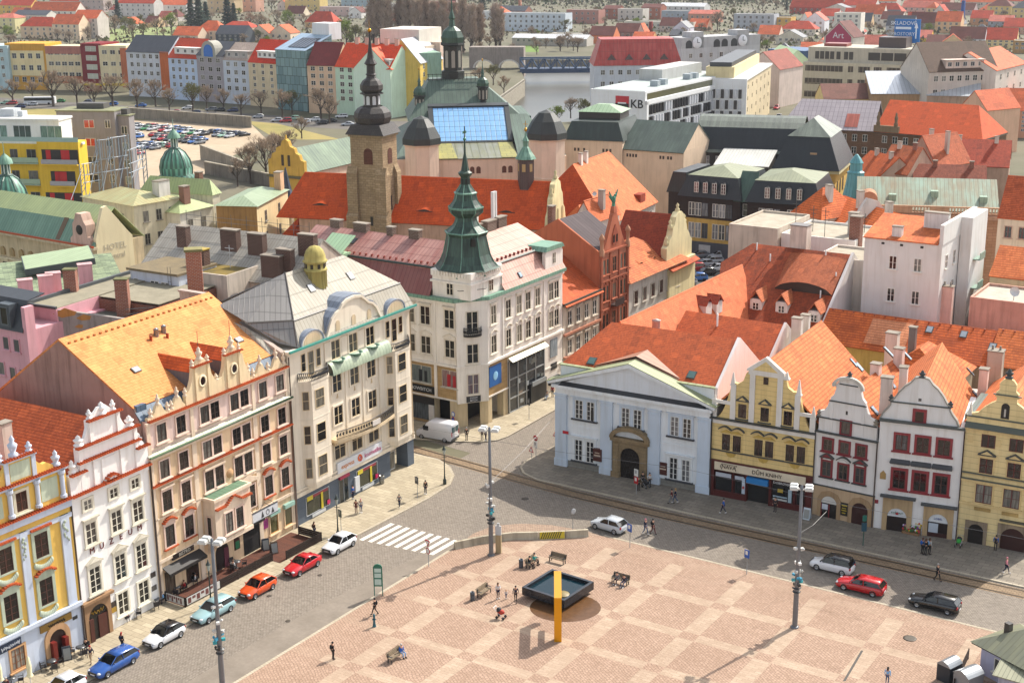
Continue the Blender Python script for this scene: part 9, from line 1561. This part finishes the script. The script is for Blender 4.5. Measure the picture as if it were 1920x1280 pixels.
def carmesh(kd):
 if kd in CM:return CM[kd]
 L,cab=KINDS_[kd];hl=L/2;bh=cab[0][1];W2=.87
 ring=lambda x,zl,zb,w:[(x,-w*.88,zl),(x,-w,zl+.14),(x,-w*1.005,zb*.62),(x,-w*.97,zb-.09),(x,-w*.86,zb),(x,0,zb+.035),(x,w*.86,zb),(x,w*.97,zb-.09),(x,w*1.005,zb*.62),(x,w,zl+.14),(x,w*.88,zl)]
 b=MB();loft(b,[(-hl,.34,.56,.62),(-hl+.1,.24,.66,.76),(-hl+.35,.2,.74,.84),(-hl*.6,.2,.83,W2),(cab[0][0],.2,bh,W2),(0,.2,bh+.04,W2+.01),(cab[-1][0]-.3,.2,bh+.07,W2),(hl-.25,.22,cab[-1][1]-.04,.83),(hl-.06,.28,.82,.77),(hl,.36,.7,.66)],ring)
 rf=MB();k=.66;top=[(x,z)for x,z in cab[1:4]];loft(rf,[(x,z,k+.03)for x,z in[(top[0][0],top[0][1]-.01)]+top+[(top[2][0]+.12,top[2][1]-.07)]],lambda x,z,w:[(x,-w,z-.07),(x,-w*.92,z),(x,0,z+.035),(x,w*.92,z),(x,w,z-.07)])
 P0,P1,P3,P4=cab[0],cab[1],cab[3],cab[4];wb=.8
 for s in(-1,1):
  for a,c_ in(((P0[0],s*wb,P0[1]),(P1[0],s*k,P1[1]-.02)),((P4[0],s*wb,P4[1]),(P3[0],s*k,P3[1]-.04)),((.45,s*(wb+.03),bh),(.4,s*(k+.04),P1[1]))):rf.tube([a,c_],.045,4)
 rf.box(P0[0]-.05,P4[0],-wb*.9,wb*.9,bh-.05,bh+.02)
 g=MB();A,Bq=[(P0[0],wb,P0[1]),(P1[0],k,P1[1]-.05),(P3[0],k,P3[1]-.06),(P4[0],wb,P4[1])],None
 for s in(-1,1):g.face([(x,s*(y+.012),z)for x,y,z in A])
 g.face([(P0[0],-wb,P0[1]+.01),(P0[0],wb,P0[1]+.01),(P1[0],k,P1[1]-.03),(P1[0],-k,P1[1]-.03)]);g.face([(P4[0],-wb,P4[1]),(P4[0],wb,P4[1]),(P3[0]+.06,k,P3[1]-.06),(P3[0]+.06,-k,P3[1]-.06)])
 wh=MB().lathe([(.2,-.1),(.31,-.1),(.33,-.05),(.33,.05),(.31,.1),(.2,.1)],(0,0),16);rm=MB().lathe([(.2,.09),(.18,.06),(.05,.1),(0,.1)],(0,0),10);rm.lathe([(.2,-.09),(.18,-.06),(.05,-.1),(0,-.1)],(0,0),10)
 mats=dict(body=b.mesh('body',CARM()),roof=rf.mesh('roof',CARM()),windows=g.mesh('windows',GL('0a0d10',0,0,rough=.05)),tyre=wh.mesh('tyre',TY),rim=rm.mesh('rim',RIM),L=L,hl=hl,bh=bh)
 mats['headlight']=MB().ell((0,0,0),(.2,.2,.1),8,5).mesh('headlight',PA('c9ced2',.1,0,.8));mats['tail_light']=MB().ell((0,0,0),(.09,.16,.17),8,5).mesh('tail_light',PA('a01018',.2));mats['plate']=MB().box(-.015,.015,-.26,.26,-.06,.06).mesh('number_plate',PA('d5d5d2'));mats['grille']=MB().box(-.02,.02,-.5,.5,-.09,.09).mesh('grille',PA('141416',.4));mats['mirror']=MB().ell((0,0,0),(.08,.12,.08),6,4).mesh('mirror',CARM())
 lo=MB();ofs=0
 for src,mm in((b,0),(rf,0),(g,1)):i=len(lo.v);lo.v+=src.v;lo.f+=[tuple(i+q for q in f)for f in src.f];lo.m+=[mm]*len(src.f);lo.s+=src.s
 for x in(-hl*.62,hl*.6):lo.box(x-.3,x+.3,-.89,.89,0,.5,2)
 mats['lo']=lo.mesh('parked_car',[CARM(),GL('0a0d10',0,0,rough=.05),TY]);CM[kd]=mats;return mats
def car(x,y,kd,col,label,face,roofc=None,group=None,z=.015):
 m=carmesh(kd);p=G(x,y,z);o=root('car',label,'car',p,face,group);c=(*lin(col),1);hl=m['hl']
 for n in('body','roof','windows'):q=put(n,m[n],o);q.color=(*lin(roofc),1)if n=='roof' and roofc else c
 for sx in(-1,1):
  for sy in(-1,1):w=put('wheel',None,o,(sx*hl*.61,sy*.8,.33));w.rotation_euler=(math.pi/2,0,0);put('tyre',m['tyre'],w);put('rim',m['rim'],w)
 for s in(-1,1):put('headlight',m['headlight'],o,(-hl+.2,s*.6,.62));put('tail_light',m['tail_light'],o,(hl-.1,s*.66,.78));q=put('mirror',m['mirror'],o,(KINDS_[kd][1][0][0]+.25,s*.98,m['bh']+.08));q.color=c;put('number_plate',m['plate'],o,(s*(hl+.005),0,.48))
 put('grille',m['grille'],o,(-hl-.0,0,.6))
fs,ft=SA,SA-math.pi/2
car(214,1252,'wagon','1f4f96','metallic blue estate car parked nearest the bottom of the left kerb',fs);car(308,1200,'hatch','d9dadb','white small hatchback with a black roof and dark windows',fs,'141518');car(400,1153,'wagon','8fb0b4','pale turquoise estate car parked beside the lamp mast',fs);car(483,1110,'hatch','cf4a12','bright orange hatchback parked behind the turquoise estate',fs);car(567,1067,'sedan','b8121f','red older hatchback parked between the orange and the white car',fs);car(636,1028,'hatch','e0e1e2','white hatchback parked just before the crossing',fs);car(118,1300,'hatch','d5d7da','white car with only its roof showing at the bottom edge',fs)
car(1142,992,'hatch','b5babf','silver hatchback parked at the end of the concrete barrier',ft-.1);car(1560,1068,'mpv','d9dadb','white boxy car with a black roof on the right street',ft,'17181b');car(1614,1106,'wagon','b01018','red estate car parked behind the white boxy one',ft);car(1752,1139,'wagon','08080a','glossy black estate car parked nearest the kiosk',ft)
p=G(820,822,.02);o=root('van','white high-roofed delivery van at the corner of the spire building','van',p,ft+.1);b=MB();loft(b,[(-2.6,.4,.9,.8),(-2.45,.3,1.05,.92),(-1.75,.3,1.2,.97),(-1.05,.3,2.25,.97),(-.6,.3,2.5,.98),(2.5,.3,2.5,.98),(2.6,.35,2.3,.96)],lambda x,zl,zb,w:[(x,-w*.95,zl),(x,-w,zl+.2),(x,-w,zl+(zb-zl)*.55),(x,-w*.9,zb-.12),(x,-w*.75,zb),(x,w*.75,zb),(x,w*.9,zb-.12),(x,w,zl+(zb-zl)*.55),(x,w,zl+.2),(x,w*.95,zl)]);q=b.obj('body',CARM(),o);q.color=(.62,.62,.64,1)
MB().face([(-1.74,-.8,1.25),(-1.74,.8,1.25),(-1.12,.72,2.15),(-1.12,-.72,2.15)]).obj('windscreen',GL('0a0d10',0,0),o,(-.03,0,.03));MB().box(-1.45,-.7,-1.0,1.0,1.3,1.85).obj('side_window',GL('0a0d10',0,0),o);MB().box(2.58,2.64,-.8,-.1,1.35,2.05).box(2.58,2.64,.1,.8,1.35,2.05).obj('rear_window',GL('16404a',0,0),o);MB().box(2.5,2.66,-.95,.95,.35,.6).obj('bumper',PA('3a3c3e'),o)
for sx in(-1.75,1.6):
 for sy in(-1,1):w=put('wheel',carmesh('hatch')['tyre'],o,(sx,sy*.88,.34));w.rotation_euler=(math.pi/2,0,0);put('rim',carmesh('hatch')['rim'],w)
for s in(-1,1):MB().box(2.56,2.63,s*.88-.07,s*.88+.07,.9,1.5).obj('tail_light',PA('a01018',.2),o);MB().ell((-2.5,s*.68,.85),(.12,.18,.14),8,5).obj('headlight',PA('c9ced2',.1),o)
PAL=[('white','d9dadb',7),('silver','a9adb2',6),('grey','6a6e74',3),('black','131418',4),('dark blue','1f2f5a',3),('blue','2a62a8',3),('red','a8141e',4),('pale green','8fb5a0',1),('green','1f7a3c',1)];bag_=[q for q in PAL for _ in range(q[2])]
def lot(x,y,face,where,group):
 n,c,_=R.choice(bag_);kd=R.choice(('hatch','wagon','sedan','hatch','mpv'));p=G(x,y);o=put('parked_car',carmesh(kd)['lo'],None,(p.x,p.y,.03),face);o.color=(*lin(c),1);tag(o,'%s car %s'%(n,where),'car',group)if 'packed' in where else reg(o,n+' car',where,'car',group)
ca=G(245,236);cb_=G(468,256);u=(cb_-ca);u.z=0;ul=u.length;u.normalize();nv=Vector((u.y,-u.x,0));th=math.atan2(u.y,u.x)
for r in range(15):
 off=(r//2)*15.5+(r%2)*5.3
 for k in range(26):
  q=ca+u*(4+k*2.75+r*1.2)+nv*off
  if R.random()<.8 and k*2.75<ul-6-off*.1:o=(q-CAM);sx=960+CF*o.dot(_R)/o.dot(_F);sy=640+CF*o.dot(_D)/o.dot(_F);(lot(sx,sy,th+math.pi/2*(1 if r%2 else-1)+R.uniform(-.05,.05),'in the packed car park behind the green copper dome','cars in the big car park')if 240<sx<462 and sy<345 else None)
for x,y in((1285,466),(1300,468),(1326,474),(1345,484),(1310,484),(1292,492),(1334,494),(1318,500),(1342,508),(1300,508),(1322,516),(1284,516),(1306,526),(1286,534),(1352,470)):lot(x,y,.2+R.uniform(-.1,.1),'in the small parking court beside the black-roofed school','cars in the parking court')
for i,x in enumerate(range(8,660,17)):
 if R.random()<.85:lot(x+R.uniform(-4,4),186+x*.055+R.choice((0,9,14)),.05+R.uniform(-.05,.05),'on the riverside street before the house row','cars on the riverside street')
for x,y in((1873,262),(1890,270),(1886,244),(1452,232),(1460,222),(1456,205),(1876,292)):lot(x,y,1.2,'in the street gaps between the far right buildings','cars in far streets')
p=G(76,196);o=root('bus','white city bus with dark window band on the riverside street','bus',(p.x,p.y,0),.03);MB().box(-6,6,-1.25,1.25,.4,3).obj('body',PA('d5d7d9',.3),o);MB().box(-5.9,5.6,-1.28,1.28,1.6,2.6).obj('windows',GL('101418',0,0),o);[MB().lathe([(.45,-.1),(.45,.1),(0,.1)],(0,0),10).obj('wheel',TY,o,(x,-1.2,.45)).__setattr__('rotation_euler',(math.pi/2,0,0))for x in(-4,3.6)]
tm=[MB().lathe([(.42,.7),(.42,.74),(0,.74)],(0,0),14).mesh('table_top',PA('4a4c4e',.3)),MB().lathe([(.25,0),(.04,.05),(.04,.7)],(0,0),8).mesh('table_leg',PA('2a2a2c'))];chm_=[MB().box(-.24,.24,-.24,.24,.4,.46).mesh('seat',PA('2c2a2c',.6)),MB().box(-.24,.24,.2,.25,.46,.85).box(-.25,-.2,-.2,.22,.62,.66).box(.2,.25,-.2,.22,.62,.66).mesh('backrest',PA('2c2a2c',.6)),MB().box(-.22,-.18,-.22,-.18,0,.4).box(.18,.22,-.22,-.18,0,.4).box(-.22,-.18,.18,.22,0,.4).box(.18,.22,.18,.22,0,.4).mesh('legs',PA('2c2a2c',.6))]
def cafe(x,y,who,where,nch=3):
 p=G(x,y,.13);o=root('cafe_table','round dark café table '+where,'table',p,0,'café tables');put('table_top',tm[0],o);put('table_leg',tm[1],o);a0=R.uniform(0,6)
 for k in range(nch):
  a=a0+k*6.283/nch;q=p+Vector((math.cos(a)*.75,math.sin(a)*.75,0));f=a-math.pi/2;c=root('chair','dark wicker chair at the café table '+where,'chair',q,f,'chairs at the table '+where);[put(n,m,c)for n,m in zip(('seat','backrest','legs'),chm_)]
  if k<len(who):person(0,0,'seated guest in %s at the table %s'%(who[k],where),'sit',who[k],R.choice(('dark','denim','navy')),R.choice(('dark','blond','brown','silver')),1.7,f,at=q+Vector((0,0,-.02)))
cafe(245,1158,('black','pink'),'at the near corner of the fenced terrace');cafe(292,1135,('sky',),'in front of the last museum window');cafe(332,1112,('red','black'),'under the near end of the black awning');cafe(352,1096,('white','dark'),'under the far end of the black awning');cafe(444,1064,('white',),'in the far terrace corner by the arched door');cafe(152,1226,('black',),'right of the café door of the yellow house');cafe(98,1252,(),'under the closed parasol, light-topped',4);cafe(22,1284,('maroon',),'at the bottom left corner')
fw=BK('3a2c26','2e221d','15100d',3,.22,.03,.3);struct(sheet('terrace_floor',[S(-18.2,-33.2),S(-18.2,-30.5),S(-6.2,-30.4),S(-6.2,-29.4),S(.2,-29.4),S(.2,-33.6)],.135,BK('6a4030','57352a','2a1a14',3,.2,.03)))
def fence(pa,pb,label,banner=False):
 a,b=Vector(pa),Vector(pb);d=(b-a).length;o=root('terrace_fence',label,'fence',(a.x,a.y,.13),math.atan2(b.y-a.y,b.x-a.x));[MB().box(0,d,-.04,.04,z,z+.17).obj('rail',fw,o)for z in(.1,.32,.54,.76)];[MB().box(x-.05,x+.05,-.05,.05,0,.98).obj('post',fw,o)for x in[d*i/max(1,int(d/2))for i in range(int(d/2)+1)]]
 if banner:q=MB().box(.15,d-.1,-.07,-.05,.15,.9).obj('banner',PA('c9c9c6'),o);m=MB();[m.box(.3+i*(d-.6)/7,.3+(i+.7)*(d-.6)/7,-.08,-.07,.25+.3*(i%2),.8)for i in range(7)];m.obj('banner_print',PA('6a3a3a'),q)
S0=lambda s,t:tuple(S(s,t));fence(S0(-18.2,-33),S0(-18.2,-30.4),'short dark slatted end fence of the terrace facing the museum door',True);fence(S0(-18.2,-30.4),S0(-13.6,-30.4),'dark slatted terrace fence covered with a white printed banner',True);fence(S0(-13.6,-30.4),S0(-6.2,-30.4),'long dark slatted terrace fence in the middle, facing the parked cars');fence(S0(-5.2,-29.4),S0(.2,-29.4),'dark slatted terrace fence section nearest the red car');fence(S0(.2,-29.4),S0(.2,-32.5),'short dark end fence of the terrace beside the sandwich boards')
for x,y,c,lb in((498,1030,'2a3038','dark sandwich board left of two on the pavement by the terrace'),(514,1036,'5a4a3a','wooden-framed sandwich board right of two on the pavement by the terrace'),(126,1235,'3a4048','chalkboard standing by the café door of the yellow house'),(1513,972,'c9d3da','white and blue advertising board at the corner of the bookshop')):
 p=G(x,y,.13);o=root('sandwich_board',lb,'sign board',p,dS(60)if x<600 else dS(0));[MB().slab([(-.38,s*.32,0),(.38,s*.32,0),(.38,s*.04,1.25),(-.38,s*.04,1.25)],.04).obj('panel',PA(c),o)for s in(-1,1)];MB().slab([(-.3,-.33,.15),(.3,-.33,.15),(.3,-.1,1.1),(-.3,-.1,1.1)],.01).obj('poster',PA('8a8c88'),o,(0,-.03,0))
for x,y,lb in((59,1292,'tall closed cream parasol beside the light-topped table'),(4,1300,'closed cream parasol cut by the left edge')):p=G(x,y,.13);o=root('parasol',lb,'parasol',p);MB().tube([(0,0,0),(0,0,3.1)],.04,6).obj('pole',PA('b9b6ae'),o);MB().lathe([(.3,1.3),(.2,1.5),(.22,2.2),(.1,3.0),(0,3.1)],(0,0),10).obj('canopy',PL('d8cfa8'),o)
def stand(x,y,label,w,seed):
 rr=random.Random(seed);p=G(x,y,.12);o=root('flower_stand',label,'flower stand',p,dS(0));[MB().box(-w,w,-.3+k*.28,-.05+k*.28,0,.25+.3*k).obj('shelf',PL('8a6a4a'),o)for k in range(3)]
 for col in('2f5a2a','3f7a34','c9a81f','b8323a','d8d5dc','8a4a9a'):
  m=MB()
  for i in range(9):k=rr.randint(0,2);m.ell((rr.uniform(-w,w),-.2+k*.28,.38+.3*k+rr.uniform(0,.18)),(.12,.12,.13),6,4)
  m.obj('flowers' if col[0]not in '23' else 'foliage',PA(col,.8),o)
stand(1650,985,'stepped flower stand left of the flower shop door',.8,1);stand(1676,990,'tall flower buckets right in the flower shop doorway',.4,2);stand(1708,1000,'low flower stand right of the flower shop door',.9,3)
p=G(1618,1022,.12);o=root('tram_stop_post','dark green pole with small signs on the pavement in front of the white houses','pole',p);MB().tube([(0,0,0),(0,0,3.4)],.06,6).obj('post',PA('1f4a3c'),o);MB().box(-.25,.25,-.1,.1,1.6,2.5).obj('box',PA('1f4a5a'),o);MB().box(-.2,.2,-.06,.06,2.7,3.3).obj('plate',PA('1f6a5a'),o)
a,b=G(1836,1262),G(1893,1293);B=Bl('kiosk','small pale lilac kiosk with a green-grey hipped sheet roof at the bottom right corner','kiosk',a,b);W_=B.W;B.part('wall',MB().box(0,W_,0,5,0,2.9),PL('b5b5cc',.15));m=MB();roof_hip(m,-.2,W_+3,-.2,5,2.9,4.6,.5,0);B.part('roof',m,SM('6f7262','8a8a6c',.5,.8,.6));B.win(W_*.62,1.6,1.1,1.2,2,1,WHITE(),GW);B.part('vent',MB().box(.8,1.3,1.6,2.1,3.6,4.7),PA('3a3634'));B.part('red_sign',MB().box(W_-.1,W_+.05,-.5,0,.5,1.9),PA('c01a2a'));B.part('eave',MB().box(-.6,W_+.6,-.6,-.5,2.75,2.95),PA('2a2826'))
B=Bl('kiosk_annex','striped sheet roofed lean-to in front of the lilac kiosk','kiosk',G(1868,1310),G(1935,1330));B.part('wall',MB().box(0,B.W,0,4,0,2.4),PL('a9a9b8'));B.part('roof',MB().slab([(-.4,-.4,2.3),(B.W,-.4,2.3),(B.W,4,3.4),(-.4,4,3.4)],.1),SM('9a9a80','5f604a',.35,.3,.6))
def hut(x,y,c,label,s,f):p=G(x,y,.1);o=root('metal_booth',label,'booth',p,f);MB().box(-s,s,-s*.8,s*.8,0,1.5).obj('body',PA(c,.5,.3),o);MB().prism([(-s*.8-.06+(s*1.6+.12)*i/8,1.5+.42*math.sin(math.pi*i/8))for i in range(9)],-s-.06,s+.06,0,'x').obj('roof',PA('8d9296',.35,.5),o)
hut(1778,1272,'2a3038','dark rounded booth with a grey barrel roof left of the kiosk',.8,dS(70));hut(1814,1290,'8a8c8e','light metal booth with a shiny barrel roof between the dark one and the kiosk',.95,dS(65));fence(tuple(G(1815,1235,.1)),tuple(G(1788,1292,.1)),'plain screen fence beside the two booths')
for pa,pb,lb in(((918,905,6.6),(1040,780,7.5),'overhead wire from the central mast to the side street'),((1498,1000,6.6),(1550,958,6.5),'short span wire from the right mast to the white gabled house'),((1290,880,8),(1920,1010,8),'thin tram wire along the right row of houses'),((780,800,7.5),(1290,880,8),'thin tram wire crossing in front of the blue house')):
 a,b=G(pa[0],pa[1],pa[2]),G(pb[0],pb[1],pb[2]);tag(MB().tube([a,a.lerp(b,.5)-Vector((0,0,.3)),b],.018,3).obj('overhead_wire',PA('4a4a4c')),lb,'wire')
finish_labels()
bpy.context.view_layer.update();dg=bpy.context.evaluated_depsgraph_get()
for o in[o for o in bpy.data.objects if o.type=='FONT']:
 me=bpy.data.meshes.new_from_object(o.evaluated_get(dg));n=o.name;q=bpy.data.objects.new('lettering',me);COL.objects.link(q);q.parent=o.parent;q.matrix_basis=o.matrix_basis;bpy.data.objects.remove(o)
hz_=MB().box(-1500,1500,-80,2600,-10,66);vm=bpy.data.materials.new('haze');vm.use_nodes=True;nt=vm.node_tree;nt.nodes.remove(nt.nodes['Principled BSDF'])
pv=nt.nodes.new('ShaderNodeVolumePrincipled');pv.inputs['Density'].default_value=.00006;pv.inputs['Color'].default_value=(.86,.9,.97,1);pv.inputs['Anisotropy'].default_value=.2
nt.links.new(pv.outputs[0],nt.nodes['Material Output'].inputs['Volume']);o=hz_.obj('haze',vm);tag(o,'thin pale haze over the far town','haze',None,'stuff')
